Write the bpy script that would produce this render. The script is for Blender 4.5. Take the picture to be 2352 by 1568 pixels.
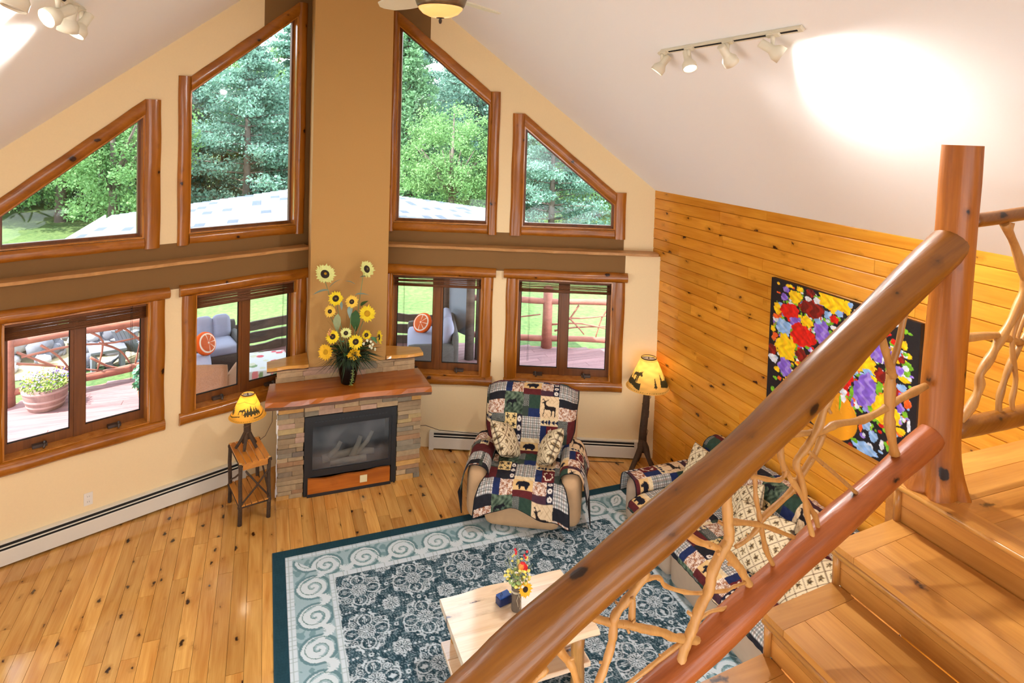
import bpy, bmesh, math, random
import numpy as np
from math import sin, cos, tan, pi, radians, sqrt, atan2
from mathutils import Vector, Matrix
random.seed(7)
rng = np.random.default_rng(11)
for o in list(bpy.data.objects):
    bpy.data.objects.remove(o)
SC = bpy.context.scene
COL = SC.collection

# ------------------------------------------------------------------ camera
CAMP = Vector((-0.901, -7.8702, 3.9415))
YAW, PITCH, ROLL = 0.3688, -0.0371, 0.0308
fwd = Vector((sin(YAW)*cos(PITCH), cos(YAW)*cos(PITCH), sin(PITCH)))
rgt = Vector((cos(YAW), -sin(YAW), 0))
upv = rgt.cross(fwd)
r2 = rgt*cos(ROLL)+upv*sin(ROLL)
u2 = -rgt*sin(ROLL)+upv*cos(ROLL)
cam = bpy.data.cameras.new('camera')
cam.sensor_width = 36.0
cam.sensor_fit = 'HORIZONTAL'
cam.lens = 1461.65/2352*36.0
cam.shift_x = 0.0
cam.shift_y = (343.08-784.0)/2352.0
cam.clip_start = 0.05
cam.clip_end = 400
camo = bpy.data.objects.new('camera', cam)
camo.matrix_world = Matrix(((r2.x, u2.x, -fwd.x, CAMP.x), (r2.y, u2.y, -fwd.y, CAMP.y), (r2.z, u2.z, -fwd.z, CAMP.z), (0, 0, 0, 1)))
COL.objects.link(camo)
SC.camera = camo

# ------------------------------------------------------------------ sky, sun, exposure
SC.view_settings.view_transform = 'Standard'
SC.view_settings.look = 'None'
SC.view_settings.gamma = 1.0
SC.view_settings.use_curve_mapping = False
SC.view_settings.exposure = 1.5
world = bpy.data.worlds.new('sky')
SC.world = world
world.use_nodes = True
wn = world.node_tree
wn.nodes.clear()
w_out = wn.nodes.new('ShaderNodeOutputWorld')
w_bg = wn.nodes.new('ShaderNodeBackground')
w_tc = wn.nodes.new('ShaderNodeTexCoord')
w_sep = wn.nodes.new('ShaderNodeSeparateXYZ')
w_rmp = wn.nodes.new('ShaderNodeValToRGB')
w_rmp.color_ramp.elements[0].position = 0.0
w_rmp.color_ramp.elements[0].color = (0.94, 0.97, 1.0, 1)
w_rmp.color_ramp.elements[1].position = 0.6
w_rmp.color_ramp.elements[1].color = (0.78, 0.89, 1.0, 1)
wn.links.new(w_tc.outputs['Generated'], w_sep.inputs[0])
wn.links.new(w_sep.outputs['Z'], w_rmp.inputs[0])
wn.links.new(w_rmp.outputs[0], w_bg.inputs[0])
w_bg.inputs[1].default_value = 1.75
wn.links.new(w_bg.outputs[0], w_out.inputs[0])

sun = bpy.data.lights.new('sun', 'SUN')
sun.energy = 4.4
sun.angle = radians(0.6)
sun.color = (1.0, 0.955, 0.88)
suno = bpy.data.objects.new('sun', sun)
suno.rotation_euler = Vector((0.55, 0.10, -0.83)).to_track_quat('-Z', 'Y').to_euler()
suno.location = (-8, 2, 14)
COL.objects.link(suno)

# ------------------------------------------------------------------ room numbers (metres; prow apex at origin, y away from the camera)
AP = 0.4084                    # prow angle
CA, SA, TA = cos(AP), sin(AP), tan(AP)
W = 3.4886                     # half width of the room
DU = 0.1417                    # the upper wall sits this far behind the lower wall
ZL = 2.44                      # ledge height
ZR, SL = 6.217, 0.86           # ridge height, ceiling slope
def ceil_z(x): return ZR-SL*abs(x)
def pan(side, u, z, o):        # point on a prow panel: along the wall, height, outward offset
    return (side*(u*CA+o*SA), -u*SA+o*CA, z)

# ------------------------------------------------------------------ helpers
def srgb(r, g, b):
    def f(c):
        c /= 255.0
        return c/12.92 if c <= 0.04045 else ((c+0.055)/1.055)**2.4
    return (f(r), f(g), f(b), 1.0)

class MB:
    """collects geometry for ONE mesh object"""
    def __init__(s): s.v = []; s.f = []; s.mi = []; s.sm = []
    def add(s, vs, fs, mi=0, sm=False):
        b = len(s.v); s.v += [tuple(p) for p in vs]
        for f in fs: s.f.append(tuple(b+i for i in f)); s.mi.append(mi); s.sm.append(sm)
    def hexa(s, p, mi=0):                       # 8 corners: bottom ring then top ring
        s.add(p, [(3, 2, 1, 0), (4, 5, 6, 7), (0, 1, 5, 4), (1, 2, 6, 5), (2, 3, 7, 6), (3, 0, 4, 7)], mi)
    def box(s, x0, x1, y0, y1, z0, z1, mi=0):
        s.hexa([(x0, y0, z0), (x1, y0, z0), (x1, y1, z0), (x0, y1, z0), (x0, y0, z1), (x1, y0, z1), (x1, y1, z1), (x0, y1, z1)], mi)
    def cbox(s, x0, x1, y0, y1, z0, z1, c, mi=0, sm=False):   # box with chamfered edges (every edge)
        xs, ys, zs = (x0, x1), (y0, y1), (z0, z1)
        idx = {}; vs = []
        for i in (0, 1):
            for j in (0, 1):
                for k in (0, 1):
                    sx, sy, sz = (1, -1)[i], (1, -1)[j], (1, -1)[k]
                    for ax in range(3):
                        p = [xs[i]+sx*c, ys[j]+sy*c, zs[k]+sz*c]
                        p[ax] = (xs[i], ys[j], zs[k])[ax]
                        idx[(i, j, k, ax)] = len(vs); vs.append(tuple(p))
        fs = []
        g = lambda i, j, k, a: idx[(i, j, k, a)]
        for i in (0, 1): fs.append([g(i, 0, 0, 0), g(i, 1, 0, 0), g(i, 1, 1, 0), g(i, 0, 1, 0)])
        for j in (0, 1): fs.append([g(0, j, 0, 1), g(1, j, 0, 1), g(1, j, 1, 1), g(0, j, 1, 1)])
        for k in (0, 1): fs.append([g(0, 0, k, 2), g(1, 0, k, 2), g(1, 1, k, 2), g(0, 1, k, 2)])
        for a in (0, 1):
            for b in (0, 1):
                fs.append([g(a, b, 0, 0), g(a, b, 1, 0), g(a, b, 1, 1), g(a, b, 0, 1)])
                fs.append([g(a, 0, b, 0), g(a, 1, b, 0), g(a, 1, b, 2), g(a, 0, b, 2)])
                fs.append([g(0, a, b, 1), g(1, a, b, 1), g(1, a, b, 2), g(0, a, b, 2)])
        for i in (0, 1):
            for j in (0, 1):
                for k in (0, 1): fs.append([g(i, j, k, 0), g(i, j, k, 1), g(i, j, k, 2)])
        s.add(vs, fs, mi, sm)
    def pbox(s, side, u0, u1, z0, z1, o0, o1, mi=0):          # box in prow-panel coordinates
        s.hexa([pan(side, u0, z0, o0), pan(side, u1, z0, o0), pan(side, u1, z0, o1), pan(side, u0, z0, o1),
                pan(side, u0, z1, o0), pan(side, u1, z1, o0), pan(side, u1, z1, o1), pan(side, u0, z1, o1)], mi)
    def pprism(s, side, poly, o0, o1, mi=0):                  # polygon in (u,z) pulled through the wall
        n = len(poly)
        vs = [pan(side, u, z, o0) for u, z in poly]+[pan(side, u, z, o1) for u, z in poly]
        s.add(vs, [tuple(range(n)), tuple(range(2*n-1, n-1, -1))]+[(i, (i+1) % n, n+(i+1) % n, n+i) for i in range(n)], mi)
    def prism(s, poly, axis, a0, a1, mi=0):                   # polygon in the two other axes
        def P(p, a):
            q = list(p); q.insert(axis, a); return tuple(q)
        n = len(poly)
        vs = [P(p, a0) for p in poly]+[P(p, a1) for p in poly]
        s.add(vs, [tuple(range(n)), tuple(range(2*n-1, n-1, -1))]+[(i, (i+1) % n, n+(i+1) % n, n+i) for i in range(n)], mi)
    def tube(s, pts, rad, n=8, mi=0, wob=0.0, seed=0, flat=1.0, sm=True):
        pts = [Vector(p) for p in pts]
        if not hasattr(rad, '__len__'): rad = [rad]*len(pts)
        rr = random.Random(seed)
        up = None; rings = []; m = len(pts)
        b = len(s.v)
        for i, p in enumerate(pts):
            t = (pts[min(i+1, m-1)]-pts[max(i-1, 0)])
            t = t.normalized() if t.length > 1e-9 else Vector((0, 0, 1))
            if up is None:
                up = Vector((0, 0, 1)) if abs(t.z) < .9 else Vector((1, 0, 0))
            x = t.cross(up)
            if x.length < 1e-6: x = t.orthogonal()
            x.normalize(); y = x.cross(t).normalized(); up = y
            for k in range(n):
                a = 2*pi*k/n
                r = rad[i]*(1+wob*(rr.random()-.5))
                q = p+x*(cos(a)*r)+y*(sin(a)*r*flat)
                s.v.append(tuple(q))
        for i in range(m-1):
            for k in range(n):
                k2 = (k+1) % n
                s.f.append((b+i*n+k, b+i*n+k2, b+(i+1)*n+k2, b+(i+1)*n+k)); s.mi.append(mi); s.sm.append(sm)
        s.f.append(tuple(b+k for k in range(n-1, -1, -1))); s.mi.append(mi); s.sm.append(False)
        s.f.append(tuple(b+(m-1)*n+k for k in range(n))); s.mi.append(mi); s.sm.append(False)
    def lathe(s, prof, n=24, c=(0, 0, 0), mi=0, sm=True, a0=0):
        closed = abs(prof[0][0]-prof[-1][0]) < 1e-6 and abs(prof[0][1]-prof[-1][1]) < 1e-6
        b = len(s.v); m = len(prof)
        for r, z in prof:
            for k in range(n):
                a = a0+2*pi*k/n
                s.v.append((c[0]+r*cos(a), c[1]+r*sin(a), c[2]+z))
        for i in range(m-1):
            for k in range(n):
                k2 = (k+1) % n
                s.f.append((b+i*n+k, b+i*n+k2, b+(i+1)*n+k2, b+(i+1)*n+k)); s.mi.append(mi); s.sm.append(sm)
        if prof[0][0] > 1e-5 and not closed: s.f.append(tuple(b+k for k in range(n-1, -1, -1))); s.mi.append(mi); s.sm.append(False)
        if prof[-1][0] > 1e-5 and not closed: s.f.append(tuple(b+(m-1)*n+k for k in range(n))); s.mi.append(mi); s.sm.append(False)
    def ball(s, c, r, n=10, m=6, sq=(1, 1, 1), mi=0, wob=0, seed=0):
        rr = random.Random(seed); b = len(s.v)
        for i in range(m+1):
            th = pi*i/m
            for k in range(n):
                a = 2*pi*k/n; w = 1+wob*(rr.random()-.5)
                s.v.append((c[0]+r*sq[0]*sin(th)*cos(a)*w, c[1]+r*sq[1]*sin(th)*sin(a)*w, c[2]+r*sq[2]*cos(th)*w))
        for i in range(m):
            for k in range(n):
                k2 = (k+1) % n
                s.f.append((b+i*n+k, b+(i+1)*n+k, b+(i+1)*n+k2, b+i*n+k2)); s.mi.append(mi); s.sm.append(True)
    def xf(s, M):
        s.v = [tuple(M @ Vector(p)) for p in s.v]; return s
    def build(s, name, mats, parent=None, recalc=True):
        me = bpy.data.meshes.new(name)
        me.from_pydata(s.v, [], s.f)
        if not isinstance(mats, (list, tuple)): mats = [mats]
        for m in mats: me.materials.append(m)
        me.polygons.foreach_set('material_index', s.mi)
        me.polygons.foreach_set('use_smooth', s.sm)
        if recalc:
            bm = bmesh.new(); bm.from_mesh(me)
            bmesh.ops.remove_doubles(bm, verts=bm.verts, dist=1e-6)
            bmesh.ops.recalc_face_normals(bm, faces=bm.faces)
            bm.to_mesh(me); bm.free()
        me.update()
        o = bpy.data.objects.new(name, me)
        COL.objects.link(o)
        if parent: o.parent = parent
        return o

def tag(o, label=None, cat=None, group=None, kind=None):
    if label: o['label'] = label
    if cat: o['category'] = cat
    if group: o['group'] = group
    if kind: o['kind'] = kind
    return o
def thing(name, label, cat, loc=(0, 0, 0), rz=0.0, group=None):
    o = bpy.data.objects.new(name, None)
    o.empty_display_size = .1
    COL.objects.link(o)
    o.location = loc; o.rotation_euler = (0, 0, rz)
    return tag(o, label, cat, group)
def struct_root(name, loc=(0, 0, 0)):
    o = bpy.data.objects.new(name, None)
    o.empty_display_size = .1
    COL.objects.link(o); o.location = loc
    o['kind'] = 'structure'
    return o
def structure(o):
    o['kind'] = 'structure'; return o
def lab(o, t):
    o['label'] = t; return o
def copy_tree(o, parent=None):
    c = o.copy(); COL.objects.link(c); c.parent = parent
    for ch in list(o.children): copy_tree(ch, c)
    return c
def grid_mesh(name, P, colr, mat, parent=None, sm=True, close=False):
    """P: (m,n,3) numpy points, colr: (m,n,3) linear colours"""
    m, n = P.shape[:2]
    idx = np.arange(m*n).reshape(m, n)
    q = np.stack([idx[:-1, :-1], idx[:-1, 1:], idx[1:, 1:], idx[1:, :-1]], -1).reshape(-1, 4)
    me = bpy.data.meshes.new(name)
    me.vertices.add(m*n); me.vertices.foreach_set('co', P.reshape(-1).astype(np.float32))
    me.loops.add(len(q)*4); me.loops.foreach_set('vertex_index', q.reshape(-1).astype(np.int32))
    me.polygons.add(len(q)); me.polygons.foreach_set('loop_start', np.arange(0, len(q)*4, 4, dtype=np.int32))
    me.polygons.foreach_set('loop_total', np.full(len(q), 4, dtype=np.int32))
    me.polygons.foreach_set('use_smooth', np.full(len(q), sm))
    if colr is not None:
        at = me.color_attributes.new('print', 'FLOAT_COLOR', 'POINT')
        c4 = np.ones((m*n, 4), np.float32); c4[:, :3] = colr.reshape(-1, 3)
        at.data.foreach_set('color', c4.reshape(-1))
    me.materials.append(mat)
    me.update(); me.validate()
    o = bpy.data.objects.new(name, me); COL.objects.link(o)
    if parent: o.parent = parent
    return o

# ------------------------------------------------------------------ materials (all node based)
def mat_base(name):
    m = bpy.data.materials.new(name); m.use_nodes = True
    nt = m.node_tree; b = nt.nodes['Principled BSDF']
    return m, nt, b
def plain(name, col, rough=.5, metal=0.0, spec=.5, noise=0.0, nscale=40, bump=0.0, coat=0.0, vary=0.0):
    m, nt, b = mat_base(name)
    b.inputs['Roughness'].default_value = rough
    b.inputs['Metallic'].default_value = metal
    b.inputs['Specular IOR Level'].default_value = spec
    b.inputs['Coat Weight'].default_value = coat
    b.inputs['Base Color'].default_value = col
    src = None
    if noise or bump:
        geo = nt.nodes.new('ShaderNodeTexCoord'); nz = nt.nodes.new('ShaderNodeTexNoise')
        nz.inputs['Scale'].default_value = nscale; nz.inputs['Detail'].default_value = 4
        nt.links.new(geo.outputs['Object'], nz.inputs['Vector'])
        if noise:
            mx = nt.nodes.new('ShaderNodeMix'); mx.data_type = 'RGBA'
            mx.inputs[6].default_value = tuple(c*(1-noise) for c in col[:3])+(1,)
            mx.inputs[7].default_value = tuple(min(1, c*(1+noise)) for c in col[:3])+(1,)
            nt.links.new(nz.outputs['Fac'], mx.inputs[0]); src = mx.outputs[2]
        if bump:
            bp = nt.nodes.new('ShaderNodeBump'); bp.inputs['Strength'].default_value = bump; bp.inputs['Distance'].default_value = .01
            nt.links.new(nz.outputs['Fac'], bp.inputs['Height']); nt.links.new(bp.outputs[0], b.inputs['Normal'])
    if vary:
        oi = nt.nodes.new('ShaderNodeObjectInfo'); hs = nt.nodes.new('ShaderNodeHueSaturation')
        mr = nt.nodes.new('ShaderNodeMapRange'); mr.inputs['To Min'].default_value = 1-vary; mr.inputs['To Max'].default_value = 1+vary
        nt.links.new(oi.outputs['Random'], mr.inputs['Value']); nt.links.new(mr.outputs[0], hs.inputs['Value'])
        if src: nt.links.new(src, hs.inputs['Color'])
        else: hs.inputs['Color'].default_value = col
        src = hs.outputs[0]
    if src: nt.links.new(src, b.inputs['Base Color'])
    return m
def wood(name, light, dark, knot, axis=1, rough=.3, grain=1.0, knots=.5, kscale=3.2, kstretch=.45, vary=.16, coat=.0, bump=.12, flat=None, rot_y=0.0, local=False):
    """varnished wood, grain runs along the given axis, each object gets its own cut of the tree"""
    m, nt, b = mat_base(name)
    N, Lk = nt.nodes.new, nt.links.new
    b.inputs['Roughness'].default_value = rough
    b.inputs['Coat Weight'].default_value = coat
    b.inputs['Coat Roughness'].default_value = .12
    if local:
        tc = N('ShaderNodeTexCoord'); pos = tc.outputs['Object']
    else:
        g = N('ShaderNodeNewGeometry'); pos = g.outputs['Position']
    oi = N('ShaderNodeObjectInfo')
    mul = N('ShaderNodeVectorMath'); mul.operation = 'SCALE'; mul.inputs[0].default_value = (13.7, 21.3, 8.9)
    Lk(oi.outputs['Random'], mul.inputs['Scale'])
    add = N('ShaderNodeVectorMath'); add.operation = 'ADD'
    if rot_y:                                   # grain follows a sloping log
        vr = N('ShaderNodeVectorRotate'); vr.rotation_type = 'Y_AXIS'; vr.inputs['Angle'].default_value = rot_y
        Lk(pos, vr.inputs['Vector']); pos = vr.outputs[0]
    Lk(pos, add.inputs[0]); Lk(mul.outputs[0], add.inputs[1])
    def mapping(along, across, fl=None):
        mp = N('ShaderNodeMapping'); s = [across]*3; s[axis] = along
        if fl is not None: s[fl] = 0.0
        mp.inputs['Scale'].default_value = s; Lk(add.outputs[0], mp.inputs['Vector']); return mp.outputs[0]
    # big soft figure
    n1 = N('ShaderNodeTexNoise'); n1.inputs['Scale'].default_value = 1.0; n1.inputs['Detail'].default_value = 3; n1.inputs['Distortion'].default_value = .6
    Lk(mapping(1.3, 14*grain), n1.inputs['Vector'])
    # fine grain
    n2 = N('ShaderNodeTexNoise'); n2.inputs['Scale'].default_value = 1.0; n2.inputs['Detail'].default_value = 2
    Lk(mapping(3.5, 110*grain), n2.inputs['Vector'])
    mixf = N('ShaderNodeMath'); mixf.operation = 'MULTIPLY_ADD'; mixf.inputs[1].default_value = .35
    Lk(n2.outputs['Fac'], mixf.inputs[0]); Lk(n1.outputs['Fac'], mixf.inputs[2])
    rp = N('ShaderNodeValToRGB'); rp.color_ramp.elements[0].position = .38; rp.color_ramp.elements[0].color = dark
    rp.color_ramp.elements[1].position = .92; rp.color_ramp.elements[1].color = light
    Lk(mixf.outputs[0], rp.inputs[0])
    hs = N('ShaderNodeHueSaturation'); mr = N('ShaderNodeMapRange')
    mr.inputs['To Min'].default_value = 1-vary; mr.inputs['To Max'].default_value = 1+vary*.8
    Lk(oi.outputs['Random'], mr.inputs['Value']); Lk(mr.outputs[0], hs.inputs['Value']); Lk(rp.outputs[0], hs.inputs['Color'])
    last = hs.outputs[0]
    if knots > 0:
        vo = N('ShaderNodeTexVoronoi'); vo.inputs['Scale'].default_value = 1.0; vo.inputs['Randomness'].default_value = 1
        # small warp so that knots are not perfect ellipses
        wz = N('ShaderNodeTexNoise'); wz.inputs['Scale'].default_value = 30; Lk(add.outputs[0], wz.inputs['Vector'])
        wv = N('ShaderNodeVectorMath'); wv.operation = 'MULTIPLY_ADD'; wv.inputs[1].default_value = (.2, .2, .2)
        Lk(wz.outputs['Color'], wv.inputs[0]); Lk(mapping(kscale*kstretch, kscale, flat), wv.inputs[2])
        if flat is None:
            Lk(wv.outputs[0], vo.inputs['Vector'])
        else:                                   # boards: knots spread over the face of the board
            vo.voronoi_dimensions = '2D'
            sx_ = N('ShaderNodeSeparateXYZ'); cx_ = N('ShaderNodeCombineXYZ'); Lk(wv.outputs[0], sx_.inputs[0])
            ia, ib = [i for i in range(3) if i != flat]
            Lk(sx_.outputs[ia], cx_.inputs[0]); Lk(sx_.outputs[ib], cx_.inputs[1]); Lk(cx_.outputs[0], vo.inputs['Vector'])
        sp = N('ShaderNodeSeparateColor'); Lk(vo.outputs['Color'], sp.inputs[0])
        # only some cells hold a knot; its size comes from the cell as well
        sz = N('ShaderNodeMath'); sz.operation = 'MULTIPLY_ADD'; sz.inputs[1].default_value = .30*knots; sz.inputs[2].default_value = -.13*knots if flat is not None else -.055*(2-2*knots)
        Lk(sp.outputs[0], sz.inputs[0])
        dv = N('ShaderNodeMath'); dv.operation = 'SUBTRACT'; Lk(sz.outputs[0], dv.inputs[0]); Lk(vo.outputs['Distance'], dv.inputs[1])
        k1 = N('ShaderNodeMapRange'); k1.inputs['From Min'].default_value = -.02; k1.inputs['From Max'].default_value = .03; Lk(dv.outputs[0], k1.inputs['Value'])
        k2 = N('ShaderNodeMapRange'); k2.inputs['From Min'].default_value = -.16; k2.inputs['From Max'].default_value = .0; k2.inputs['To Max'].default_value = .5; Lk(dv.outputs[0], k2.inputs['Value'])
        mxa = N('ShaderNodeMix'); mxa.data_type = 'RGBA'; mxa.inputs[7].default_value = tuple(c*.62 for c in dark[:3])+(1,)
        Lk(k2.outputs[0], mxa.inputs[0]); Lk(last, mxa.inputs[6])
        mxb = N('ShaderNodeMix'); mxb.data_type = 'RGBA'; mxb.inputs[7].default_value = knot
        Lk(k1.outputs[0], mxb.inputs[0]); Lk(mxa.outputs[2], mxb.inputs[6]); last = mxb.outputs[2]
    Lk(last, b.inputs['Base Color'])
    if bump:
        bp = N('ShaderNodeBump'); bp.inputs['Strength'].default_value = bump; bp.inputs['Distance'].default_value = .004
        Lk(mixf.outputs[0], bp.inputs['Height']); Lk(bp.outputs[0], b.inputs['Normal'])
    return m
def printed(name, rough=.9, spec=.2, bump=0.0, bscale=300, sheen=0.0, trans=0.0):
    """colour comes from the print attribute of the mesh (woven, dyed or painted pattern)"""
    m, nt, b = mat_base(name)
    a = nt.nodes.new('ShaderNodeAttribute'); a.attribute_name = 'print'
    nt.links.new(a.outputs['Color'], b.inputs['Base Color'])
    b.inputs['Roughness'].default_value = rough; b.inputs['Specular IOR Level'].default_value = spec
    b.inputs['Sheen Weight'].default_value = sheen
    if bump:
        tc = nt.nodes.new('ShaderNodeTexCoord'); nz = nt.nodes.new('ShaderNodeTexNoise'); nz.inputs['Scale'].default_value = bscale
        nt.links.new(tc.outputs['Object'], nz.inputs['Vector'])
        bp = nt.nodes.new('ShaderNodeBump'); bp.inputs['Strength'].default_value = bump; bp.inputs['Distance'].default_value = .005
        nt.links.new(nz.outputs['Fac'], bp.inputs['Height']); nt.links.new(bp.outputs[0], b.inputs['Normal'])
    if trans:
        tr = nt.nodes.new('ShaderNodeBsdfTranslucent'); ms = nt.nodes.new('ShaderNodeMixShader'); ms.inputs[0].default_value = trans
        nt.links.new(a.outputs['Color'], tr.inputs['Color'])
        nt.links.new(b.outputs[0], ms.inputs[1]); nt.links.new(tr.outputs[0], ms.inputs[2])
        nt.links.new(ms.outputs[0], nt.nodes['Material Output'].inputs['Surface'])
    return m
def emit(name, col, strength):
    m, nt, b = mat_base(name)
    b.inputs['Base Color'].default_value = col
    b.inputs['Emission Color'].default_value = col; b.inputs['Emission Strength'].default_value = strength
    return m
def glass_mat(name, tint=(1, 1, 1, 1), refl=.06, haze=0.0):
    """thin window pane: lets light straight through, mirrors a little"""
    m, nt, b = mat_base(name)
    tr = nt.nodes.new('ShaderNodeBsdfTransparent'); tr.inputs[0].default_value = tint
    gl = nt.nodes.new('ShaderNodeBsdfGlossy'); gl.inputs['Roughness'].default_value = .02
    fr = nt.nodes.new('ShaderNodeFresnel'); fr.inputs['IOR'].default_value = 1.35
    ms = nt.nodes.new('ShaderNodeMixShader')
    nt.links.new(fr.outputs[0], ms.inputs[0]); nt.links.new(tr.outputs[0], ms.inputs[1]); nt.links.new(gl.outputs[0], ms.inputs[2])
    nt.links.new(ms.outputs[0], nt.nodes['Material Output'].inputs['Surface'])
    return m

K = {}
K['cream'] = plain('cream wall paint', srgb(244, 221, 174), .75, noise=.03, nscale=60, bump=.04)
K['caramel'] = plain('caramel chimney colour', srgb(190, 146, 82), .75, noise=.03, nscale=60, bump=.04)  # chimney, lighter and yellower than the brown band beside it
K['brown'] = plain('brown wall paint', srgb(128, 93, 46), .75, noise=.03, nscale=60, bump=.04)
K['white_paint'] = plain('white ceiling paint', srgb(250, 251, 252), .85, noise=.01, nscale=80, bump=.03)
K['floor'] = wood('knotty floor boards', srgb(230, 178, 98), srgb(186, 122, 50), srgb(48, 26, 12), 1, .16, .8, .62, 6.4, .5, .2, .4, flat=2)
K['floor_far'] = wood('floor boards base', srgb(230, 182, 112), srgb(190, 130, 62), srgb(52, 28, 12), 1, .25, 1.0, .5, 5, .5, .1, .2)
K['pine'] = wood('varnished pine boards', srgb(236, 166, 56), srgb(204, 124, 30), srgb(62, 28, 8), 1, .14, .7, .5, 5.0, .5, .12, .4, flat=0)
K['pine_base'] = plain('pine backing', srgb(120, 66, 16), .6)
for ax, n in ((0, 'x'), (1, 'y'), (2, 'z')):
    K['log_'+n] = wood('stained log '+n, srgb(178, 108, 26), srgb(136, 76, 12), srgb(48, 20, 6), ax, .22, .6, .7, 8.0, .7, .08, .25, bump=.25)
    K['step_'+n] = wood('oiled stair board '+n, srgb(218, 156, 78), srgb(182, 118, 48), srgb(60, 30, 10), ax, .3, .8, .36, 4.0, .45, .17, .15, flat=2 if ax < 2 else None)
K['rail'] = wood('peeled rail log', srgb(158, 98, 28), srgb(116, 64, 12), srgb(36, 16, 6), 0, .34, 1.1, .7, 8, .7, .06, .1, bump=.5, rot_y=.48)
K['newel'] = wood('peeled post log', srgb(194, 114, 34), srgb(148, 78, 14), srgb(36, 16, 6), 2, .38, 1.0, .7, 8, .7, .06, .06, bump=.5)
K['redrail'] = wood('reddish peeled log', srgb(182, 98, 44), srgb(138, 66, 22), srgb(36, 16, 8), 0, .36, 1.1, .7, 8, .7, .06, .08, bump=.6, rot_y=.40)
K['branch'] = wood('peeled branch', srgb(208, 152, 84), srgb(172, 114, 50), srgb(70, 36, 14), 2, .42, 1.2, .4, 9, .6, .12, .0)
K['sash'] = wood('dark sash wood', srgb(132, 78, 30), srgb(96, 52, 16), srgb(40, 20, 8), 2, .35, 1, .2, 4, .5, .1)
K['jamb'] = wood('window reveal wood', srgb(208, 138, 56), srgb(168, 98, 28), srgb(50, 22, 8), 2, .1, .8, .3, 4, .5, .06, .5)
K['table'] = wood('pale aspen slab', srgb(246, 226, 196), srgb(222, 186, 146), srgb(70, 48, 62), 0, .1, .8, .42, 5, .3, .1, .6, flat=2)
K['table_leg'] = wood('aspen log', srgb(214, 160, 84), srgb(140, 92, 40), srgb(46, 26, 14), 2, .4, .8, .6, 5, .6, .15)
K['mantel'] = wood('live edge mantel slab', srgb(192, 108, 28), srgb(146, 72, 12), srgb(50, 22, 8), 0, .22, .6, .2, 3, .5, .05, .4)
K['bark'] = plain('bark edge', srgb(110, 84, 66), .9, noise=.35, nscale=35, bump=.6)
K['twig'] = plain('dark twig bark', srgb(70, 52, 36), .85, noise=.45, nscale=45, bump=.7)
K['twig_end'] = plain('cut twig end', srgb(220, 170, 100), .7)
K['slat'] = wood('honey pine slat', srgb(214, 144, 54), srgb(174, 102, 28), srgb(60, 28, 10), 1, .3, .9, .25, 4, .5, .12, .2)
K['heater'] = plain('painted heater steel', srgb(226, 222, 208), .45, noise=.02)
K['black_gap'] = plain('black gap', srgb(22, 22, 20), .8)
K['black_metal'] = plain('black painted metal', srgb(30, 31, 33), .42, noise=.1)
K['white_plastic'] = plain('white plastic', srgb(238, 234, 224), .4)
K['ivory'] = plain('ivory plate', srgb(226, 216, 168), .45)
K['bronze'] = plain('dark bronze fitting', srgb(92, 82, 76), .35, .6)
K['fixture'] = plain('cream enamel', srgb(228, 222, 200), .4)
K['fan_blade'] = plain('cream fan blade', srgb(222, 220, 196), .45, noise=.03)
K['glass'] = glass_mat('window glass')
K['leather'] = plain('tan suede upholstery', srgb(196, 158, 116), .85, noise=.12, nscale=14, bump=.15)
K['sofa_suede'] = plain('taupe suede upholstery', srgb(186, 164, 140), .85, noise=.1, nscale=14, bump=.15)
K['quilt'] = printed('patchwork quilt cotton', .92, .2, .12, 220)
K['quilt_edge'] = plain('black quilt binding', srgb(26, 26, 30), .9)
K['pillow'] = printed('printed pillow cotton', .92, .2, .12, 260)
K['rug'] = printed('woven wool rug', .95, .1, .3, 420)
K['rug_edge'] = plain('dark teal rug binding', srgb(34, 66, 74), .95, noise=.15, nscale=90)
K['canvas'] = printed('oil painting', .35, .5, .35, 60)
K['canvas_side'] = plain('black canvas side', srgb(28, 24, 30), .5)
K['shade'] = printed('parchment lampshade', .6, .3, .05, 80, trans=.45)
K['vase'] = plain('black glazed vase', srgb(10, 10, 11), .22, spec=.35)
K['cord'] = plain('brown lamp cord', srgb(96, 74, 50), .6)
K['cord_black'] = plain('black cord', srgb(30, 26, 22), .6)
# ================================================================== STRUCTURE
# ---- floor: base slab and single boards where the floor shows
floor = MB()
floor.prism([(-W, -W*TA+.05), (0, .05), (W, -W*TA+.05), (W, -9.2), (-W, -9.2)], 2, -.16, -.022)
floor_o = structure(floor.build('floor', K['floor_far']))
RX0, RX1, RY0, RY1 = -.795, 2.87, -4.62, -1.885        # rug
pw = .1186
i = 0
x = -W+.004
rf = random.Random(5)
nplank = 0
base_strip = MB()
while x < W-.03:
    x1 = min(x+pw, W-.002)
    yend = -min(abs(x), abs(x1))*TA+.02
    if x < 0 < x1: yend = .0
    y = yend+rf.uniform(0, .5)
    bottom = -4.35
    under_rug = (x > RX0+.12 and x1 < RX1-.1)
    if under_rug: bottom = RY1-.28
    if x > 2.75: bottom = -2.3
    while y > bottom:
        ln = rf.uniform(.45, 1.75)
        ya, yb = max(y-ln, bottom-.02), min(y, yend)
        if yb-ya > .06 and nplank < 298 and yb > bottom:
            b = MB(); c = .0012
            dz = rf.uniform(-.0006, .0006)
            b.hexa([(x+.0004, ya+.0005, -.02), (x1-.0004, ya+.0005, -.02), (x1-.0004, yb-.0005, -.02), (x+.0004, yb-.0005, -.02),
                    (x+c, ya+c, dz), (x1-c, ya+c, dz), (x1-c, yb-c, dz), (x+c, yb-c, dz)])
            b.build('floor_plank', K['floor'], floor_o); nplank += 1
        y -= ln
    x += pw
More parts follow.
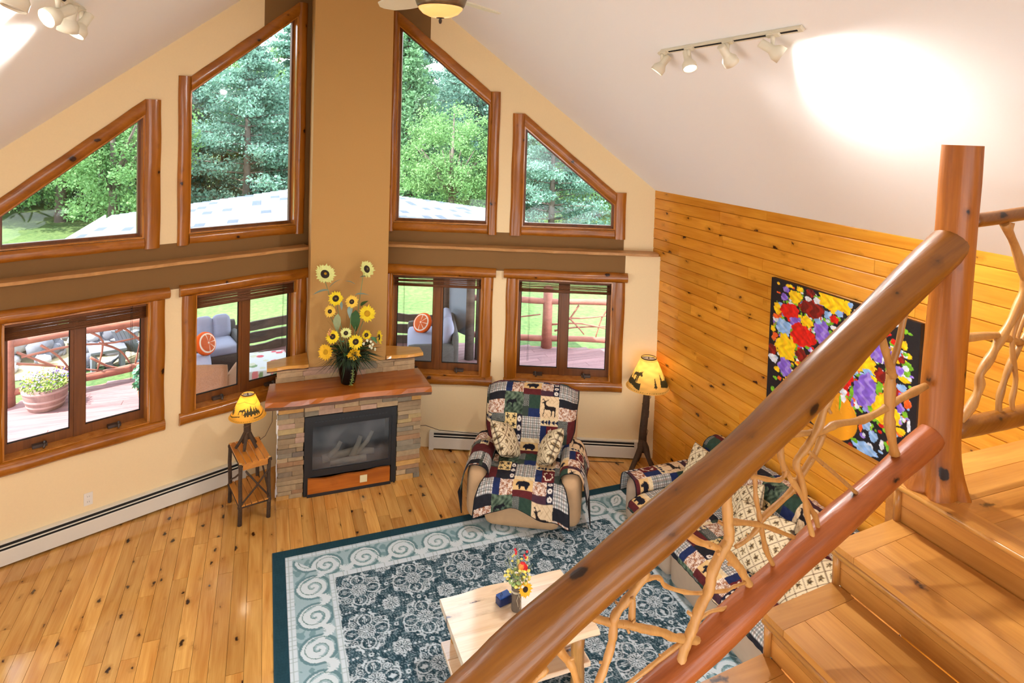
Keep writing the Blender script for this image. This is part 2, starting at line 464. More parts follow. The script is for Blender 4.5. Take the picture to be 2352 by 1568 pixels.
# boards of the rest of the floor (under the rug and behind the frame)
b = MB()
x = -W+.004
while x < W-.03:
    x1 = min(x+pw, W-.002)
    top = -4.37
    if x > RX0+.12 and x1 < RX1-.1: top = RY1-.3
    if x > 2.75: top = -2.32
    b.box(x+.0006, x1-.0006, -9.2, top, -.02, -.001)
    x += pw
tag(b.build('floor_planks_hidden', K['floor_far'], floor_o), kind='stuff')

# ---- prow walls
UWL = W/CA                                   # wall length along the lower panel
UWU = (W-DU*SA)/CA
WIN_LOW = {'far': (1.978, 2.115, 3.255, 3.397, 1.947, 3.423), 'near': (.478, .588, 1.694, 1.822, .45, 1.855)}
ZHT, ZHB, ZST, ZSB = 2.2273, 2.112, .906, .7845
# upper windows: posts and openings in u; tops from the slope
UP = {'tall': dict(p0=(.44, .565), p1=(1.72, 1.836), z0=5.285, z1=4.347), 'small': dict(p0=(1.996, 2.139), p1=(3.268, 3.394), z0=4.092, z1=3.173)}
ZUB = 2.607
def wall_top(u): return ceil_z(u*CA+DU*SA)+.01
wall_names = {-1: 'wall_front_left', 1: 'wall_front_right'}
walls = {}
for sd in (-1, 1):
    w = MB(); T = .19
    # lower wall, off 0..T  (0 cream, 1 brown)
    f, nr = WIN_LOW['far'], WIN_LOW['near']
    zt = ZHT-.03
    w.pbox(sd, 0, nr[1], 0, zt, 0, T)
    w.pbox(sd, nr[2], f[1], 0, zt, 0, T)
    w.pbox(sd, f[2], UWL+.05, 0, zt, 0, T)
    for q in (nr, f):
        w.pbox(sd, q[1], q[2], 0, ZST-.02, 0, T)
        w.pbox(sd, q[1], q[2], ZHB-.0, zt, 0, T)
    w.pbox(sd, 0, 3.392, zt, ZL, 0, T, 1)
    w.pbox(sd, 3.392, UWL+.05, zt, ZL, 0, T, 0)
    # upper wall, off DU..DU+T
    a, c = DU, DU+T
    zb = ZL-.05
    w.pbox(sd, 0, 3.385, zb, ZUB+.03, a, c, 1)
    w.pbox(sd, 3.385, UWU+.03, zb, ZUB+.03, a, c, 0)
    z2 = ZUB+.03
    t, s = UP['tall'], UP['small']
    def line(q, u):                           # underside of the sloped casing of window q
        u0, u1 = q['p0'][1], q['p1'][0]
        za, zb_ = q['z0']-.145, q['z1']-.145
        return za+(zb_-za)*(u-u0)/(u1-u0)
    ot, os_ = (t['p0'][1]-.02, t['p1'][0]+.02), (s['p0'][1]-.02, s['p1'][0]+.02)
    zo = 2.72
    w.pprism(sd, [(0, z2), (ot[0], z2), (ot[0], wall_top(ot[0])), (0, wall_top(0))], a, c, 1)
    w.pprism(sd, [(ot[0], z2), (ot[1], z2), (ot[1], zo), (ot[0], zo)], a, c, 0)
    um = .963
    w.pprism(sd, [(ot[0], line(t, ot[0])), (um, line(t, um)), (um, wall_top(um)), (ot[0], wall_top(ot[0]))], a, c, 1)
    w.pprism(sd, [(um, line(t, um)), (ot[1], line(t, ot[1])), (ot[1], wall_top(ot[1])), (um, wall_top(um))], a, c, 0)
    w.pprism(sd, [(ot[1], z2), (os_[0], z2), (os_[0], wall_top(os_[0])), (ot[1], wall_top(ot[1]))], a, c, 0)
    w.pprism(sd, [(os_[0], z2), (os_[1], z2), (os_[1], zo), (os_[0], zo)], a, c, 0)
    w.pprism(sd, [(os_[0], line(s, os_[0])), (os_[1], line(s, os_[1])), (os_[1], wall_top(os_[1])), (os_[0], wall_top(os_[0]))], a, c, 0)
    w.pprism(sd, [(os_[1], z2), (UWU+.03, z2), (UWU+.03, wall_top(UWU+.03)), (os_[1], wall_top(os_[1]))], a, c, 0)
    walls[sd] = structure(w.build(wall_names[sd], [K['cream'], K['brown']]))

# ---- chimney breast in the prow
b = MB()
b.prism([(-.425, -.6), (.425, -.6), (.425, -.05), (0, .12), (-.425, -.05)], 2, 1.02, ZR-.05)
structure(b.build('wall_chimney', K['caramel']))

# ---- ledge trims on top of the lower walls
for n, sd in enumerate((-1, 1)):
    b = MB()
    rr = random.Random(n)
    N = 24
    prof = lambda k: .028+.010*sin(k*1.7+n)+rr.uniform(-.003, .003)
    top, bot = [], []
    for k in range(N+1):
        u = .45+(UWL-.02-.45)*k/N
        e = prof(k)
        top.append((u, -e)); bot.append((u, -e+.008))
    for k in range(N):
        (u0, e0), (u1, e1) = top[k], top[k+1]
        b.hexa([pan(sd, u0, ZL, e0+.004), pan(sd, u1, ZL, e1+.004), pan(sd, u1, ZL, DU+.01), pan(sd, u0, ZL, DU+.01),
                pan(sd, u0, ZL+.032, e0), pan(sd, u1, ZL+.032, e1), pan(sd, u1, ZL+.036, DU+.01), pan(sd, u0, ZL+.036, DU+.01)])
    structure(b.build('trim_%d' % (n+1), wood('ledge board %d' % n, srgb(206, 158, 100), srgb(168, 116, 62), srgb(60, 34, 16), 0, .3, .7, .4, 5, .5, .05, .1)))

# ---- side walls
b = MB()
b.box(W+.02, W+.16, -9.2, -W*TA+.3, -.1, ceil_z(W)+.02)
pine_o = structure(b.build('wall_right', K['pine_base']))
rp_ = random.Random(21)
z = -.01
row = 0
while z < ceil_z(W)-.005:
    z1 = min(z+.1205, ceil_z(W)+.004)
    y = -W*TA+.3+rp_.uniform(0, .6)
    while y > -7.2:
        ln = rp_.uniform(.7, 2.4)
        ya, yb = y-ln, min(y, -W*TA+.3)
        if yb-ya > .08:
            b = MB(); c = .007
            xo = W+.004*0+rp_.uniform(-.0015, .0015)
            g = .0008
            prof = [(W+.021, z+g), (xo+.009, z+g), (xo+.0015, z+c*.55), (xo, z+c*1.5), (xo, z1-c*1.5), (xo+.0015, z1-c*.55), (xo+.009, z1-g), (W+.021, z1-g)]
            # profile in (x,z) pulled along y
            n = len(prof)
            vs = [(p[0], ya+.0008, p[1]) for p in prof]+[(p[0], yb-.0008, p[1]) for p in prof]
            b.add(vs, [tuple(range(n)), tuple(range(2*n-1, n-1, -1))]+[(i, (i+1) % n, n+(i+1) % n, n+i) for i in range(n)])
            b.build('pine_board', K['pine'], pine_o)
        y -= ln
    z = z1; row += 1
b = MB()                                       # left side wall; its glazed openings are unseen, added to brighten the ceiling
ys_ = [(-1.2, -2.3), (-4.0, -4.3), (-6.0, -6.3), (-8.0, -9.2)]
for (a_, c_) in ys_: b.box(-W-.16, -W, c_, a_, -.1, ceil_z(W)+.02)
for (a_, c_) in ((-2.3, -4.0), (-4.3, -6.0), (-6.3, -8.0)):
    b.box(-W-.16, -W, c_, a_, -.1, .08); b.box(-W-.16, -W, c_, a_, 2.25, ceil_z(W)+.02)
structure(b.build('wall_left', K['cream']))
for n_, (a_, c_) in enumerate(((-2.3, -4.0), (-4.3, -6.0), (-6.3, -8.0))):
    dr = struct_root('door_%d' % (n_+1), (-W-.08, (a_+c_)/2, .08))  # unseen glazed door, added to let daylight in from the left
    b = MB(); h_ = (a_-c_)/2
    b.box(-.03, .03, -h_, -h_+.08, 0, 2.17); b.box(-.03, .03, h_-.08, h_, 0, 2.17); b.box(-.03, .03, -h_+.08, h_-.08, 0, .12); b.box(-.03, .03, -h_+.08, h_-.08, 2.07, 2.17); b.box(-.03, .03, -.05, .05, .12, 2.07)
    b.build('door_frame', K['jamb'], dr)
    b = MB(); b.box(-.003, .003, -h_+.07, h_-.07, .11, 2.08); b.build('pane', K['glass'], dr)

# ---- unseen loft slab and back wall, added to cut frontal daylight; open below
b = MB(); b.box(-W+.3, W-.01, -9.2, -7.12, 2.12, 2.345)
structure(b.build('floor_loft', K['floor_far']))
b = MB(); yb0, yb1 = -9.36, -9.2
def gz(x): return ceil_z(x)+.02
for (x0_, x1_) in ((-W, -2.2), (2.2, W)):
    b.prism([(x0_, 2.12), (x1_, 2.12), (x1_, gz(x1_)), (x0_, gz(x0_))], 1, yb0, yb1)
b.prism([(-2.2, 2.12), (2.2, 2.12), (2.2, 2.7), (-2.2, 2.7)], 1, yb0, yb1)
b.prism([(-2.2, 4.2), (2.2, 4.2), (2.2, gz(2.2)), (0, gz(0)), (-2.2, gz(2.2))], 1, yb0, yb1)
structure(b.build('wall_back_added', K['cream']))
wb = struct_root('window_12', (0, -9.28, 2.7))  # unseen window, added to let some daylight in from behind
b = MB()
for (x0_, x1_, z0_, z1_) in ((-2.2, -2.12, 0, 1.5), (2.12, 2.2, 0, 1.5), (-2.12, 2.12, 0, .08), (-2.12, 2.12, 1.42, 1.5), (-.04, .04, .08, 1.42)): b.box(x0_, x1_, -.04, .04, z0_, z1_)
b.build('frame', K['jamb'], wb)
b = MB(); b.box(-2.13, 2.13, -.003, .003, .07, 1.43); b.build('pane', K['glass'], wb)

# ---- ceiling planes, carried out past the front wall as the eaves
for n, sd in enumerate((-1, 1)):
    b = MB()
    x1 = W+.75
    b.hexa([(0, -9.2, ZR), (sd*x1, -9.2, ZR-SL*x1), (sd*x1, .75-x1*TA*.8, ZR-SL*x1), (0, 1.0, ZR),
            (0, -9.2, ZR+.22), (sd*x1, -9.2, ZR-SL*x1+.22), (sd*x1, .75-x1*TA*.8, ZR-SL*x1+.22), (0, 1.0, ZR+.22)])
    structure(b.build('ceiling_%s' % ('left', 'right')[n], K['white_paint']))

# ================================================================== WINDOWS
def log_board(sd, u0, u1, z0, z1, off, mat, name, parent, round_=.03, depth=.035, wob=.004, seed=0, vert=False):
    """half-round log casing on a prow wall: long axis along u (or z), bulging into the room"""
    b = MB(); r = random.Random(seed)
    L0, L1 = (z0, z1) if vert else (u0, u1)
    A0, A1 = (u0, u1) if vert else (z0, z1)
    n = max(2, int((L1-L0)/.12)); m = 7
    rings = []
    ph = r.uniform(0, 6)
    for k in range(n+1):
        l = L0+(L1-L0)*k/n
        w0, w1 = A0+wob*sin(l*9+ph), A1+wob*sin(l*7+ph+1)
        ring = []
        for j in range(m+1):
            t = j/m
            a = w0+(w1-w0)*t
            # flat-ish face, round shoulders
            e = 1-abs(2*t-1)**3.2
            dd = depth*(.35+.65*e)+.0015*sin(l*14+j)
            ring.append((a, -dd))
        ring = [(w0, .012)]+ring+[(w1, .012)]
        rings.append((l, ring))
    mm = len(rings[0][1])
    def P(l, q): return pan(sd, q[0], l, off+q[1]) if vert else pan(sd, l, q[0], off+q[1])
    vs = []; fs = []
    for l, ring in rings: vs += [P(l, q) for q in ring]
    for k in range(n):
        for j in range(mm-1):
            fs.append((k*mm+j, k*mm+j+1, (k+1)*mm+j+1, (k+1)*mm+j))
        fs.append((k*mm+mm-1, k*mm, (k+1)*mm, (k+1)*mm+mm-1))
    fs.append(tuple(range(mm))); fs.append(tuple(n*mm+j for j in range(mm-1, -1, -1)))
    b.add(vs, fs, 0, True)
    o = b.build(name, mat, parent)
    smooth_by_angle(o)
    return o
def smooth_by_angle(o, ang=40):
    me = o.data
    bm = bmesh.new(); bm.from_mesh(me)
    for e in bm.edges:
        if len(e.link_faces) == 2 and e.calc_face_angle(0) > radians(ang): e.smooth = False
    for f in bm.faces: f.smooth = True
    bm.to_mesh(me); bm.free()

wn_no = [0]
SASH = .15
def lower_window(sd, key, shade_down):
    wn_no[0] += 1
    c0, o0, o1, c1, h0, h1 = WIN_LOW[key]
    if key == 'near': c0 = max(c0, .468); h0 = max(h0, .468)
    root = struct_root('window_%d' % wn_no[0], pan(sd, (o0+o1)/2, 0, 0))
    bpy.context.view_layer.update()
    inv = Matrix.Translation(-Vector(root.location))
    S = wn_no[0]*10
    def part(b, name, mat, par=None):
        b.xf(inv); o = b.build(name, mat, par or root); return o
    def lb(*a, **k):
        o = log_board(*a, **k); o.data.transform(inv); return o
    lb(sd, h0, h1, ZHB, ZHT, 0, K['log_x'], 'header_log', root, depth=.065, seed=S, wob=.005)
    lb(sd, c0+.004, o0, ZST-.004, ZHB+.004, 0, K['log_z'], 'side_casing', root, depth=.032, seed=S+1, vert=True)
    lb(sd, o1, c1, ZST-.004, ZHB+.004, 0, K['log_z'], 'side_casing', root, depth=.032, seed=S+2, vert=True)
    lb(sd, c0, c1+(.004 if key == 'far' else .02), ZSB, ZST, 0, K['log_x'], 'sill_casing', root, depth=.05, seed=S+3)
    # reveal boards
    t = .016
    b = MB(); b.pbox(sd, o0, o0+t, ZST, ZHB, .0, .18); part(b, 'jamb', K['jamb'])
    b = MB(); b.pbox(sd, o1-t, o1, ZST, ZHB, .0, .18); part(b, 'jamb', K['jamb'])
    b = MB(); b.pbox(sd, o0, o1, ZHB-t, ZHB, .0, .18); part(b, 'jamb_head', K['jamb'])
    b = MB(); b.pbox(sd, o0, o1, ZST-.02, ZST+.006, -.01, .19); part(b, 'sill_board', K['jamb'])
    um = (o0+o1)/2
    b = MB(); b.pbox(sd, um-.032, um+.032, ZST+.006, ZHB-t, SASH-.035, SASH+.03); part(b, 'mullion', K['sash'])
    for k, (a, c) in enumerate(((o0+t, um-.032), (um+.032, o1-t))):
        b = MB(); fw = .03; zb, zt = ZST+.006, ZHB-t
        b.pbox(sd, a, a+fw, zb, zt, SASH-.025, SASH+.02)
        b.pbox(sd, c-fw, c, zb, zt, SASH-.025, SASH+.02)
        b.pbox(sd, a+fw, c-fw, zb, zb+.085, SASH-.025, SASH+.02)
        b.pbox(sd, a+fw, c-fw, zt-.05, zt, SASH-.025, SASH+.02)
        s = part(b, 'sash', K['sash'])
        b = MB(); b.pbox(sd, a+fw-.006, c-fw+.006, zb+.08, zt-.045, SASH-.002, SASH+.002); part(b, 'pane', K['glass'], s)
        b = MB(); g = .006
        b.pbox(sd, a+fw, c-fw, zb+.085, zb+.085+g, SASH-.012, SASH+.004)
        b.pbox(sd, a+fw, a+fw+g, zb+.085, zt-.05, SASH-.012, SASH+.004)
        b.pbox(sd, c-fw-g, c-fw, zb+.085, zt-.05, SASH-.012, SASH+.004)
        part(b, 'gasket', K['black_gap'], s)
        # crank
        uc = (a+c)/2-.02
        b = MB()
        b.pbox(sd, uc-.035, uc+.075, zb+.002, zb+.03, SASH-.075, SASH-.02)
        p = [Vector(pan(sd, uc-.01, zb+.03, SASH-.06)), Vector(pan(sd, uc-.015, zb+.045, SASH-.085)), Vector(pan(sd, uc-.0, zb+.012, SASH-.13))]
        b.tube(p, [.012, .012, .008], 8)
        b.ball(pan(sd, uc-.012, zb+.036, SASH-.07), .017, 8, 5)
        lab(part(b, 'crank_handle', K['bronze'], s), 'dark bronze window crank')
    return root, (o0+t, o1-t, um)
WLOW = {}
for sd in (-1, 1):
    for key in ('far', 'near'):
        WLOW[(sd, key)] = lower_window(sd, key, .17)

def upper_window(sd, key):
    wn_no[0] += 1
    q = UP[key]
    root = struct_root('window_%d' % wn_no[0], pan(sd, (q['p0'][0]+q['p1'][1])/2, ZUB, DU))
    inv = Matrix.Translation(-Vector(root.location))
    S = wn_no[0]*10
    def lb(*a, **k):
        o = log_board(*a, **k); o.data.transform(inv); return o
    p0, p1 = q['p0'], q['p1']
    if key == 'tall': p0 = (.462-.0, .565)
    lb(sd, p0[0], p0[1], ZUB, q['z0'], DU, K['log_z'], 'side_casing', root, depth=.034, seed=S, vert=True, wob=.003)
    lb(sd, p1[0], p1[1], ZUB, q['z1'], DU, K['log_z'], 'side_casing', root, depth=.034, seed=S+1, vert=True, wob=.003)
    lb(sd, p0[1], p1[0], ZUB+.008, 2.715, DU, K['log_x'], 'bottom_casing', root, depth=.03, seed=S+2, wob=.003)
    # sloped head casing
    b = MB(); u0, u1 = p0[1], p1[0]
    za, zb = q['z0'], q['z1']; th = .15
    n, m = 10, 6
    vs, fs = [], []
    for k in range(n+1):
        u = u0+(u1-u0)*k/n; zc = za+(zb-za)*k/n+.003*sin(k*1.9+S)
        ring = [(zc-th, .01)]+[(zc-th+th*j/m, -.03*(.4+.6*(1-abs(2*j/m-1)**3))) for j in range(m+1)]+[(zc, .01)]
        vs += [pan(sd, u, z_, DU+o_) for z_, o_ in ring]
    mm = m+3
    for k in range(n):
        for j in range(mm-1): fs.append((k*mm+j, k*mm+j+1, (k+1)*mm+j+1, (k+1)*mm+j))
        fs.append((k*mm+mm-1, k*mm, (k+1)*mm, (k+1)*mm+mm-1))
    fs.append(tuple(range(mm))); fs.append(tuple(n*mm+j for j in range(mm-1, -1, -1)))
    b.add(vs, fs, 0, True); b.xf(inv)
    o = b.build('head_casing', K['log_x'], root); smooth_by_angle(o)
    # reveal + frame + pane: polygon inset
    def poly(ins, zlo, drop):
        a, c = u0+ins, u1-ins
        f = lambda u: za-th+(zb-za)*(u-u0)/(u1-u0)-drop
        return [(a, zlo), (c, zlo), (c, f(c)), (a, f(a))]
    outer = poly(0, 2.715, 0)
    def ringprism(P, Q, o0_, o1_, mat, name, par):
        for i in range(4):
            b = MB()
            j = (i+1) % 4
            b.pprism(sd, [P[i], P[j], Q[j], Q[i]], o0_, o1_)
            b.xf(inv); b.build(name, mat, par)
    ringprism(poly(-.004, 2.705, -.004), poly(.014, 2.729, .018), DU, DU+.17, K['jamb'], 'jamb', root)
    fr = MB(); P_, Q_ = poly(.014, 2.729, .018), poly(.036, 2.757, .044)
    for i in range(4):
        j = (i+1) % 4
        fr.pprism(sd, [P_[i], P_[j], Q_[j], Q_[i]], DU+.085, DU+.13)
    fr.xf(inv); f_ = fr.build('frame', K['sash'], root)
    b = MB(); b.pprism(sd, poly(.03, 2.752, .04), DU+.105, DU+.109); b.xf(inv); b.build('pane', K['glass'], f_)
for sd in (-1, 1):
    for key in ('small', 'tall'): upper_window(sd, key)

# ---- woven bamboo shades rolled up under the headers
def bamboo(sd, key, z_low, ragged, label):
    a, c, um = WLOW[(sd, key)][1]
    a += .004; c -= .004
    ctr = pan(sd, (a+c)/2, ZHB-.02, .07)
    t = thing('bamboo_shade', label, 'window shade', ctr, 0, 'rolled bamboo shades')
    inv = Matrix.Translation(-Vector(ctr))
    r = random.Random(int(sd*3+len(key)))
    z = ZHB-.02
    m = plain('bamboo reed', srgb(112, 68, 36), .6, noise=.3, nscale=20, vary=.25)
    b = MB(); b.pbox(sd, a, c, z-.03, z, .05, .085); b.xf(inv); b.build('head_rail', m, t)
    k = 0; zz = z-.03
    while zz > z_low:
        h = .009
        b = MB()
        skew = ragged*r.uniform(-.006, .006)
        w_ = r.uniform(.0, .012)*ragged
        p = [pan(sd, a+w_, zz+skew, .062), pan(sd, (a+c)/2, zz+r.uniform(-.002, .002), .060), pan(sd, c-w_, zz-skew, .062)]
        b.tube(p, .0048, 5); b.xf(inv); b.build('reed', m, t)
        zz -= h*(1+ragged*r.uniform(.0, .9)); k += 1
    # rolled end at the bottom
    b = MB()
    pts = [pan(sd, a, z_low, .075), pan(sd, c, z_low, .075)]
    b.tube(pts, .017, 10); b.xf(inv); b.build('roll', m, t)
    b = MB()
    uc = a+.12
    for du in (0, .012):
        b.tube([pan(sd, uc+du, z, .05), pan(sd, uc+du+.004, 1.5, .048), pan(sd, uc+du, 1.1 if sd > 0 else 1.35, .05)], .0015, 4)
    b.xf(inv); b.build('pull_cord', K['cord_black'], t)
bamboo(-1, 'far', 1.955, 0, 'dark brown rolled bamboo shade over the window with the flower barrel')
bamboo(-1, 'near', 1.955, 0, 'dark brown rolled bamboo shade over the window left of the fireplace')
bamboo(1, 'near', 1.965, 1, 'ragged bamboo shade over the window right of the fireplace')
bamboo(1, 'far', 1.955, .5, 'ragged bamboo shade over the window behind the recliner')

# ================================================================== BASEBOARD HEATERS, OUTLET
def heater(sd, u0, u1, label, cap0, cap1):
    c = pan(sd, (u0+u1)/2, 0, -.035)
    t = thing('baseboard_heater', label, 'heater', c, 0, 'baseboard heaters')
    inv = Matrix.Translation(-Vector(c))
    def pt(b, n, m):
        b.xf(inv); return b.build(n, m, t)
    b = MB(); b.pbox(sd, u0, u1, .02, .215, -.016, -.001); pt(b, 'back_plate', K['heater'])
    b = MB(); b.pprism(sd, [(u0, .2), (u1, .2), (u1, .215), (u0, .215)], -.045, -.016); pt(b, 'top_lip', K['heater'])
    b = MB(); b.pbox(sd, u0, u1, .148, .199, -.05, -.016); pt(b, 'dark_slot', K['black_gap'])
    # two slot blades and front cover as slanted plates
    def plate(za, oa, zb, ob, name):
        b = MB(); th = .004
        vs = [pan(sd, u0, za, oa), pan(sd, u1, za, oa), pan(sd, u1, zb, ob), pan(sd, u0, zb, ob),
              pan(sd, u0, za, oa+th), pan(sd, u1, za, oa+th), pan(sd, u1, zb, ob+th), pan(sd, u0, zb, ob+th)]
        b.hexa(vs); pt(b, name, K['heater'])
    plate(.172, -.062, .178, -.05, 'damper_blade')
    plate(.02, -.066, .146, -.066, 'front_cover')
    plate(.146, -.066, .152, -.062, 'cover_lip')
    for on, a, c_ in ((cap0, u0-.004, u0+.05), (cap1, u1-.05, u1+.004)):
        if on:
            b = MB(); b.pbox(sd, a, c_, .0, .219, -.07, -.001); pt(b, 'end_cap', K['heater'])
heater(-1, 1.18, UWL-.01, 'long white baseboard heater under the left windows', True, False)
heater(1, 1.11, 3.62, 'white baseboard heater behind the recliner', True, True)

c = pan(-1, 2.62, .335, -.004)
t = thing('wall_outlet', 'white double wall outlet above the long baseboard heater', 'outlet', c)
inv = Matrix.Translation(-Vector(c))
b = MB(); b.pbox(-1, 2.585, 2.657, .275, .392, -.006, -.0005); b.xf(inv); b.build('cover_plate', K['white_plastic'], t)
for zz in (.308, .358):
    b = MB(); b.pprism(-1, [(2.621+.018*cos(k*pi/6), zz+.02*sin(k*pi/6)) for k in range(12)], -.009, -.005); b.xf(inv)
    s_ = b.build('socket', K['white_plastic'], t)
    b = MB()
    for du in (-.007, .007): b.pbox(-1, 2.621+du-.0012, 2.621+du+.0012, zz-.005, zz+.007, -.0095, -.0085)
    b.xf(inv); b.build('slot', K['black_gap'], s_)
# ================================================================== FIREPLACE
FY = -1.045
fp = thing('fireplace', 'ledger stone fireplace with live edge wood mantel below the sunflowers', 'fireplace', (0, FY, 0))
def fpart(b, n, m, par=None):
    b.xf(Matrix.Translation((0, -FY, 0))); return b.build(n, m, par or fp)
b = MB()
b.box(-.725, -.49, FY+.03, -.32, 0, .97); b.box(.485, .725, FY+.03, -.32, 0, .97); b.box(-.49, .485, FY+.03, -.32, .845, .97)
b.box(-.49, .485, -.62, -.32, 0, .845)
b.box(-.74, .74, -.595, -.36, 1.06, 1.2)
fpart(b, 'core', plain('mortar', srgb(150, 132, 106), .95, noise=.2, nscale=30, bump=.3))
stone_mats = []
for i, cc in enumerate([(150, 128, 98), (168, 146, 112), (134, 118, 96), (134, 124, 104), (186, 160, 122), (160, 124, 90), (142, 132, 112), (196, 152, 88), (176, 146, 124), (118, 108, 96), (172, 150, 104)]):
    stone_mats.append(plain('ledger stone %d' % i, srgb(*cc), .9, noise=.28, nscale=22, bump=.55))
rs = random.Random(4)
def stones(x0, x1, z0, z1, yf, hmin=.042, hmax=.062, lmin=.1, lmax=.27, pale=0):
    z = z0
    while z < z1-.012:
        h = min(rs.uniform(hmin, hmax), z1-z)
        if z1-z-h < .018: h = z1-z
        x = x0
        while x < x1-.005:
            l = rs.uniform(lmin, lmax)
            if x1-x-l < .06: l = x1-x
            b = MB(); pr_ = rs.uniform(.0, .015); g = .0008
            edge0 = rs.uniform(-.008, .008) if x == x0 else 0
            edge1 = rs.uniform(-.008, .008) if x+l >= x1-.001 else 0
            b.cbox(x+g+edge0, x+l-g+edge1, yf-pr_, yf+.045, z+g, z+h-g, .003)
            # uneven face
            b.v = [(vx+rs.uniform(-.002, .002), vy+(rs.uniform(-.003, .003) if vy < yf+.02 else 0), vz+rs.uniform(-.0012, .0012)) for vx, vy, vz in b.v]
            mset = (0, 1, 2, 3, 6, 0, 2, 1, 4, 5, 7, 8, 9, 10, 1, 0) if not pale else (4, 8, 1, 4, 5, 8, 3)
            fpart(b, 'stone', stone_mats[rs.choice(mset)])
            x += l
        z += h
stones(-.745, -.49, 0, .97, FY)
stones(.485, .745, 0, .97, FY)
stones(-.49, .485, .845, .97, FY, .05, .07, .14, .3, 1)
stones(-.76, .76, 1.06, 1.2, -.605, .045, .06, .14, .32, 1)
# white plaster strip down the left edge
b = MB()
for k in range(14):
    zz = .02+k*.067
    b.box(-.752-rs.uniform(0, .01), -.738, FY+.035, FY+.075, zz, zz+.068)
fpart(b, 'plaster_edge', K['white_paint'])
def slab(name, pts_front, pts_back, z0, z1, mat_top, mat_edge, par=None, rnd=0):
    """live edge slab: front polyline with bark edge, straight back"""
    b = MB(); n = len(pts_front); r = random.Random(rnd)
    vs = []
    for i in range(n):
        (xf_, yf_), (xb, yb) = pts_front[i], pts_back[i]
        vs += [(xf_, yf_+.012, z0), (xf_, yf_+r.uniform(-.012, .004), (z0+z1)/2-.006), (xf_, yf_+.01+r.uniform(0, .006), z1-.004), (xf_, yf_+.02, z1), (xb, yb, z1), (xb, yb, z0)]
    fs, mi = [], []
    for i in range(n-1):
        for j in range(6):
            a, c = i*6+j, i*6+(j+1) % 6
            b.add([vs[a], vs[c], vs[c+6], vs[a+6]], [(0, 1, 2, 3)], 1 if j == 0 else 0, False)
    b.add([vs[k] for k in range(6)], [(0, 1, 2, 3, 4, 5)], 0)
    b.add([vs[(n-1)*6+k] for k in range(6)], [(5, 4, 3, 2, 1, 0)], 0)
    return fpart(b, name, [mat_top, mat_edge], par)
xs = [-.872+i*(1.702/20) for i in range(21)]
wav = lambda x: -1.105-.055*(x+.87)/1.7+.014*sin(x*5+.6)+.008*sin(x*13)
slab('mantel', [(x, wav(x)) for x in xs], [(x*.96+.01, -.597) for x in xs], .972, 1.06, K['mantel'], K['bark'])
for sd in (-1, 1):
    xs = [sd*(.428+.43*i/8) for i in range(9)]
    slab('wing_cap', [(x, -.635+.012*sin(x*17)-.02*abs(x)) for x in xs], [(x, -.05-abs(x)*TA-.015) for x in xs], 1.2, 1.248, wood('honey cap slab %d' % sd, srgb(226, 166, 76), srgb(194, 128, 46), srgb(60, 28, 10), 0, .2, .7, .2, 3, .5, .03, .4), K['bark'], rnd=3+sd)
# firebox
fb = MB(); y0 = FY-.012
fb.box(-.483, -.425, y0, FY+.06, .0, .842); fb.box(.425, .475, y0, FY+.06, .0, .842)
fb.box(-.425, .425, y0, FY+.06, .745, .842); fb.box(-.425, .425, y0+.004, FY+.06, .0, .03)
fb.box(-.425, .425, FY+.0, FY+.06, .19, .235)
fbo = fpart(fb, 'firebox_frame', K['black_metal'])
b = MB()
for k in range(22):
    x = -.38+k*.035
    b.box(x, x+.02, y0-.003, y0+.001, .775, .79)
fpart(b, 'louvre', plain('louvre metal', srgb(52, 54, 58), .4, .3), fbo)
b = MB()
b.box(-.425, -.40, FY-.002, FY+.03, .235, .745); b.box(.40, .425, FY-.002, FY+.03, .235, .745); b.box(-.40, .40, FY-.002, FY+.03, .235, .26); b.box(-.40, .40, FY-.002, FY+.03, .72, .745)
fpart(b, 'glass_frame', K['black_metal'], fbo)
m, nt, pb = mat_base('sooty firebox glass')
trn = nt.nodes.new('ShaderNodeBsdfTransparent'); trn.inputs[0].default_value = (.75, .77, .8, 1)
dif = nt.nodes.new('ShaderNodeBsdfDiffuse'); dif.inputs[0].default_value = (.42, .44, .46, 1)
gls = nt.nodes.new('ShaderNodeBsdfGlossy'); gls.inputs['Roughness'].default_value = .12
nz = nt.nodes.new('ShaderNodeTexNoise'); nz.inputs['Scale'].default_value = 3.5; nz.inputs['Detail'].default_value = 6
tcn = nt.nodes.new('ShaderNodeTexCoord'); nt.links.new(tcn.outputs['Object'], nz.inputs['Vector'])
mrn = nt.nodes.new('ShaderNodeMapRange'); mrn.inputs['From Min'].default_value = .4; mrn.inputs['From Max'].default_value = .75; mrn.inputs['To Min'].default_value = .03; mrn.inputs['To Max'].default_value = .26
nt.links.new(nz.outputs['Fac'], mrn.inputs['Value'])
ms1 = nt.nodes.new('ShaderNodeMixShader'); ms2 = nt.nodes.new('ShaderNodeMixShader'); ms2.inputs[0].default_value = .06
nt.links.new(mrn.outputs[0], ms1.inputs[0]); nt.links.new(trn.outputs[0], ms1.inputs[1]); nt.links.new(dif.outputs[0], ms1.inputs[2])
nt.links.new(ms1.outputs[0], ms2.inputs[1]); nt.links.new(gls.outputs[0], ms2.inputs[2]); nt.links.new(ms2.outputs[0], nt.nodes['Material Output'].inputs['Surface'])
b = MB(); b.box(-.40, .40, FY+.008, FY+.012, .26, .72); fpart(b, 'fire_glass', m, fbo)
b = MB()
b.box(-.425, .425, -.66, -.64, .2, .75); b.box(-.44, -.425, FY+.06, -.64, .2, .75); b.box(.425, .44, FY+.06, -.64, .2, .75); b.box(-.44, .44, FY+.06, -.64, .19, .2)
fpart(b, 'fire_chamber', plain('sooty chamber', srgb(58, 56, 54), .9, noise=.3, nscale=8), fbo)
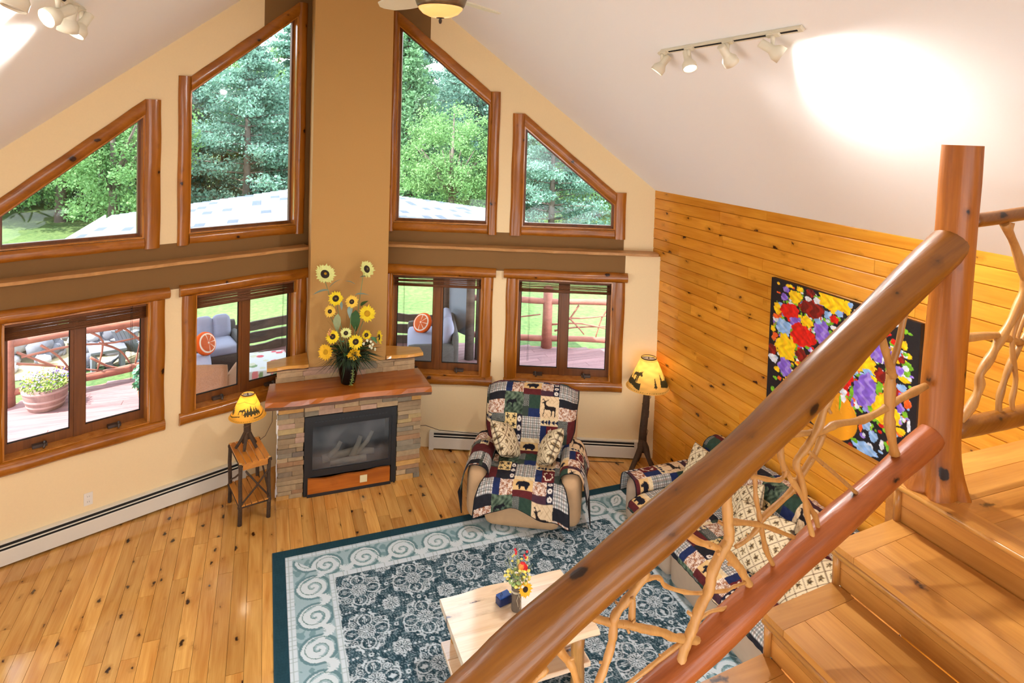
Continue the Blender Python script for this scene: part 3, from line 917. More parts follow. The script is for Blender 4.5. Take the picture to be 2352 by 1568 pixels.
lm = plain('ceramic fire log', srgb(206, 192, 160), .9, noise=.35, nscale=16, bump=.5)
for (p, r) in (([(-.28, -.8, .245), (.05, -.78, .27), (.28, -.8, .25)], .04), ([(-.2, -.88, .235), (.18, -.9, .245)], .035), ([(-.22, -.83, .27), (-.12, -.8, .34), (-.08, -.78, .40)], .026), ([(.02, -.86, .25), (.1, -.82, .36), (.13, -.8, .44)], .03), ([(.05, -.84, .25), (.2, -.82, .38), (.26, -.8, .48)], .024)):
    b = MB(); b.tube(p, [r*1.1, r, r*.8][:len(p)] if len(p) == 3 else r, 8, wob=.3, seed=len(p)); fpart(b, 'ceramic_log', lm, fbo)
# wood board across the bottom with its socket plate
b = MB(); N = 10
top = [.185+.008*sin(i*1.4)+.006*sin(i*.6+1) for i in range(N+1)]
poly = [(-.445, .035), (.41, .035)]+[(.41-.855*i/N, top[i]) for i in range(N+1)]
b.prism(poly, 1, y0-.03, y0-.002)
bo = fpart(b, 'hearth_board', K['mantel'])
b = MB(); b.box(.09, .165, y0-.036, y0-.029, .075, .15); po = fpart(b, 'switch_plate', K['ivory'], bo)
b = MB(); b.box(-.45, .42, y0-.03, y0, .0, .035); fpart(b, 'hearth_strip', K['black_metal'])

# ================================================================== BLACK VASE WITH SUNFLOWERS
VX, VY, VZ = -.02, -.80, 1.06
v = MB(); v.lathe([(.0, .0), (.07, .0), (.077, .01), (.095, .1), (.117, .2), (.132, .285), (.134, .31), (.127, .318), (.12, .31), (.11, .27), (.0, .25)], 28)
vo = v.build('flower_vase', K['vase']); vo.location = (VX, VY, VZ)
tag(vo, 'tall glossy black vase holding sunflowers on the mantel', 'vase')
PET = {'yellow': plain('yellow petal', srgb(240, 212, 14), .6, noise=.12, nscale=60), 'pale': plain('pale lemon petal', srgb(226, 232, 146), .6, noise=.12, nscale=60),
       'gold': plain('golden petal', srgb(238, 186, 18), .6, noise=.15, nscale=60), 'orange': plain('orange based petal', srgb(246, 200, 70), .6, noise=.2, nscale=60)}
M_CTR = plain('dark seed centre', srgb(52, 38, 30), .9, noise=.4, nscale=200, bump=.8)
M_CTRY = plain('golden seed centre', srgb(206, 156, 20), .9, noise=.3, nscale=200, bump=.8)
M_STEM = plain('pale green stem', srgb(140, 156, 104), .7)
M_LEAF = plain('blue green leaf', srgb(150, 180, 172), .7, noise=.15, nscale=30)
M_LEAFG = plain('deep green leaf', srgb(62, 104, 54), .7, noise=.2, nscale=30)
def petals(r0, r1, n, cup, seed, layers=2):
    b = MB(); r = random.Random(seed)
    for L in range(layers):
        for k in range(n):
            a = 2*pi*(k+.5*L)/n+r.uniform(-.08, .08)
            R1 = r1*(1-.12*L)*r.uniform(.88, 1.06); w = 2*pi*r1/n*.42
            z0_, zm, ze = .004*L, cup*.5+.006*L, cup+r.uniform(-.012, .012)
            rm = r0+(R1-r0)*.5
            def Q(rad, off, z): return (cos(a)*rad-sin(a)*off, sin(a)*rad+cos(a)*off, z)
            b.add([Q(r0*.7, -w*.5, z0_), Q(r0*.7, w*.5, z0_), Q(rm, w, zm), Q(rm, -w, zm), Q(R1, 0, ze), Q(rm, 0, zm+.004)],
                  [(0, 1, 5), (0, 5, 3), (1, 2, 5), (2, 4, 5), (4, 3, 5)], 0, True)
    return b
def leaf(l, w, seed=0, bend=.3):
    b = MB(); n = 6
    vs = []
    for i in range(n+1):
        t = i/n; ww = w*sin(pi*min(1, t**.8*1.0))*(1-t*.2)+.001
        z_ = -bend*l*t*t
        vs += [(t*l, -ww, z_+ww*.25), (t*l, 0, z_), (t*l, ww, z_+ww*.25)]
    fs = []
    for i in range(n):
        for j in range(2): fs.append((i*3+j, i*3+j+1, (i+1)*3+j+1, (i+1)*3+j))
    b.add(vs, fs, 0, True); return b
def frame_from(n_, roll=0):
    n_ = Vector(n_).normalized()
    q = n_.to_track_quat('Z', 'Y')
    return q.to_matrix().to_4x4() @ Matrix.Rotation(roll, 4, 'Z')
def sunflower(pos, rad, facing, pet, ctr, label, leaves=(), base=None, cup=.02, n=18, cr=.38, ring=None):
    base = base or (VX+(pos[0]-VX)*.15, VY, VZ+.27)
    t = thing('sunflower', label, 'flower', base, 0, 'sunflowers in the black vase')
    B = Vector(base); Pp = Vector(pos)-B
    F_ = frame_from(facing)
    nn = Vector(facing).normalized()
    back = Pp-nn*.012
    mid = back*.55+Vector((0, .02, .05*Pp.length))
    b = MB(); b.tube([(0, 0, 0), mid*.55, mid, back-nn*.03, back], [.005, .005, .0045, .0045, .006], 6); b.build('stem', M_STEM, t)
    b = petals(rad*cr, rad, n, cup, int(pos[0]*1000)+n); b.xf(Matrix.Translation(Pp) @ F_); po = b.build('petals', PET[pet], t, recalc=False)
    b = MB(); b.ball((0, 0, .006), rad*cr, 16, 6, (1, 1, .35), wob=.05, seed=3); b.xf(Matrix.Translation(Pp) @ F_)
    c = b.build('seed_head', M_CTRY if ctr == 'y' else M_CTR, t)
    if ctr != 'y':
        b = MB(); b.ball((0, 0, .006+rad*cr*.25), rad*cr*.35, 10, 5, (1, 1, .5)); b.xf(Matrix.Translation(Pp) @ F_); b.build('seed_core', M_CTRY if ring else plain('brown core', srgb(110, 96, 50), .9), c)
    for (lp, ldir, l, w, mt) in leaves:
        b = leaf(l, w)
        d = Vector(ldir).normalized(); y_ = Vector((0, 0, 1)).cross(d)
        y_ = y_.normalized() if y_.length > .01 else Vector((1, 0, 0))
        z_ = d.cross(y_)
        M = Matrix(((d.x, y_.x, z_.x, lp[0]-B.x), (d.y, y_.y, z_.y, lp[1]-B.y), (d.z, y_.z, z_.z, lp[2]-B.z), (0, 0, 0, 1)))
        b.xf(M); b.build('leaf', mt, t, recalc=False)
    return t
CAMD = (-.15, -1, .42)               # most heads look out into the room and a little up
TL = M_LEAF
sunflower((-.291, -.80, 2.277), .122, (.35, -1, .75), 'pale', 'd', 'large pale sunflower at the top left of the vase', n=20, cr=.42, ring=1,
          leaves=[((-.24, -.80, 2.10), (-1, -.1, .1), .17, .042, TL), ((-.24, -.8, 2.13), (.55, -.2, .8), .15, .03, TL)])
sunflower((.151, -.80, 2.309), .105, (.75, -1, .55), 'pale', 'd', 'pale sunflower at the top right of the vase, turned sideways', n=18, cr=.42,
          leaves=[((.08, -.80, 2.22), (.9, -.2, .35), .12, .035, TL), ((.03, -.80, 2.15), (-.75, -.2, .65), .12, .03, TL), ((.03, -.80, 2.03), (1, -.1, .25), .15, .035, TL)])
sunflower((-.174, -.83, 2.014), .084, (-.1, -1, .3), 'yellow', 'd', 'bright yellow sunflower with black eye below the top left bloom', cr=.44,
          leaves=[((-.14, -.82, 1.98), (.5, -.3, -.8), .10, .04, TL)])
sunflower((-.003, -.83, 1.966), .077, (-.1, -1, .35), 'orange', 'd', 'small cream sunflower with orange ring beside the yellow one', cr=.36,
          leaves=[((0, -.82, 1.93), (-.35, -.3, -.85), .14, .04, TL)])
sunflower((-.237, -.85, 1.882), .07, (.2, -1, .45), 'orange', 'd', 'small orange-centred sunflower at the left edge of the bunch', cr=.34,
          leaves=[((-.15, -.84, 1.85), (-.1, -.3, -1), .2, .045, plain('sage leaf', srgb(150, 164, 120), .7, noise=.2, nscale=25))])
sunflower((.163, -.84, 1.824), .1, (.15, -1, .5), 'yellow', 'y', 'all-yellow sunflower at the right with a golden centre', n=20, cr=.36,
          leaves=[((.05, -.79, 1.86), (-.1, -.2, -1), .24, .065, M_LEAFG), ((.1, -.8, 1.9), (.3, .1, .3), .1, .04, M_LEAFG)])
sunflower((-.204, -.90, 1.621), .078, (-.2, -1, .3), 'yellow', 'd', 'yellow sunflower with grey eye low on the left of the bunch', cr=.4)
sunflower((-.068, -.90, 1.645), .066, (0, -1, .7), 'pale', 'd', 'small pale sunflower in the middle of the bunch', cr=.4)
sunflower((.032, -.95, 1.56), .086, (-.1, -1, .3), 'yellow', 'd', 'yellow sunflower with dark eye at the front centre above the vase', cr=.4,
          leaves=[((-.1, -.93, 1.56), (-.3, -.5, .5), .1, .035, plain('mint leaf', srgb(90, 150, 110), .6)), ((.2, -.9, 1.58), (.6, -.5, -.3), .1, .035, plain('mint leaf', srgb(90, 150, 110), .6))])
sunflower((.147, -.92, 1.614), .055, (.1, -1, .3), 'yellow', 'd', 'smallest sunflower, dark-eyed, right of the front centre bloom', cr=.46)
sunflower((.286, -.88, 1.564), .088, (1, -.45, .2), 'yellow', 'd', 'sunflower seen edge-on at the right side of the bunch', cr=.4)
sunflower((-.273, -.92, 1.468), .092, (-.65, -1, .25), 'gold', 'y', 'golden sunflower hanging low at the left of the vase', cr=.32)
sunflower((.013, -.965, 1.435), .08, (0, -1, -.25), 'gold', 'y', 'golden sunflower drooping over the front rim of the vase', cr=.4)
# foliage around the rim
fl = thing('foliage_spray', 'dark green needle foliage spilling over the rim of the black vase', 'foliage', (VX, VY, VZ+.29))
rr = random.Random(9)
b = MB()
for k in range(420):
    a = rr.uniform(0, 2*pi); L = rr.uniform(.1, .34); el = rr.uniform(-.25, .95)
    st = Vector((cos(a)*.07, sin(a)*.07, 0))
    d = Vector((cos(a)*cos(el), sin(a)*cos(el), sin(el)))
    e = st+d*L; e.z -= .10*rr.random()*cos(el)
    m_ = (st+e)/2+Vector((0, 0, .04))
    w = Vector((-sin(a), cos(a), .3))*rr.uniform(.004, .009)
    b.add([st-w*.4, st+w*.4, m_+w, e, m_-w], [(0, 1, 2, 4), (4, 2, 3)], 0)
tag(b.build('needles', plain('dark needle foliage', srgb(44, 66, 40), .8, noise=.4, nscale=30), fl, recalc=False), kind='stuff')
b = MB()
for k in range(26):
    a = rr.uniform(0, 2*pi); L = rr.uniform(.3, .48)
    d = Vector((cos(a)*.9, sin(a)*.5-.2, rr.uniform(.2, 1))).normalized()
    b.tube([d*.05, d*L*.6+Vector((0, 0, .04)), d*L], [.0016, .0014, .0008], 3)
tag(b.build('grass_stalks', plain('dry grass stalk', srgb(150, 116, 62), .8), fl), kind='stuff')
for (a, l, w) in ((2.6, .2, .05), (.35, .22, .055), (3.4, .2, .04), (-.4, .22, .05), (1.2, .25, .06), (4.4, .16, .04)):
    b = leaf(l, w, 0, .4); b.xf(Matrix.Rotation(a, 4, 'Z') @ Matrix.Translation((.06, 0, .06)) @ Matrix.Rotation(-.5, 4, 'Y')); b.build('leaf', M_LEAFG, fl, recalc=False)
b = MB()
for k in range(9):
    a = 3.2+.2*k*.3
    c_ = Vector((-.2-.03*rr.random(), -.12, .28+.06*rr.random()))
    d = Vector((rr.uniform(-1, .2), -.5, rr.uniform(-.3, 1))).normalized()*.05
    b.tube([c_, c_+d*.6, c_+d], [.004, .007, .002], 5)
b.build('orange_bloom', plain('peach lily', srgb(240, 176, 120), .6), fl)
b = MB()
for k in range(7):
    c_ = Vector((.17+rr.uniform(-.05, .09), -.2, .16+rr.uniform(-.05, .07)))
    b.ball(c_, .014, 7, 4, (1, .6, 1.2), wob=.5, seed=k)
b.build('white_blossom', plain('white blossom', srgb(226, 228, 196), .7), fl)
# trailing sprig down the front of the vase
b = MB()
pts = [(.04, -.12, .06), (.035, -.15, -.02), (.03, -.148, -.12), (.022, -.125, -.22), (.015, -.115, -.285)]
b.tube(pts, [.004, .004, .004, .003, .002], 5)
for k in range(46):
    t_ = k/46*(len(pts)-1); i_ = min(int(t_), 3); f_ = t_-i_
    p = Vector(pts[i_]).lerp(Vector(pts[i_+1]), f_)
    d = Vector((rr.uniform(-1, 1), -.35, rr.uniform(-.2, .8))).normalized()*.03
    b.add([p, p+d*.5+Vector((0, 0, .004)), p+d, p+d*.5-Vector((0, 0, .004))], [(0, 1, 2, 3)], 0)
b.build('trailing_sprig', plain('light green sprig', srgb(136, 158, 84), .7), fl, recalc=False)

# ================================================================== TWIG SIDE TABLE + TABLE LAMP
STX, STY = -1.01, -1.10
SRZ = radians(14)
st = thing('side_table', 'small rustic twig side table with slatted pine top beside the fireplace', 'table', (STX, STY, 0), SRZ)
sw, sd_, sh = .29, .49, .62
for sx in (-1, 1):
    for sy in (-1, 1):
        b = MB(); x_, y_ = sx*sw*.46, sy*sd_*.47
        b.tube([(x_, y_, 0), (x_+.004, y_, .2), (x_-.003, y_+.003, .42), (x_, y_, sh-.012)], [.021, .019, .019, .018], 9, wob=.18, seed=sx+3*sy)
        lg = b.build('leg', K['twig'], st)
        b = MB(); b.lathe([(0, 0), (.0165, 0), (.0165, .003), (0, .0035)], 9, (x_, y_, sh-.013)); b.build('cut_end', K['twig_end'], lg)
for nm, zz in (('top_slat', sh-.012), ('shelf_slat', .2)):
    n = 5
    for k in range(n):
        b = MB(); wv = sw*1.0/n
        x_ = -sw/2+k*wv
        b.cbox(x_+.003, x_+wv-.003, -sd_/2+.0, sd_/2, zz-.014, zz, .002); b.build(nm, K['slat'], st)
for zz in (sh-.035, .18):
    for sy in (-1, 1):
        b = MB(); b.tube([(-sw/2-.01, sy*sd_*.47, zz), (sw/2+.01, sy*sd_*.47, zz)], .015, 8, wob=.15, seed=2); b.build('rung', K['twig'], st)
    for sx in (-1, 1):
        b = MB(); b.tube([(sx*sw*.46, -sd_/2-.01, zz-.006), (sx*sw*.46, sd_/2+.01, zz-.006)], .013, 8, wob=.15, seed=4); b.build('rung', K['twig'], st)
for sy in (-1,):
    b = MB(); b.cbox(-sw*.4, sw*.4, -sd_/2-.004, -sd_/2+.008, sh-.075, sh-.02, .002); b.build('apron', K['slat'], st)
for (p0_, p1_) in (((-sw*.46, -sd_*.49, .2), (sw*.46, -sd_*.49, .5)), ((sw*.46, -sd_*.5, .22), (-sw*.3, -sd_*.5, .53)), ((-sw*.47, -sd_*.4, .5), (-sw*.47, sd_*.4, .25)), ((sw*.47, -sd_*.4, .25), (sw*.47, sd_*.4, .5))):
    b = MB(); m_ = (Vector(p0_)+Vector(p1_))/2+Vector((.0, -.015, 0)); b.tube([p0_, m_, p1_], .009, 7, wob=.2, seed=8); b.build('brace', K['twig'], st)

def poly_in(px, py, poly):
    """vectorised point in polygon"""
    ins = np.zeros(px.shape, bool); n = len(poly)
    j = n-1
    for i in range(n):
        xi, yi = poly[i]; xj, yj = poly[j]
        c = ((yi > py) != (yj > py)) & (px < (xj-xi)*(py-yi)/(yj-yi+1e-12)+xi)
        ins ^= c; j = i
    return ins
def pine_trees(u, v, specs):
    m = np.zeros(u.shape, bool)
    for (cx_, w, h, base) in specs:
        t = (v-base)/h
        saw = .65+.35*np.mod(t*5, 1)[...]
        hw = w*(1-t)*(1.15-.5*np.mod(t*4.0, 1.0))
        m |= (t > 0) & (t < 1) & (np.abs(u-cx_) < hw)
        m |= (v > base-.012) & (v <= base) & (np.abs(u-cx_) < .006)
    return m
MOOSE = [(0, .1), (.06, .1), (.09, .5), (.25, .55), (.45, .5), (.5, .1), (.55, .1), (.58, .5), (.66, .62), (.8, .55), (.88, .6), (.86, .72), (.8, .8), (.92, .98), (.78, .88), (.72, .98), (.7, .84), (.6, .86), (.52, .8), (.3, .78), (.08, .74), (-.02, .6)]
def lampshade(rb, rt, h, mode, base_col):
    nu, nv = 220, 70
    a = np.linspace(0, 2*pi, nu); t = np.linspace(0, 1, nv)
    A, T = np.meshgrid(a, t)
    R = rb+(rt-rb)*T+.012*(1-T)**8
    P = np.stack([R*np.cos(A), R*np.sin(A), h*T], -1)
    u = A*(rb+rt)/2; v = T*h
    col = np.zeros(P.shape); col[:] = base_col[:3]
    mott = .06*np.sin(u*40+np.sin(v*60)*2)+.05*np.sin(v*90+u*25)
    col *= (1+mott)[..., None]
    ink = np.array(srgb(62, 58, 38)[:3])
    L = 2*pi*(rb+rt)/2
    m = np.zeros(u.shape, bool)
    ub = A/(2*pi)
    if mode == 'floor':
        gl = h*(.22+.05*np.sin(A*3)+.03*np.sin(A*7+1))
        gl2 = h*(.30+.05*np.sin(A*2+1)+.02*np.sin(A*9))
        m |= (v > gl*.6) & (v < gl2) & (np.sin(A*2.0+.5) > -.35)
        spec = [(L*(k/11+.015*sin(k*5)), .020+.008*sin(k*3), h*(.30+.14*sin(k*2.3)**2), h*.2) for k in range(12) if k % 4 != 3]
        m |= pine_trees(u, v, spec)
        for cx_ in (.12, .62):
            s_ = h*.42; m |= poly_in((u-L*cx_)/s_, (v-h*.24)/s_, MOOSE)
    else:
        for c0 in (.08, .41, .74):
            spec = [(L*c0+dx, w_, h*hh, h*.27) for dx, w_, hh in ((-.055, .016, .2), (-.035, .02, .3), (-.008, .024, .36), (.02, .02, .28), (.042, .018, .3), (.06, .012, .16))]
            m |= pine_trees(u, v, spec)
        m |= (np.abs(v-h*(.17+.05*np.cos(A*3+.9))) < .004) & (np.cos(A*3-.2) < .2)
        for c0 in (.25, .58, .91):
            s_ = h*.3; m |= poly_in((u-L*c0)/s_, (v-h*.24)/s_, MOOSE)
        # fine mountain lines
        m |= (np.abs(v-h*(.62+.16*np.abs(np.mod(ub*3+.1, 1)-.5)*2)) < .0016)
    st_ = (np.abs(T-.94) < .012) | (np.abs(T-.045) < .012)
    m2 = st_ & (np.sin(A*60) > .1)
    col[m] = ink; col[m2] = np.array(srgb(110, 84, 40)[:3])
    col[T > .985] = np.array(srgb(40, 34, 24)[:3])
    return P, col
def lamp_parts(root, z0, rb, rt, h, mode, colr, power):
    P, col = lampshade(rb, rt, h, mode, colr)
    P = P.copy(); P[..., 2] += z0
    so = grid_mesh('lamp_shade', P, col, K['shade'], root)
    b = MB(); b.lathe([(rt-.001, 0), (rt+.002, .003), (rt-.001, .006), (rt-.004, .003), (rt-.001, 0)], 40, (0, 0, z0+h-.003)); b.build('shade_rim', K['twig'], so)
    b = MB()
    for k in range(3):
        a_ = k*2*pi/3; b.tube([(0, 0, z0+h-.02), (cos(a_)*rt, sin(a_)*rt, z0+h-.008)], .0022, 5)
    b.lathe([(0, 0), (.005, 0), (.007, .012), (.003, .026), (0, .03)], 10, (0, 0, z0+h-.02))
    b.build('finial', K['bronze'], so)
    b = MB(); b.lathe([(rt*.12, 0), (rt*.95, 0), (rt*.95, .002), (rt*.12, .002), (rt*.12, 0)], 30, (0, 0, z0+h-.016)); b.build('diffuser', plain('white shade liner', srgb(250, 246, 236), .7), so)
    b = MB(); b.lathe([(0, 0), (.012, 0), (.013, .02), (.03, .055), (.028, .075), (0, .095)], 14, (0, 0, z0+h*.28))
    b.build('bulb', emit('warm bulb', (1, .86, .62, 1), 9.0), root)
    b = MB(); b.lathe([(0, 0), (.014, 0), (.014, .06), (0, .06)], 10, (0, 0, z0+h*.28-.06)); b.build('socket', K['bronze'], root)
    l = bpy.data.lights.new('lamp_light', 'POINT'); l.energy = power; l.color = (1, .8, .5); l.shadow_soft_size = .03
    lo = bpy.data.objects.new('lamp_light', l); COL.objects.link(lo); lo.parent = root; lo.location = (0, 0, z0+h*.62)
LTX, LTY = -1.035, -1.07
tl = thing('table_lamp', 'twig lamp with amber pine-tree shade on the small side table', 'lamp', (LTX, LTY, sh), .4)
b = MB(); b.tube([(0, 0, .1), (.003, 0, .2), (-.002, 0, .33)], [.04, .034, .032], 10, wob=.2, seed=1); b.build('trunk', K['twig'], tl)
for k in range(5):
    a_ = k*2*pi/5+.3
    b = MB(); b.tube([(cos(a_)*.015, sin(a_)*.015, .17), (cos(a_)*.05, sin(a_)*.05, .1), (cos(a_)*.105, sin(a_)*.105, .013)], [.018, .017, .014], 7, wob=.25, seed=k); b.build('root_leg', K['twig'], tl)
b = MB()
b.tube([(.037*cos(t_*1.1), .037*sin(t_*1.1), .12+.012*t_) for t_ in range(0, 16)], .0035, 5); b.build('wrapped_cord', K['cord'], tl)
lamp_parts(tl, .33, .165, .062, .225, 'table', srgb(238, 178, 66), .5)
b = MB(); b.tube([(LTX+.12, LTY+.1, .635), (LTX+.17, LTY+.12, .66), (LTX+.235, LTY+.16, .78), (LTX+.245, LTY+.2, .98)], .003, 5)
tag(b.build('lamp_cord', K['cord']), 'thin brown lamp cord rising from the side table to the mantel', 'cord')

# ================================================================== FLOOR LAMP
FLX, FLY = 3.235, -1.66
fl2 = thing('floor_lamp', 'dark log floor lamp with amber woodland shade in the corner', 'lamp', (FLX, FLY, 0), 2.2)
R_ = Matrix.Rotation(-2.2, 3, 'Z')
lean = R_ @ Vector((.055, .01, 0))
b = MB(); b.tube([lean*.02+Vector((0, 0, .2)), lean*.3+Vector((.006, 0, .45)), lean*.6+Vector((-.004, 0, .75)), lean+Vector((0, 0, 1.03))], [.048, .043, .04, .036], 12, wob=.16, seed=5); b.build('trunk', K['twig'], fl2)
for k, a_ in enumerate((radians(215), radians(330), radians(75), radians(285))):
    d = R_ @ Vector((cos(a_), sin(a_), 0))
    ext = .46 if k == 0 else (.14 if k in (1, 2) else .22)
    b = MB(); b.tube([d*.01+Vector((0, 0, .34)), d*.05+Vector((0, 0, .25)), d*ext*.6+Vector((0, 0, .12)), d*ext+Vector((0, 0, .025))], [.03, .034, .026, .022], 8, wob=.2, seed=20+k); b.build('root_leg', K['twig'], fl2)
b = MB(); b.tube([lean*(.3+.05*t_)+Vector((.048*cos(t_*1.3), .048*sin(t_*1.3), .3+.045*t_)) for t_ in range(0, 15)], .003, 5); b.build('wrapped_cord', K['cord_black'], fl2)
lamp_parts(fl2, .955, .24, .087, .345, 'floor', srgb(240, 194, 104), .5)
for ch in fl2.children:
    if ch.name.split('.')[0] in ('lamp_shade', 'bulb', 'socket', 'lamp_light'): ch.location = ch.location+lean
b = MB()
b.tube([(.745, -.6, .3), (.8, -.5, .32), (.95, -.47, .29), (1.1, -.545, .245), (1.5, -.745, .236), (1.9, -.92, .226), (2.3, -1.09, .225)], .0035, 5)
b.tube([(2.1, -1.05, .08), (2.35, -1.17, .03), (2.7, -1.33, .006), (3.1, -1.5, .006)], .003, 5)
tag(b.build('extension_cord', K['cord_black']), 'thin black cord running along the top of the right heater', 'cord')
# ================================================================== SOFT FURNITURE
def rbox(b, c, h, r, n=7, puff=0.0, mi=0, M=None):
    """rounded box (cushion): centre c, half sizes h, corner radius r, faces puffed outwards"""
    r = min(r, h[0], h[1], h[2])
    base = len(b.v); key = {}
    def vert(p):
        k = (round(p[0], 5), round(p[1], 5), round(p[2], 5))
        if k in key: return key[k]
        q = []
        inn = [max(-h[i]+r, min(h[i]-r, p[i]*h[i])) for i in range(3)]
        d = Vector([p[i]*h[i]-inn[i] for i in range(3)])
        if d.length > 1e-9: d = d.normalized()*r
        q = Vector(inn)+d
        for ax in range(3):
            if abs(abs(p[ax])-1) < 1e-6:
                o = [i for i in range(3) if i != ax]
                q[ax] += (1 if p[ax] > 0 else -1)*puff*(1-p[o[0]]**2)*(1-p[o[1]]**2)
        v = Vector(q)
        if M is not None: v = M @ v
        b.v.append((v.x+c[0], v.y+c[1], v.z+c[2])); key[k] = len(b.v)-1
        return key[k]
    lin = [-1+2*i/n for i in range(n+1)]
    lin = [math.copysign(abs(t)**.7, t) for t in lin]
    for ax in range(3):
        o = [i for i in range(3) if i != ax]
        for s in (-1, 1):
            for i in range(n):
                for j in range(n):
                    f = []
                    for (di, dj) in ((0, 0), (1, 0), (1, 1), (0, 1)):
                        p = [0, 0, 0]; p[ax] = s; p[o[0]] = lin[i+di]; p[o[1]] = lin[j+dj]
                        f.append(vert(p))
                    b.f.append(tuple(f)); b.mi.append(mi); b.sm.append(True)
# ---- quilt print
DEER = [(.10, .0), (.16, .0), (.20, .3), (.24, .42), (.55, .40), (.62, .3), (.6, .0), (.66, .0), (.70, .3), (.78, .38), (.84, .3), (.84, .0), (.9, .0), (.92, .42), (.9, .58), (.7, .64), (.42, .64), (.32, .7), (.26, .82), (.30, .9), (.42, .98), (.5, 1.1), (.4, 1.02), (.28, .95), (.22, .94), (.12, 1.1), (.02, 1.0), (.14, 1.02), (.17, .92), (.04, .86), (.04, .81), (.14, .8), (.2, .6), (.18, .4)]
BEAR = [(.02, .45), (.0, .36), (.1, .32), (.18, .36), (.22, .1), (.2, .0), (.34, .0), (.36, .2), (.42, .26), (.62, .26), (.66, .0), (.82, .0), (.82, .1), (.9, .3), (.98, .5), (.94, .75), (.8, .88), (.55, .9), (.36, .86), (.22, .84), (.14, .74), (.06, .6)]
def S3(*a): return np.array(srgb(*a)[:3])
QP = [(270, 90, 440, 215, 'plaid'), (440, 90, 500, 215, 'navy'), (500, 90, 615, 215, 'leaf'), (615, 90, 790, 180, 'bear'), (790, 90, 910, 190, 'leaf'), (910, 90, 970, 235, 'dots'), (970, 90, 1160, 250, 'plaid'),
      (270, 215, 440, 287, 'black'), (440, 215, 620, 405, 'forest'), (615, 180, 790, 230, 'maroon'), (790, 190, 910, 237, 'plum'), (620, 230, 680, 420, 'tweed'), (680, 230, 790, 350, 'green'), (680, 350, 790, 420, 'navy'),
      (790, 237, 970, 430, 'deer'), (970, 250, 1160, 325, 'black'), (970, 325, 1160, 440, 'leaf'), (270, 287, 440, 410, 'leaf'), (240, 90, 270, 330, 'tweed'), (240, 330, 270, 420, 'cream'),
      (240, 420, 320, 500, 'tri'), (320, 410, 455, 540, 'tweed'), (455, 400, 570, 530, 'star'), (570, 410, 620, 640, 'dots'), (620, 420, 800, 605, 'plaid'), (800, 430, 970, 490, 'tri'), (800, 490, 860, 640, 'navy'), (860, 490, 970, 640, 'antler'),
      (970, 440, 1060, 640, 'tweed'), (1060, 440, 1160, 640, 'maroon'), (240, 500, 455, 640, 'maroon'), (455, 530, 570, 640, 'black'), (620, 605, 800, 640, 'cream')]
QCOL = {'navy': (34, 46, 88), 'black': (36, 36, 42), 'maroon': (92, 36, 38), 'plum': (70, 44, 56), 'green': (48, 70, 58), 'cream': (226, 206, 166), 'tweed': (104, 108, 104), 'antler': (100, 34, 36), 'dots': (30, 30, 48)}
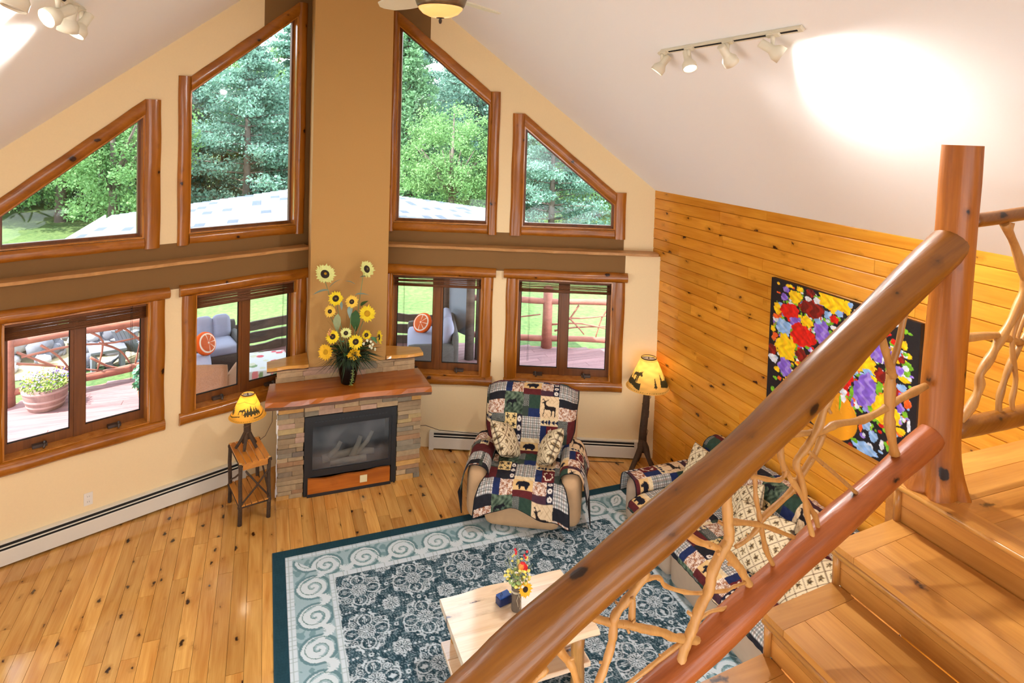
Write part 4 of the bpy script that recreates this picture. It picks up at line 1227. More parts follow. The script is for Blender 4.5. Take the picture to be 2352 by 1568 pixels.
def quilt_color(u, v, flip=1.0):
    """u right, v down, metres"""
    TW, TH = 1.02, .64
    X = 240+np.mod(u/TW, 1)*920
    row = np.floor(v/TH)
    Y = 90+np.mod(v/TH, 1)*550
    out = np.zeros(u.shape+(3,)); out[:] = S3(70, 60, 62)
    n1 = np.sin(X*.31+np.sin(Y*.23)*2.1)*np.sin(Y*.29+np.sin(X*.19)*2.3)
    n2 = np.sin(X*.11+1.3*np.sin(Y*.07))*np.sin(Y*.09+X*.04)
    for (x0, y0, x1, y1, k) in QP:
        m = (X >= x0) & (X < x1) & (Y >= y0) & (Y < y1)
        if not m.any(): continue
        xx, yy = X[m], Y[m]; a, c = (xx-x0)/(x1-x0), (yy-y0)/(y1-y0)
        if k == 'plaid':
            col = np.ones((len(xx), 3))*S3(222, 220, 216)
            for (w, ph, cc, pos) in ((40, 0, (96, 110, 100), xx), (40, 12, (84, 100, 96), yy), (40, 22, (150, 120, 100), xx), (40, 30, (120, 126, 130), yy)):
                s = (np.mod(pos+ph, w) < 11)[:, None]
                col = np.where(s, col*.35+.45*S3(*cc), col)
        elif k == 'leaf':
            t = (n1[m] > -.12)[:, None]*1.0
            col = S3(232, 216, 200)*t+(1-t)*S3(146, 92, 66)
            col = np.where((n2[m] > .5)[:, None], S3(170, 122, 92), col)
        elif k == 'forest':
            t = np.clip(.5+.5*n2[m]-.45*(c-.2), 0, 1)[:, None]
            col = S3(40, 54, 44)*(1-t)+S3(116, 134, 110)*t
            col = np.where((n1[m] > .55)[:, None], S3(70, 92, 76), col)
            col[poly_in((a-.12)/.62, (1-c-.18)/.55, MOOSE)] = S3(28, 28, 34)
        elif k == 'deer':
            col = np.ones((len(xx), 3))*S3(224, 198, 160)
            d1 = (np.abs(np.mod(xx+yy, 44)-22) < 1.6) | (np.abs(np.mod(xx-yy, 44)-22) < 1.6)
            col[d1] = S3(190, 160, 122)
            col[poly_in((a-.06)/.86, (1-c-.1)/.72, DEER)] = S3(40, 32, 32)
        elif k == 'bear':
            col = np.ones((len(xx), 3))*S3(222, 186, 128)
            col[poly_in((a-.14)/.72, (1-c-.1)/.86, BEAR)] = S3(30, 30, 40)
        elif k == 'tri':
            col = np.ones((len(xx), 3))*S3(226, 206, 164)
            aa = np.mod(a*5, 1); hh = np.abs(c-.5)
            col[(hh < .32*aa) & (np.floor(a*5) != 2)] = S3(32, 40, 66)
            col[(np.floor(a*5) == 2) & (np.abs(aa-.5)+hh < .45)] = S3(30, 40, 76)
        elif k == 'star':
            col = np.ones((len(xx), 3))*S3(226, 200, 140)
            p, q_ = np.abs(a-.5), np.abs(c-.5)
            th = np.arctan2(q_-.26, p-.26); rr_ = np.hypot(p-.26, q_-.26)
            col[rr_ < .13+.07*np.cos(5*th)] = S3(36, 34, 36)
            col[(p < .05) & (q_ < .05)] = S3(36, 34, 36)
        elif k == 'antler':
            col = np.ones((len(xx), 3))*S3(100, 34, 38)
            th = np.arctan2(c-.5, a-.5); rr_ = np.hypot(a-.5, c-.5)
            w_ = np.abs(rr_-.33-.03*np.sin(th*7)) < .05+.02*np.sin(th*9)
            col[w_ & (th > -2.9) & ((th < -1.9) | (th > -1.2))] = S3(228, 214, 190)
        elif k == 'dots':
            col = np.ones((len(xx), 3))*S3(*QCOL['dots'])
            cy = np.mod(c*3, 1)
            rr_ = np.hypot((a-.5)*.9, (cy-.5))
            col[rr_ < .32] = S3(224, 216, 206); col[rr_ < .1] = S3(90, 60, 60)
        elif k == 'tweed':
            t = (np.mod(xx, 8) < 3) ^ (np.mod(yy, 8) < 3)
            col = np.where(t[:, None], S3(66, 66, 66), S3(126, 130, 122))
            col = np.where((c > .55)[:, None], S3(58, 68, 60), col)
        else:
            col = np.ones((len(xx), 3))*S3(*QCOL[k])*(1+.18*n1[m])[:, None]
        out[m] = col
    return out
def sheet(name, root, path, width, nu, edge, quilt_off, mat, hem=.03, folds=.006, seed=0, half=False):
    """cloth laid along a path of (y,z,width,normal) stations; edge(u,s)->(dx,dy,dz) drape of the sides"""
    pts = np.array([[p[0], p[1]] for p in path], float); ww = np.array([p[2] for p in path], float); xc = np.array([p[3] if len(p) > 3 else 0 for p in path], float)
    seg = np.r_[0, np.cumsum(np.hypot(*(pts[1:]-pts[:-1]).T))]
    n = int(seg[-1]/.006)
    s = np.linspace(0, seg[-1], n)
    # smooth interpolation
    Y = np.interp(s, seg, pts[:, 0]); Z = np.interp(s, seg, pts[:, 1]); Wd = np.interp(s, seg, ww); XC = np.interp(s, seg, xc)
    kern = np.hanning(15); kern /= kern.sum()
    def sm(a):
        b_ = np.r_[np.full(7, a[0]), a, np.full(7, a[-1])]; return np.convolve(b_, kern, 'valid')
    Y, Z, Wd = sm(Y), sm(Z), sm(Wd)
    ty, tz = np.gradient(Y), np.gradient(Z); L = np.hypot(ty, tz)+1e-9
    ny, nz_ = -tz/L, ty/L
    t = np.linspace(-.5, .5, nu)
    S_, T_ = np.meshgrid(s, t, indexing='ij')
    U = T_*Wd[:, None]
    P = np.zeros(U.shape+(3,))
    P[..., 0] = U+XC[:, None]; P[..., 1] = Y[:, None]; P[..., 2] = Z[:, None]
    q = .0036*np.abs(np.sin((U+S_)*pi/.075))+.0036*np.abs(np.sin((U-S_)*pi/.075))
    fo = folds*(np.sin(U*17+S_*5+seed)+.6*np.sin(U*9-S_*11+seed*2))
    off = .006+q+np.abs(fo)*.7
    P[..., 1] -= ny[:, None]*off; P[..., 2] -= nz_[:, None]*off
    if edge: P = edge(P, T_, S_, seg[-1])
    u0, v0 = quilt_off
    col = quilt_color(U+u0, S_+v0)
    bd = .012
    eu = (.5-np.abs(T_))*Wd[:, None]; es = np.minimum(S_, seg[-1]-S_)
    col[(eu < bd) | (es < bd)] = S3(30, 30, 34)
    return grid_mesh(name, P, col, mat, root)

RO = (1.705, -1.86); RTH = radians(-28)
rc = thing('recliner', 'overstuffed tan suede recliner beside the fireplace', 'armchair', (RO[0], RO[1], 0), RTH)
b = MB(); rbox(b, (0, -.44, .225), (.365, .09, .185), .07, 8, .012); b.build('footrest', K['leather'], rc)
b = MB(); rbox(b, (0, -.05, .2), (.37, .38, .16), .04, 6); b.build('base', K['leather'], rc)
b = MB(); rbox(b, (0, -.13, .39), (.355, .36, .075), .07, 9, .02); b.build('seat', K['leather'], rc)
b = MB(); rbox(b, (0, .33, .70), (.46, .11, .33), .10, 9, .05, M=Matrix.Rotation(radians(-15), 3, 'X')); b.build('backrest', K['leather'], rc)
for sx in (-1, 1):
    b = MB(); rbox(b, (sx*.46, -.06, .31), (.105, .40, .275), .09, 8, .012); b.build('arm', K['leather'], rc)
# the quilt on it
qc = thing('patchwork_quilt', 'woodland patchwork quilt with deer and bears draped over the recliner', 'quilt', (RO[0], RO[1], .47), RTH, 'patchwork quilts')
qz = .47
path = [(.57, .76, 1.02), (.575, .98, 1.06), (.53, 1.055, 1.06), (.42, 1.08, 1.06), (.325, 1.055, 1.06), (.265, .97, 1.04), (.19, .85, 1.02), (.13, .70, 1.0), (.105, .58, .88), (.10, .51, .74), (.06, .49, .70), (-.15, .497, .70), (-.40, .49, .74), (-.52, .465, .86), (-.572, .40, .92), (-.60, .26, .94)]
path = [(p[0], p[1]-qz, p[2]) for p in path]
def edge_main(P, T, S, L):
    a = np.clip(np.abs(T)*2-.8, 0, .2)/.2
    z = P[..., 2]+qz
    back = np.clip((z-.52)/.2, 0, 1)
    P[..., 1] += .10*a**2*back                   # the sides wrap round the back
    P[..., 0] *= 1-.03*a*back
    tp = np.clip((z-.80)/.25, 0, 1); a2 = np.clip(np.abs(T)*2-.5, 0, .5)/.5
    P[..., 2] -= .11*a2**2.4*tp; P[..., 1] += .03*a2**2*tp
    fr = np.clip((-.40-P[..., 1])/.15, 0, 1)
    P[..., 2] -= fr*.05*np.abs(T)*2*np.sin(T*9)**2
    hem_ = np.clip((S-(L-.2))/.2, 0, 1)
    P[..., 1] -= hem_*(.025*np.sin(T*13+.6)+.02)
    P[..., 2] += hem_*(.045*np.sin(T*7.5+2.0)-.01)
    P[..., 2] -= hem_*.04*np.clip(T*2+.1, 0, 1)
    return P
sheet('quilt_cloth', qc, path, 1, 170, edge_main, (.51, -.40), K['quilt'], seed=1)
for sx in (-1, 1):
    # arm cover: a sheet across the arm
    pth = [(.34, .43), (.352, .54), (.38, .585), (.46, .605), (.54, .59), (.578, .545), (.60, .46), (.615, .38)]
    n = 70; m = 90
    pa = np.array(pth); sg = np.r_[0, np.cumsum(np.hypot(*(pa[1:]-pa[:-1]).T))]
    s = np.linspace(0, sg[-1], n); Xp = np.interp(s, sg, pa[:, 0]); Zp = np.interp(s, sg, pa[:, 1])
    k_ = np.hanning(11); k_ /= k_.sum(); sm_ = lambda a: np.convolve(np.r_[np.full(5, a[0]), a, np.full(5, a[-1])], k_, 'valid')
    Xp, Zp = sm_(Xp), sm_(Zp)
    yv = np.linspace(.24, -.47, m)
    P = np.zeros((n, m, 3)); P[..., 0] = sx*Xp[:, None]; P[..., 1] = yv[None, :]; P[..., 2] = Zp[:, None]-qz+.008
    ss, yy = np.meshgrid(s, yv, indexing='ij')
    front = np.clip((-.43-yy)/.05, 0, 1)
    P[..., 2] -= .015*front+.004*np.sin(yy*30+ss*20)
    outer = np.clip((ss-.33)/.2, 0, 1)
    P[..., 0] += sx*outer*(.02+.012*np.sin(yy*16))
    P[..., 2] -= outer*.10*np.clip((-yy+.0)/.45, 0, 1)
    P[..., 2] += .0025*np.abs(np.sin((ss+yy)*pi/.075))
    col = quilt_color(ss+.1+.3*sx, .42-yy)
    e = np.minimum(np.minimum(ss, sg[-1]-ss), np.minimum(yy+.47, .24-yy)); col[e < .013] = S3(30, 30, 34)
    grid_mesh('arm_cover', P, col, K['quilt'], qc)
    # dark tapering tie hanging from the outer corner
    b = MB()
    x_ = sx*.64
    b.add([(x_-.005, -.44, .30-qz), (x_+.01, -.30, .32-qz), (x_+.03, -.40, .06-qz), (x_+.01, -.47, .28-qz), (x_-.012, -.44, .30-qz), (x_, -.30, .32-qz), (x_+.02, -.40, .06-qz)], [(0, 1, 2), (4, 6, 5), (0, 2, 6, 4), (1, 5, 6, 2), (0, 4, 5, 1)])
    b.build('quilt_tail', K['quilt_edge'], qc)

def pillow_color(u, v, size, seed):
    base = np.ones(u.shape+(3,))*S3(222, 206, 170)
    p = .085
    a, c = (u+v)/1.414/p, (u-v)/1.414/p
    la = np.minimum(np.abs(np.mod(a, 1)-.5), np.abs(np.mod(c, 1)-.5))
    ia, ic = np.mod(a, 1)-.5, np.mod(c, 1)-.5
    uu, vv = (ia+ic)*.7, (ia-ic)*.7
    d = np.abs(np.mod(a+.5, 1)-.5); e = np.abs(np.mod(c+.5, 1)-.5)
    lines = (np.minimum(d, e) < .035)
    r_ = np.hypot(uu, vv*.9); th = np.arctan2(vv, uu)
    mot = r_ < .21+.09*np.cos(5*th+seed)+.04*np.cos(11*th)
    n = np.sin(u*190)*np.sin(v*170+u*50)
    base[mot] = S3(126, 104, 70)
    base[mot & (r_ < .16)] = S3(76, 62, 44)
    base[mot & (n > .35)] = S3(158, 134, 96)
    base[lines] = S3(122, 96, 72)
    return base
def pillow(name, label, loc, rot, size=.36, thick=.13, seed=0, group='lattice-print pillows', mat=None, colf=None, parent=None):
    n = 64
    t = np.linspace(-1, 1, n)
    A, B = np.meshgrid(t, t, indexing='ij')
    f = ((1-A**2).clip(0)**.42*(1-B**2).clip(0)**.42)
    ox = A*size/2*(1-.05*(1-B**2)*-1+.0); oy = B*size/2
    pin = 1-.07*(np.abs(A)**4*0+(1-np.abs(B))*np.abs(A)**6+(1-np.abs(A))*np.abs(B)**6)
    ox, oy = A*size/2*pin, B*size/2*pin
    top = np.stack([ox, oy, f*thick/2+.004*np.sin(A*5+seed)*f], -1); bot = np.stack([ox, oy, -f*thick/2], -1)[:, ::-1]
    P = np.concatenate([top, bot], 1)
    colf = colf or pillow_color
    ct = colf(A*size/2, B*size/2, size, seed); cb = colf(A*size/2, B*size/2, size, seed)[:, ::-1]
    edge = (np.maximum(np.abs(A), np.abs(B)) > .975)
    ct[edge] = S3(70, 58, 48)
    col = np.concatenate([ct, cb], 1)
    o = grid_mesh(name, P, col, mat or K['pillow'])
    o.matrix_world = Matrix.Translation(loc) @ rot
    if label: tag(o, label, 'pillow', group)
    return o
def at_recl(x, y, z):
    c, s = cos(RTH), sin(RTH); return Vector((RO[0]+c*x-s*y, RO[1]+s*x+c*y, z))
Rz = Matrix.Rotation(RTH, 4, 'Z')
pillow('throw_pillow', 'lattice-print pillow leaning on the left arm of the recliner', at_recl(-.235, -.04, .665), Rz @ Matrix.Rotation(radians(10), 4, 'Z') @ Matrix.Rotation(radians(52), 4, 'Y') @ Matrix.Rotation(radians(14), 4, 'X') @ Matrix.Rotation(radians(45), 4, 'Z'), .37, .19, 0)
pillow('throw_pillow', 'lattice-print pillow leaning on the right arm of the recliner', at_recl(.235, -.12, .665), Rz @ Matrix.Rotation(radians(-12), 4, 'Z') @ Matrix.Rotation(radians(-60), 4, 'Y') @ Matrix.Rotation(radians(14), 4, 'X') @ Matrix.Rotation(radians(45), 4, 'Z'), .37, .19, 1)

# ---- sofa along the pine wall
SO = (2.965, -3.69); STH = radians(-90)
sf = thing('sofa', 'taupe suede reclining sofa along the pine wall', 'sofa', (SO[0], SO[1], 0), STH)
HX = 1.22
b = MB(); rbox(b, (0, .02, .19), (HX-.06, .42, .15), .05, 6); b.build('base', K['sofa_suede'], sf)
for k in range(3):
    x_ = -.64+k*.64
    b = MB(); rbox(b, (x_, -.14, .355), (.315, .35, .075), .07, 9, .02); b.build('seat_cushion', K['sofa_suede'], sf)
    b = MB(); rbox(b, (x_, -.475, .21), (.312, .09, .175), .075, 8, .015); b.build('footrest', K['sofa_suede'], sf)
    b = MB(); rbox(b, (x_, .34, .60), (.318, .10, .27), .09, 9, .04, M=Matrix.Rotation(radians(-12), 3, 'X')); b.build('back_cushion', K['sofa_suede'], sf)
for sx in (-1, 1):
    b = MB(); rbox(b, (sx*(HX-.13), -.06, .28), (.125, .42, .25), .115, 8, .012); b.build('arm', K['sofa_suede'], sf)
qs = thing('patchwork_quilt', 'patchwork quilt with deer panels draped over the long sofa', 'quilt', (SO[0], SO[1], .43), STH, 'patchwork quilts')
qz2 = .43
path = [(.50, .74, 1.86), (.505, .84, 1.86), (.46, .885, 1.86), (.37, .895, 1.86), (.29, .87, 1.86), (.24, .78, 1.86), (.19, .62, 1.86), (.165, .50, 1.86), (.13, .455, 1.86), (.0, .455, 1.86), (-.30, .455, 1.86), (-.47, .44, 1.86), (-.575, .395, 1.86), (-.59, .33, 1.86)]
path = [(p[0], p[1]-qz2, p[2]) for p in path]
def edge_sofa(P, T, S, L):
    g = np.abs(np.mod((P[..., 0]+.32)/.64, 1)-.5)*2       # cushions bulge between the joints
    P[..., 2] -= .012*g**4
    return P
sheet('quilt_cloth', qs, path, 1, 300, edge_sofa, (.35, -.1), K['quilt'], seed=3, folds=.004)
for sx in (-1, 1):
    n, m = 70, 90
    pth = [(.94, .40), (.955, .49), (.99, .535), (1.09, .545), (1.18, .535), (1.22, .49), (1.235, .40), (1.24, .30)]
    pa = np.array(pth); sg = np.r_[0, np.cumsum(np.hypot(*(pa[1:]-pa[:-1]).T))]
    s = np.linspace(0, sg[-1], n); Xp = sm_(np.interp(s, sg, pa[:, 0])) if n == 70 else 0; Zp = sm_(np.interp(s, sg, pa[:, 1]))
    yv = np.linspace(.26, -.50, m)
    P = np.zeros((n, m, 3)); P[..., 0] = sx*Xp[:, None]; P[..., 1] = yv[None, :]; P[..., 2] = Zp[:, None]-qz2+.009
    ss, yy = np.meshgrid(s, yv, indexing='ij')
    P[..., 2] += .0025*np.abs(np.sin((ss+yy)*pi/.075))
    col = quilt_color(ss+.45, .3-yy)
    e = np.minimum(np.minimum(ss, sg[-1]-ss), np.minimum(yy+.50, .26-yy)); col[e < .013] = S3(30, 30, 34)
    grid_mesh('arm_cover', P, col, K['quilt'], qs)
def at_sofa(x, y, z):
    c, s = cos(STH), sin(STH); return Vector((SO[0]+c*x-s*y, SO[1]+s*x+c*y, z))
Rs = Matrix.Rotation(STH, 4, 'Z')
def lean_(x, y, z, tilt, yaw, roll=0): return at_sofa(x, y, z), Rs @ Matrix.Rotation(yaw, 4, 'Z') @ Matrix.Rotation(tilt, 4, 'X') @ Matrix.Rotation(roll, 4, 'Z')
l, r = lean_(-.72, .10, .67, radians(62), .15); pillow('throw_pillow', 'lattice-print pillow at the far end of the sofa beside its arm', l, r, .42, .15, 2)
l, r = lean_(-.12, .05, .66, radians(58), -.25, .6); pillow('throw_pillow', 'lattice-print pillow tipped on a corner in the middle of the sofa', l, r, .44, .15, 0)
l, r = lean_(.24, -.10, .64, radians(52), .2, .12); pillow('throw_pillow', 'large lattice-print pillow propped in front of the middle of the sofa', l, r, .50, .16, 1)
l, r = lean_(.72, -.08, .62, radians(40), -.1, .3); pillow('throw_pillow', 'lattice-print pillow on the sofa partly hidden by the stair', l, r, .48, .15, 3)

# ================================================================== RUG
xs = np.linspace(RX0, RX1, 524); ys = np.linspace(RY1, RY0, 390)
X, Y = np.meshgrid(xs, ys, indexing='ij')
dark, mid_, lite, teal = S3(42, 68, 80), S3(140, 162, 174), S3(210, 226, 236), S3(36, 68, 80)
col = np.ones(X.shape+(3,))*dark
# -- field
p = .46
fx, fy = X+.12, Y+2.6
mask = np.zeros(X.shape)
def motif(ox, oy, fn):
    global mask
    u = np.mod(fx-ox+p/2, p)-p/2; v = np.mod(fy-oy+p/2, p)-p/2
    mask = np.maximum(mask, fn(u, v))
def rosette(u, v):
    r = np.hypot(u, v); th = np.arctan2(v, u)
    pet = (np.cos(14*th) > -.25) & (r > .016) & (r < .058)
    ctr = r < .011
    rim = (np.abs(r-.064-.006*np.cos(14*th)) < .0045)
    return (pet | ctr | rim)*1.0
def arcs(u, v):
    m = np.zeros(u.shape, bool)
    for k in range(4):
        a = k*pi/2
        cu, cv = .115*cos(a), .115*sin(a)
        r = np.hypot(u-cu, v-cv); th = np.mod(np.arctan2(v-cv, u-cu)-a+pi, 2*pi)-pi
        m |= (np.abs(r-.055) < .0055) & (np.abs(th) < 2.5)
        # little lily inside
        uu = (u-cu)*cos(a)+(v-cv)*sin(a); vv = -(u-cu)*sin(a)+(v-cv)*cos(a)
        m |= (np.abs(vv) < .022*(1-np.abs(uu)/.035)) & (np.abs(uu) < .035) & (np.abs(np.abs(vv)-.007) > .003)
        c2u, c2v = .062*cos(a+pi/4)*2.2, .062*sin(a+pi/4)*2.2
        r = np.hypot(u-c2u, v-c2v); th = np.arctan2(v-c2v, u-c2u)
        m |= (np.mod(r/.017-th/(2*pi), 1) < .42) & (r < .036)
    return m*1.0
def bells(u, v):
    m = np.zeros(u.shape, bool)
    for k in range(4):
        a = k*pi/2+pi/4
        uu = u*cos(a)+v*sin(a); vv = -u*sin(a)+v*cos(a)
        t = (uu-.075)/.05
        m |= (t > 0) & (t < 1) & (np.abs(vv) < .008+.018*t**2) & ~((t > .75) & (np.abs(vv) < .007))
        m |= (np.abs(vv-.03*np.sin(uu*40)) < .004) & (uu > .03) & (uu < .17)
    m |= (np.hypot(u, v) < .02) & (np.hypot(u, v) > .008)
    return m*1.0
def dotsf(u, v):
    return ((np.hypot(np.abs(u)-.05, np.abs(v)-.045) < .013) | (np.hypot(u, np.abs(v)-.085) < .012) | (np.hypot(np.abs(u)-.1, v) < .01))*1.0
motif(0, 0, rosette); motif(p/2, p/2, rosette)
motif(0, 0, arcs); motif(p/2, 0, bells); motif(0, p/2, dotsf); motif(p/2, p/2, dotsf); motif(0, p/2, bells)
strk = np.mod(X*1.0+.02*np.sin(Y*30), .021) < .010
gn = np.sin(X*37+np.sin(Y*23)*2)*np.sin(Y*31+np.sin(X*29)*2)
gn2 = np.sin(X*141+np.sin(Y*93)*2)*np.sin(Y*123+np.sin(X*109)*2)
bgc = np.where((strk & (gn > -.2))[..., None], S3(76, 106, 118), dark)
lt = mask > .5
field = np.where((gn2 > .45)[..., None], mid_*.8, bgc)
field = np.where(lt[..., None], lite*(.86+.1*np.sin(X*60)*np.sin(Y*50))[..., None], field)
col[:] = field
# -- borders
ex, ey = np.minimum(X-RX0, RX1-X), np.minimum(RY1-Y, Y-RY0)
e = np.minimum(ex, ey)
along = np.where(ex < ey, Y-RY1, X-RX0)
b0, b1 = .112, .50
inb = (e >= b0) & (e < b1)
def mosaic(a, c_, s):
    g = (np.mod(a, s) < s*.12) | (np.mod(c_, s) < s*.12)
    return np.where(g[..., None], S3(168, 190, 196), lite)
tl = .017
bandc = np.ones(X.shape+(3,))*S3(186, 208, 218)
bandc = np.where((gn2 > .2)[..., None], S3(166, 194, 202), bandc)
pp = .335
m_ = (e-b0)/(b1-b0)
vv = (e-(b0+.205))                         # across the scroll area
uu = np.mod(along-.11+pp/2, pp)-pp/2
r = np.hypot(uu, vv); th = np.arctan2(vv, uu)
spiral = (np.mod(r/.062-th/(2*pi)+.1, 1) < .62) & (r < .125)
wave = np.abs(vv-.10*np.sin((along-.11)/pp*2*pi-pi/2)) < .034
halo = np.abs(r-.133) < .014
leafm = (np.hypot(np.abs(uu)-.145, vv-.085) < .04) & (np.mod(th*4+r*60, 1.3) < .7)
bandc[(np.abs(vv) < .15)] = S3(160, 190, 200)
bandc[((np.abs(vv) < .15) & (gn > .35))] = S3(122, 158, 168)
bandc[halo & (np.abs(vv) < .15)] = S3(104, 140, 150)
bandc[(spiral | wave | leafm) & (np.abs(vv) < .15)] = S3(212, 228, 236)
out_ = (np.mod(r/.062-th/(2*pi)+.1, 1) > .88) & (r < .125)
bandc[out_ & (np.abs(vv) < .15)] = S3(104, 142, 146)
strip = (m_ < .13) | (m_ > .87)
bandc = np.where(strip[..., None], mosaic(X, Y, tl), bandc)
col = np.where(inb[..., None], bandc, col)
col = np.where((e < b0)[..., None], teal*(1+.12*gn2)[..., None], col)
P = np.zeros(X.shape+(3,)); P[..., 0] = X; P[..., 1] = Y
P[..., 2] = .0135+.0008*gn2
P[..., 2] = np.where(e < .01, .0135-(.01-e)*.9, P[..., 2])
rg = thing('area_rug', 'large teal and pale blue scroll-border rug under the coffee table', 'rug', ((RX0+RX1)/2, (RY0+RY1)/2, 0))
P[..., 0] -= (RX0+RX1)/2; P[..., 1] -= (RY0+RY1)/2
grid_mesh('pile', P, col, K['rug'], rg)
b = MB(); hx, hy = (RX1-RX0)/2, (RY1-RY0)/2
for (x0, x1, y0_, y1_) in ((-hx, hx, -hy, -hy+.006), (-hx, hx, hy-.006, hy), (-hx, -hx+.006, -hy+.006, hy-.006), (hx-.006, hx, -hy+.006, hy-.006)): b.box(x0, x1, y0_, y1_, .0005, .0095)
b.build('binding', K['rug_edge'], rg)
# ================================================================== PAINTING
BLOBS = [(0.334,2.52,0.069,0.052,'y'),(0.139,2.36,0.045,0.045,'y'),(0.113,2.289,0.03,0.02,'o'),(0.279,2.371,0.099,0.075,'r'),(0.515,2.466,0.124,0.074,'m'),(0.726,2.577,0.146,0.071,'y'),(0.859,2.573,0.035,0.06,'y'),(0.215,2.217,0.084,0.067,'b'),(0.34,2.3,0.058,0.038,'v'),(0.469,2.345,0.064,0.04,'y'),(0.683,2.461,0.037,0.031,'b'),(0.746,2.444,0.042,0.03,'r'),(0.429,2.207,0.128,0.091,'r'),(0.629,2.303,0.075,0.088,'v'),(0.248,2.042,0.108,0.111,'y'),(0.095,1.972,0.045,0.051,'m'),(0.426,2.036,0.057,0.052,'m'),(0.251,1.868,0.072,0.077,'v'),(0.107,1.901,0.053,0.034,'w'),(0.103,2.085,0.027,0.023,'o'),(0.09,2.167,0.027,0.027,'y'),(0.158,1.816,0.033,0.022,'y'),(0.192,1.746,0.023,0.018,'o'),(0.494,2.595,0.046,0.032,'m'),(0.272,2.599,0.026,0.013,'y'),(0.378,2.598,0.036,0.022,'y'),(0.224,2.559,0.036,0.024,'v'),(0.206,2.486,0.038,0.031,'v'),(0.122,2.39,0.03,0.023,'y'),(0.563,2.549,0.032,0.026,'w'),(0.471,2.54,0.033,0.019,'w'),(0.586,2.38,0.036,0.021,'b'),(0.791,2.503,0.036,0.025,'b'),(0.892,2.602,0.023,0.02,'b'),(1.222,2.543,0.032,0.024,'y'),(1.205,2.481,0.03,0.033,'r'),(1.358,2.433,0.027,0.031,'y'),(1.274,2.433,0.022,0.02,'r'),(1.263,2.368,0.02,0.022,'y'),(1.345,2.322,0.025,0.025,'m'),(1.129,2.341,0.073,0.104,'v'),(1.245,2.324,0.03,0.055,'v'),(1.014,2.263,0.071,0.063,'y'),(1.03,2.18,0.12,0.063,'y'),(1.183,2.145,0.046,0.051,'m'),(0.933,2.094,0.051,0.039,'b'),(1.077,2.129,0.043,0.025,'b'),(1.122,2.097,0.034,0.021,'y'),(1.33,2.238,0.034,0.032,'v'),(1.372,2.185,0.043,0.02,'y'),(1.299,2.082,0.034,0.055,'m'),(1.357,2.119,0.038,0.027,'b'),(0.862,2.017,0.081,0.094,'r'),(0.722,1.921,0.024,0.014,'r'),(1.065,1.967,0.102,0.134,'v'),(1.183,2.059,0.026,0.037,'g'),(1.12,1.863,0.029,0.023,'g'),(1.239,1.896,0.111,0.102,'y'),(1.204,1.957,0.046,0.042,'y'),(1.356,1.965,0.029,0.032,'v'),(1.406,2.024,0.028,0.036,'o'),(1.391,1.939,0.021,0.022,'g'),(1.079,1.723,0.041,0.038,'b'),(1.148,1.662,0.036,0.04,'b'),(1.079,1.536,0.102,0.043,'b'),(1.223,1.631,0.018,0.037,'w'),(1.365,1.803,0.038,0.023,'y'),(1.037,1.684,0.015,0.035,'o'),(1.361,1.866,0.013,0.018,'v'),(0.988,1.557,0.033,0.014,'g'),(0.863,1.895,0.037,0.024,'w'),(0.867,1.841,0.025,0.03,'w'),(0.943,1.928,0.018,0.039,'g'),(0.954,1.842,0.013,0.035,'v'),(0.661,1.771,0.027,0.027,'w'),(0.84,1.793,0.009,0.06,'g'),(1.424,1.867,0.013,0.045,'w'),(0.957,1.501,0.022,0.02,'m'),(1.371,2.373,0.023,0.013,'g'),(1.427,2.229,0.015,0.009,'v')]
PY0, PY1, PZ0, PZ1 = -3.335, -4.765, 1.497, 2.628
ny_, nz2 = 300, 240
yy, zz = np.meshgrid(np.linspace(PY0, PY1, ny_), np.linspace(PZ1, PZ0, nz2), indexing='ij')
uu = -3.29-yy
col = np.ones(yy.shape+(3,))*S3(26, 22, 30)
PC = {'y': (250, 208, 20), 'r': (222, 28, 16), 'm': (112, 18, 14), 'b': (136, 178, 232), 'v': (128, 92, 206), 'w': (226, 230, 240), 'g': (124, 190, 36), 'o': (232, 92, 30)}
r_ = np.random.default_rng(3)
relief = np.zeros(yy.shape)
rsm = np.random.default_rng(8)
def blob(cu, cz, ru, rz_, c, k, lobes=6, tex=.25):
    du, dz = (uu-cu)/ru, (zz-cz)/rz_
    r = np.hypot(du, dz); th = np.arctan2(dz, du)
    ph = k*1.7
    edge = 1+.11*np.sin((lobes-2)*th+ph)+.06*np.sin((lobes+4)*th+ph*2)+.03*np.sin((lobes+9)*th+ph*5)
    m = r < edge
    base = S3(*PC[c])
    sh = 1+tex*.8*np.sin(uu*70+ph+2*np.sin(zz*45+ph))*np.sin(zz*62+ph*2)
    alt = {'y': (236, 160, 16), 'r': (170, 10, 8), 'm': (190, 30, 20), 'b': (190, 214, 244), 'v': (186, 164, 236), 'w': (180, 200, 230), 'g': (70, 130, 30), 'o': (250, 140, 60)}[c]
    mixv = (np.sin(uu*55+zz*30+ph*3+1.5*np.sin(zz*60+ph)) > .45)[..., None]
    cc = np.where(mixv, base*.55+S3(*alt)*.45, base)*sh[..., None]
    col[m] = np.clip(cc, 0, 1)[m]
    relief[m] = (.0012+.002*np.clip(edge-r, 0, .5)+.0008*np.sin(uu*160+ph)*np.sin(zz*120+ph))[m]
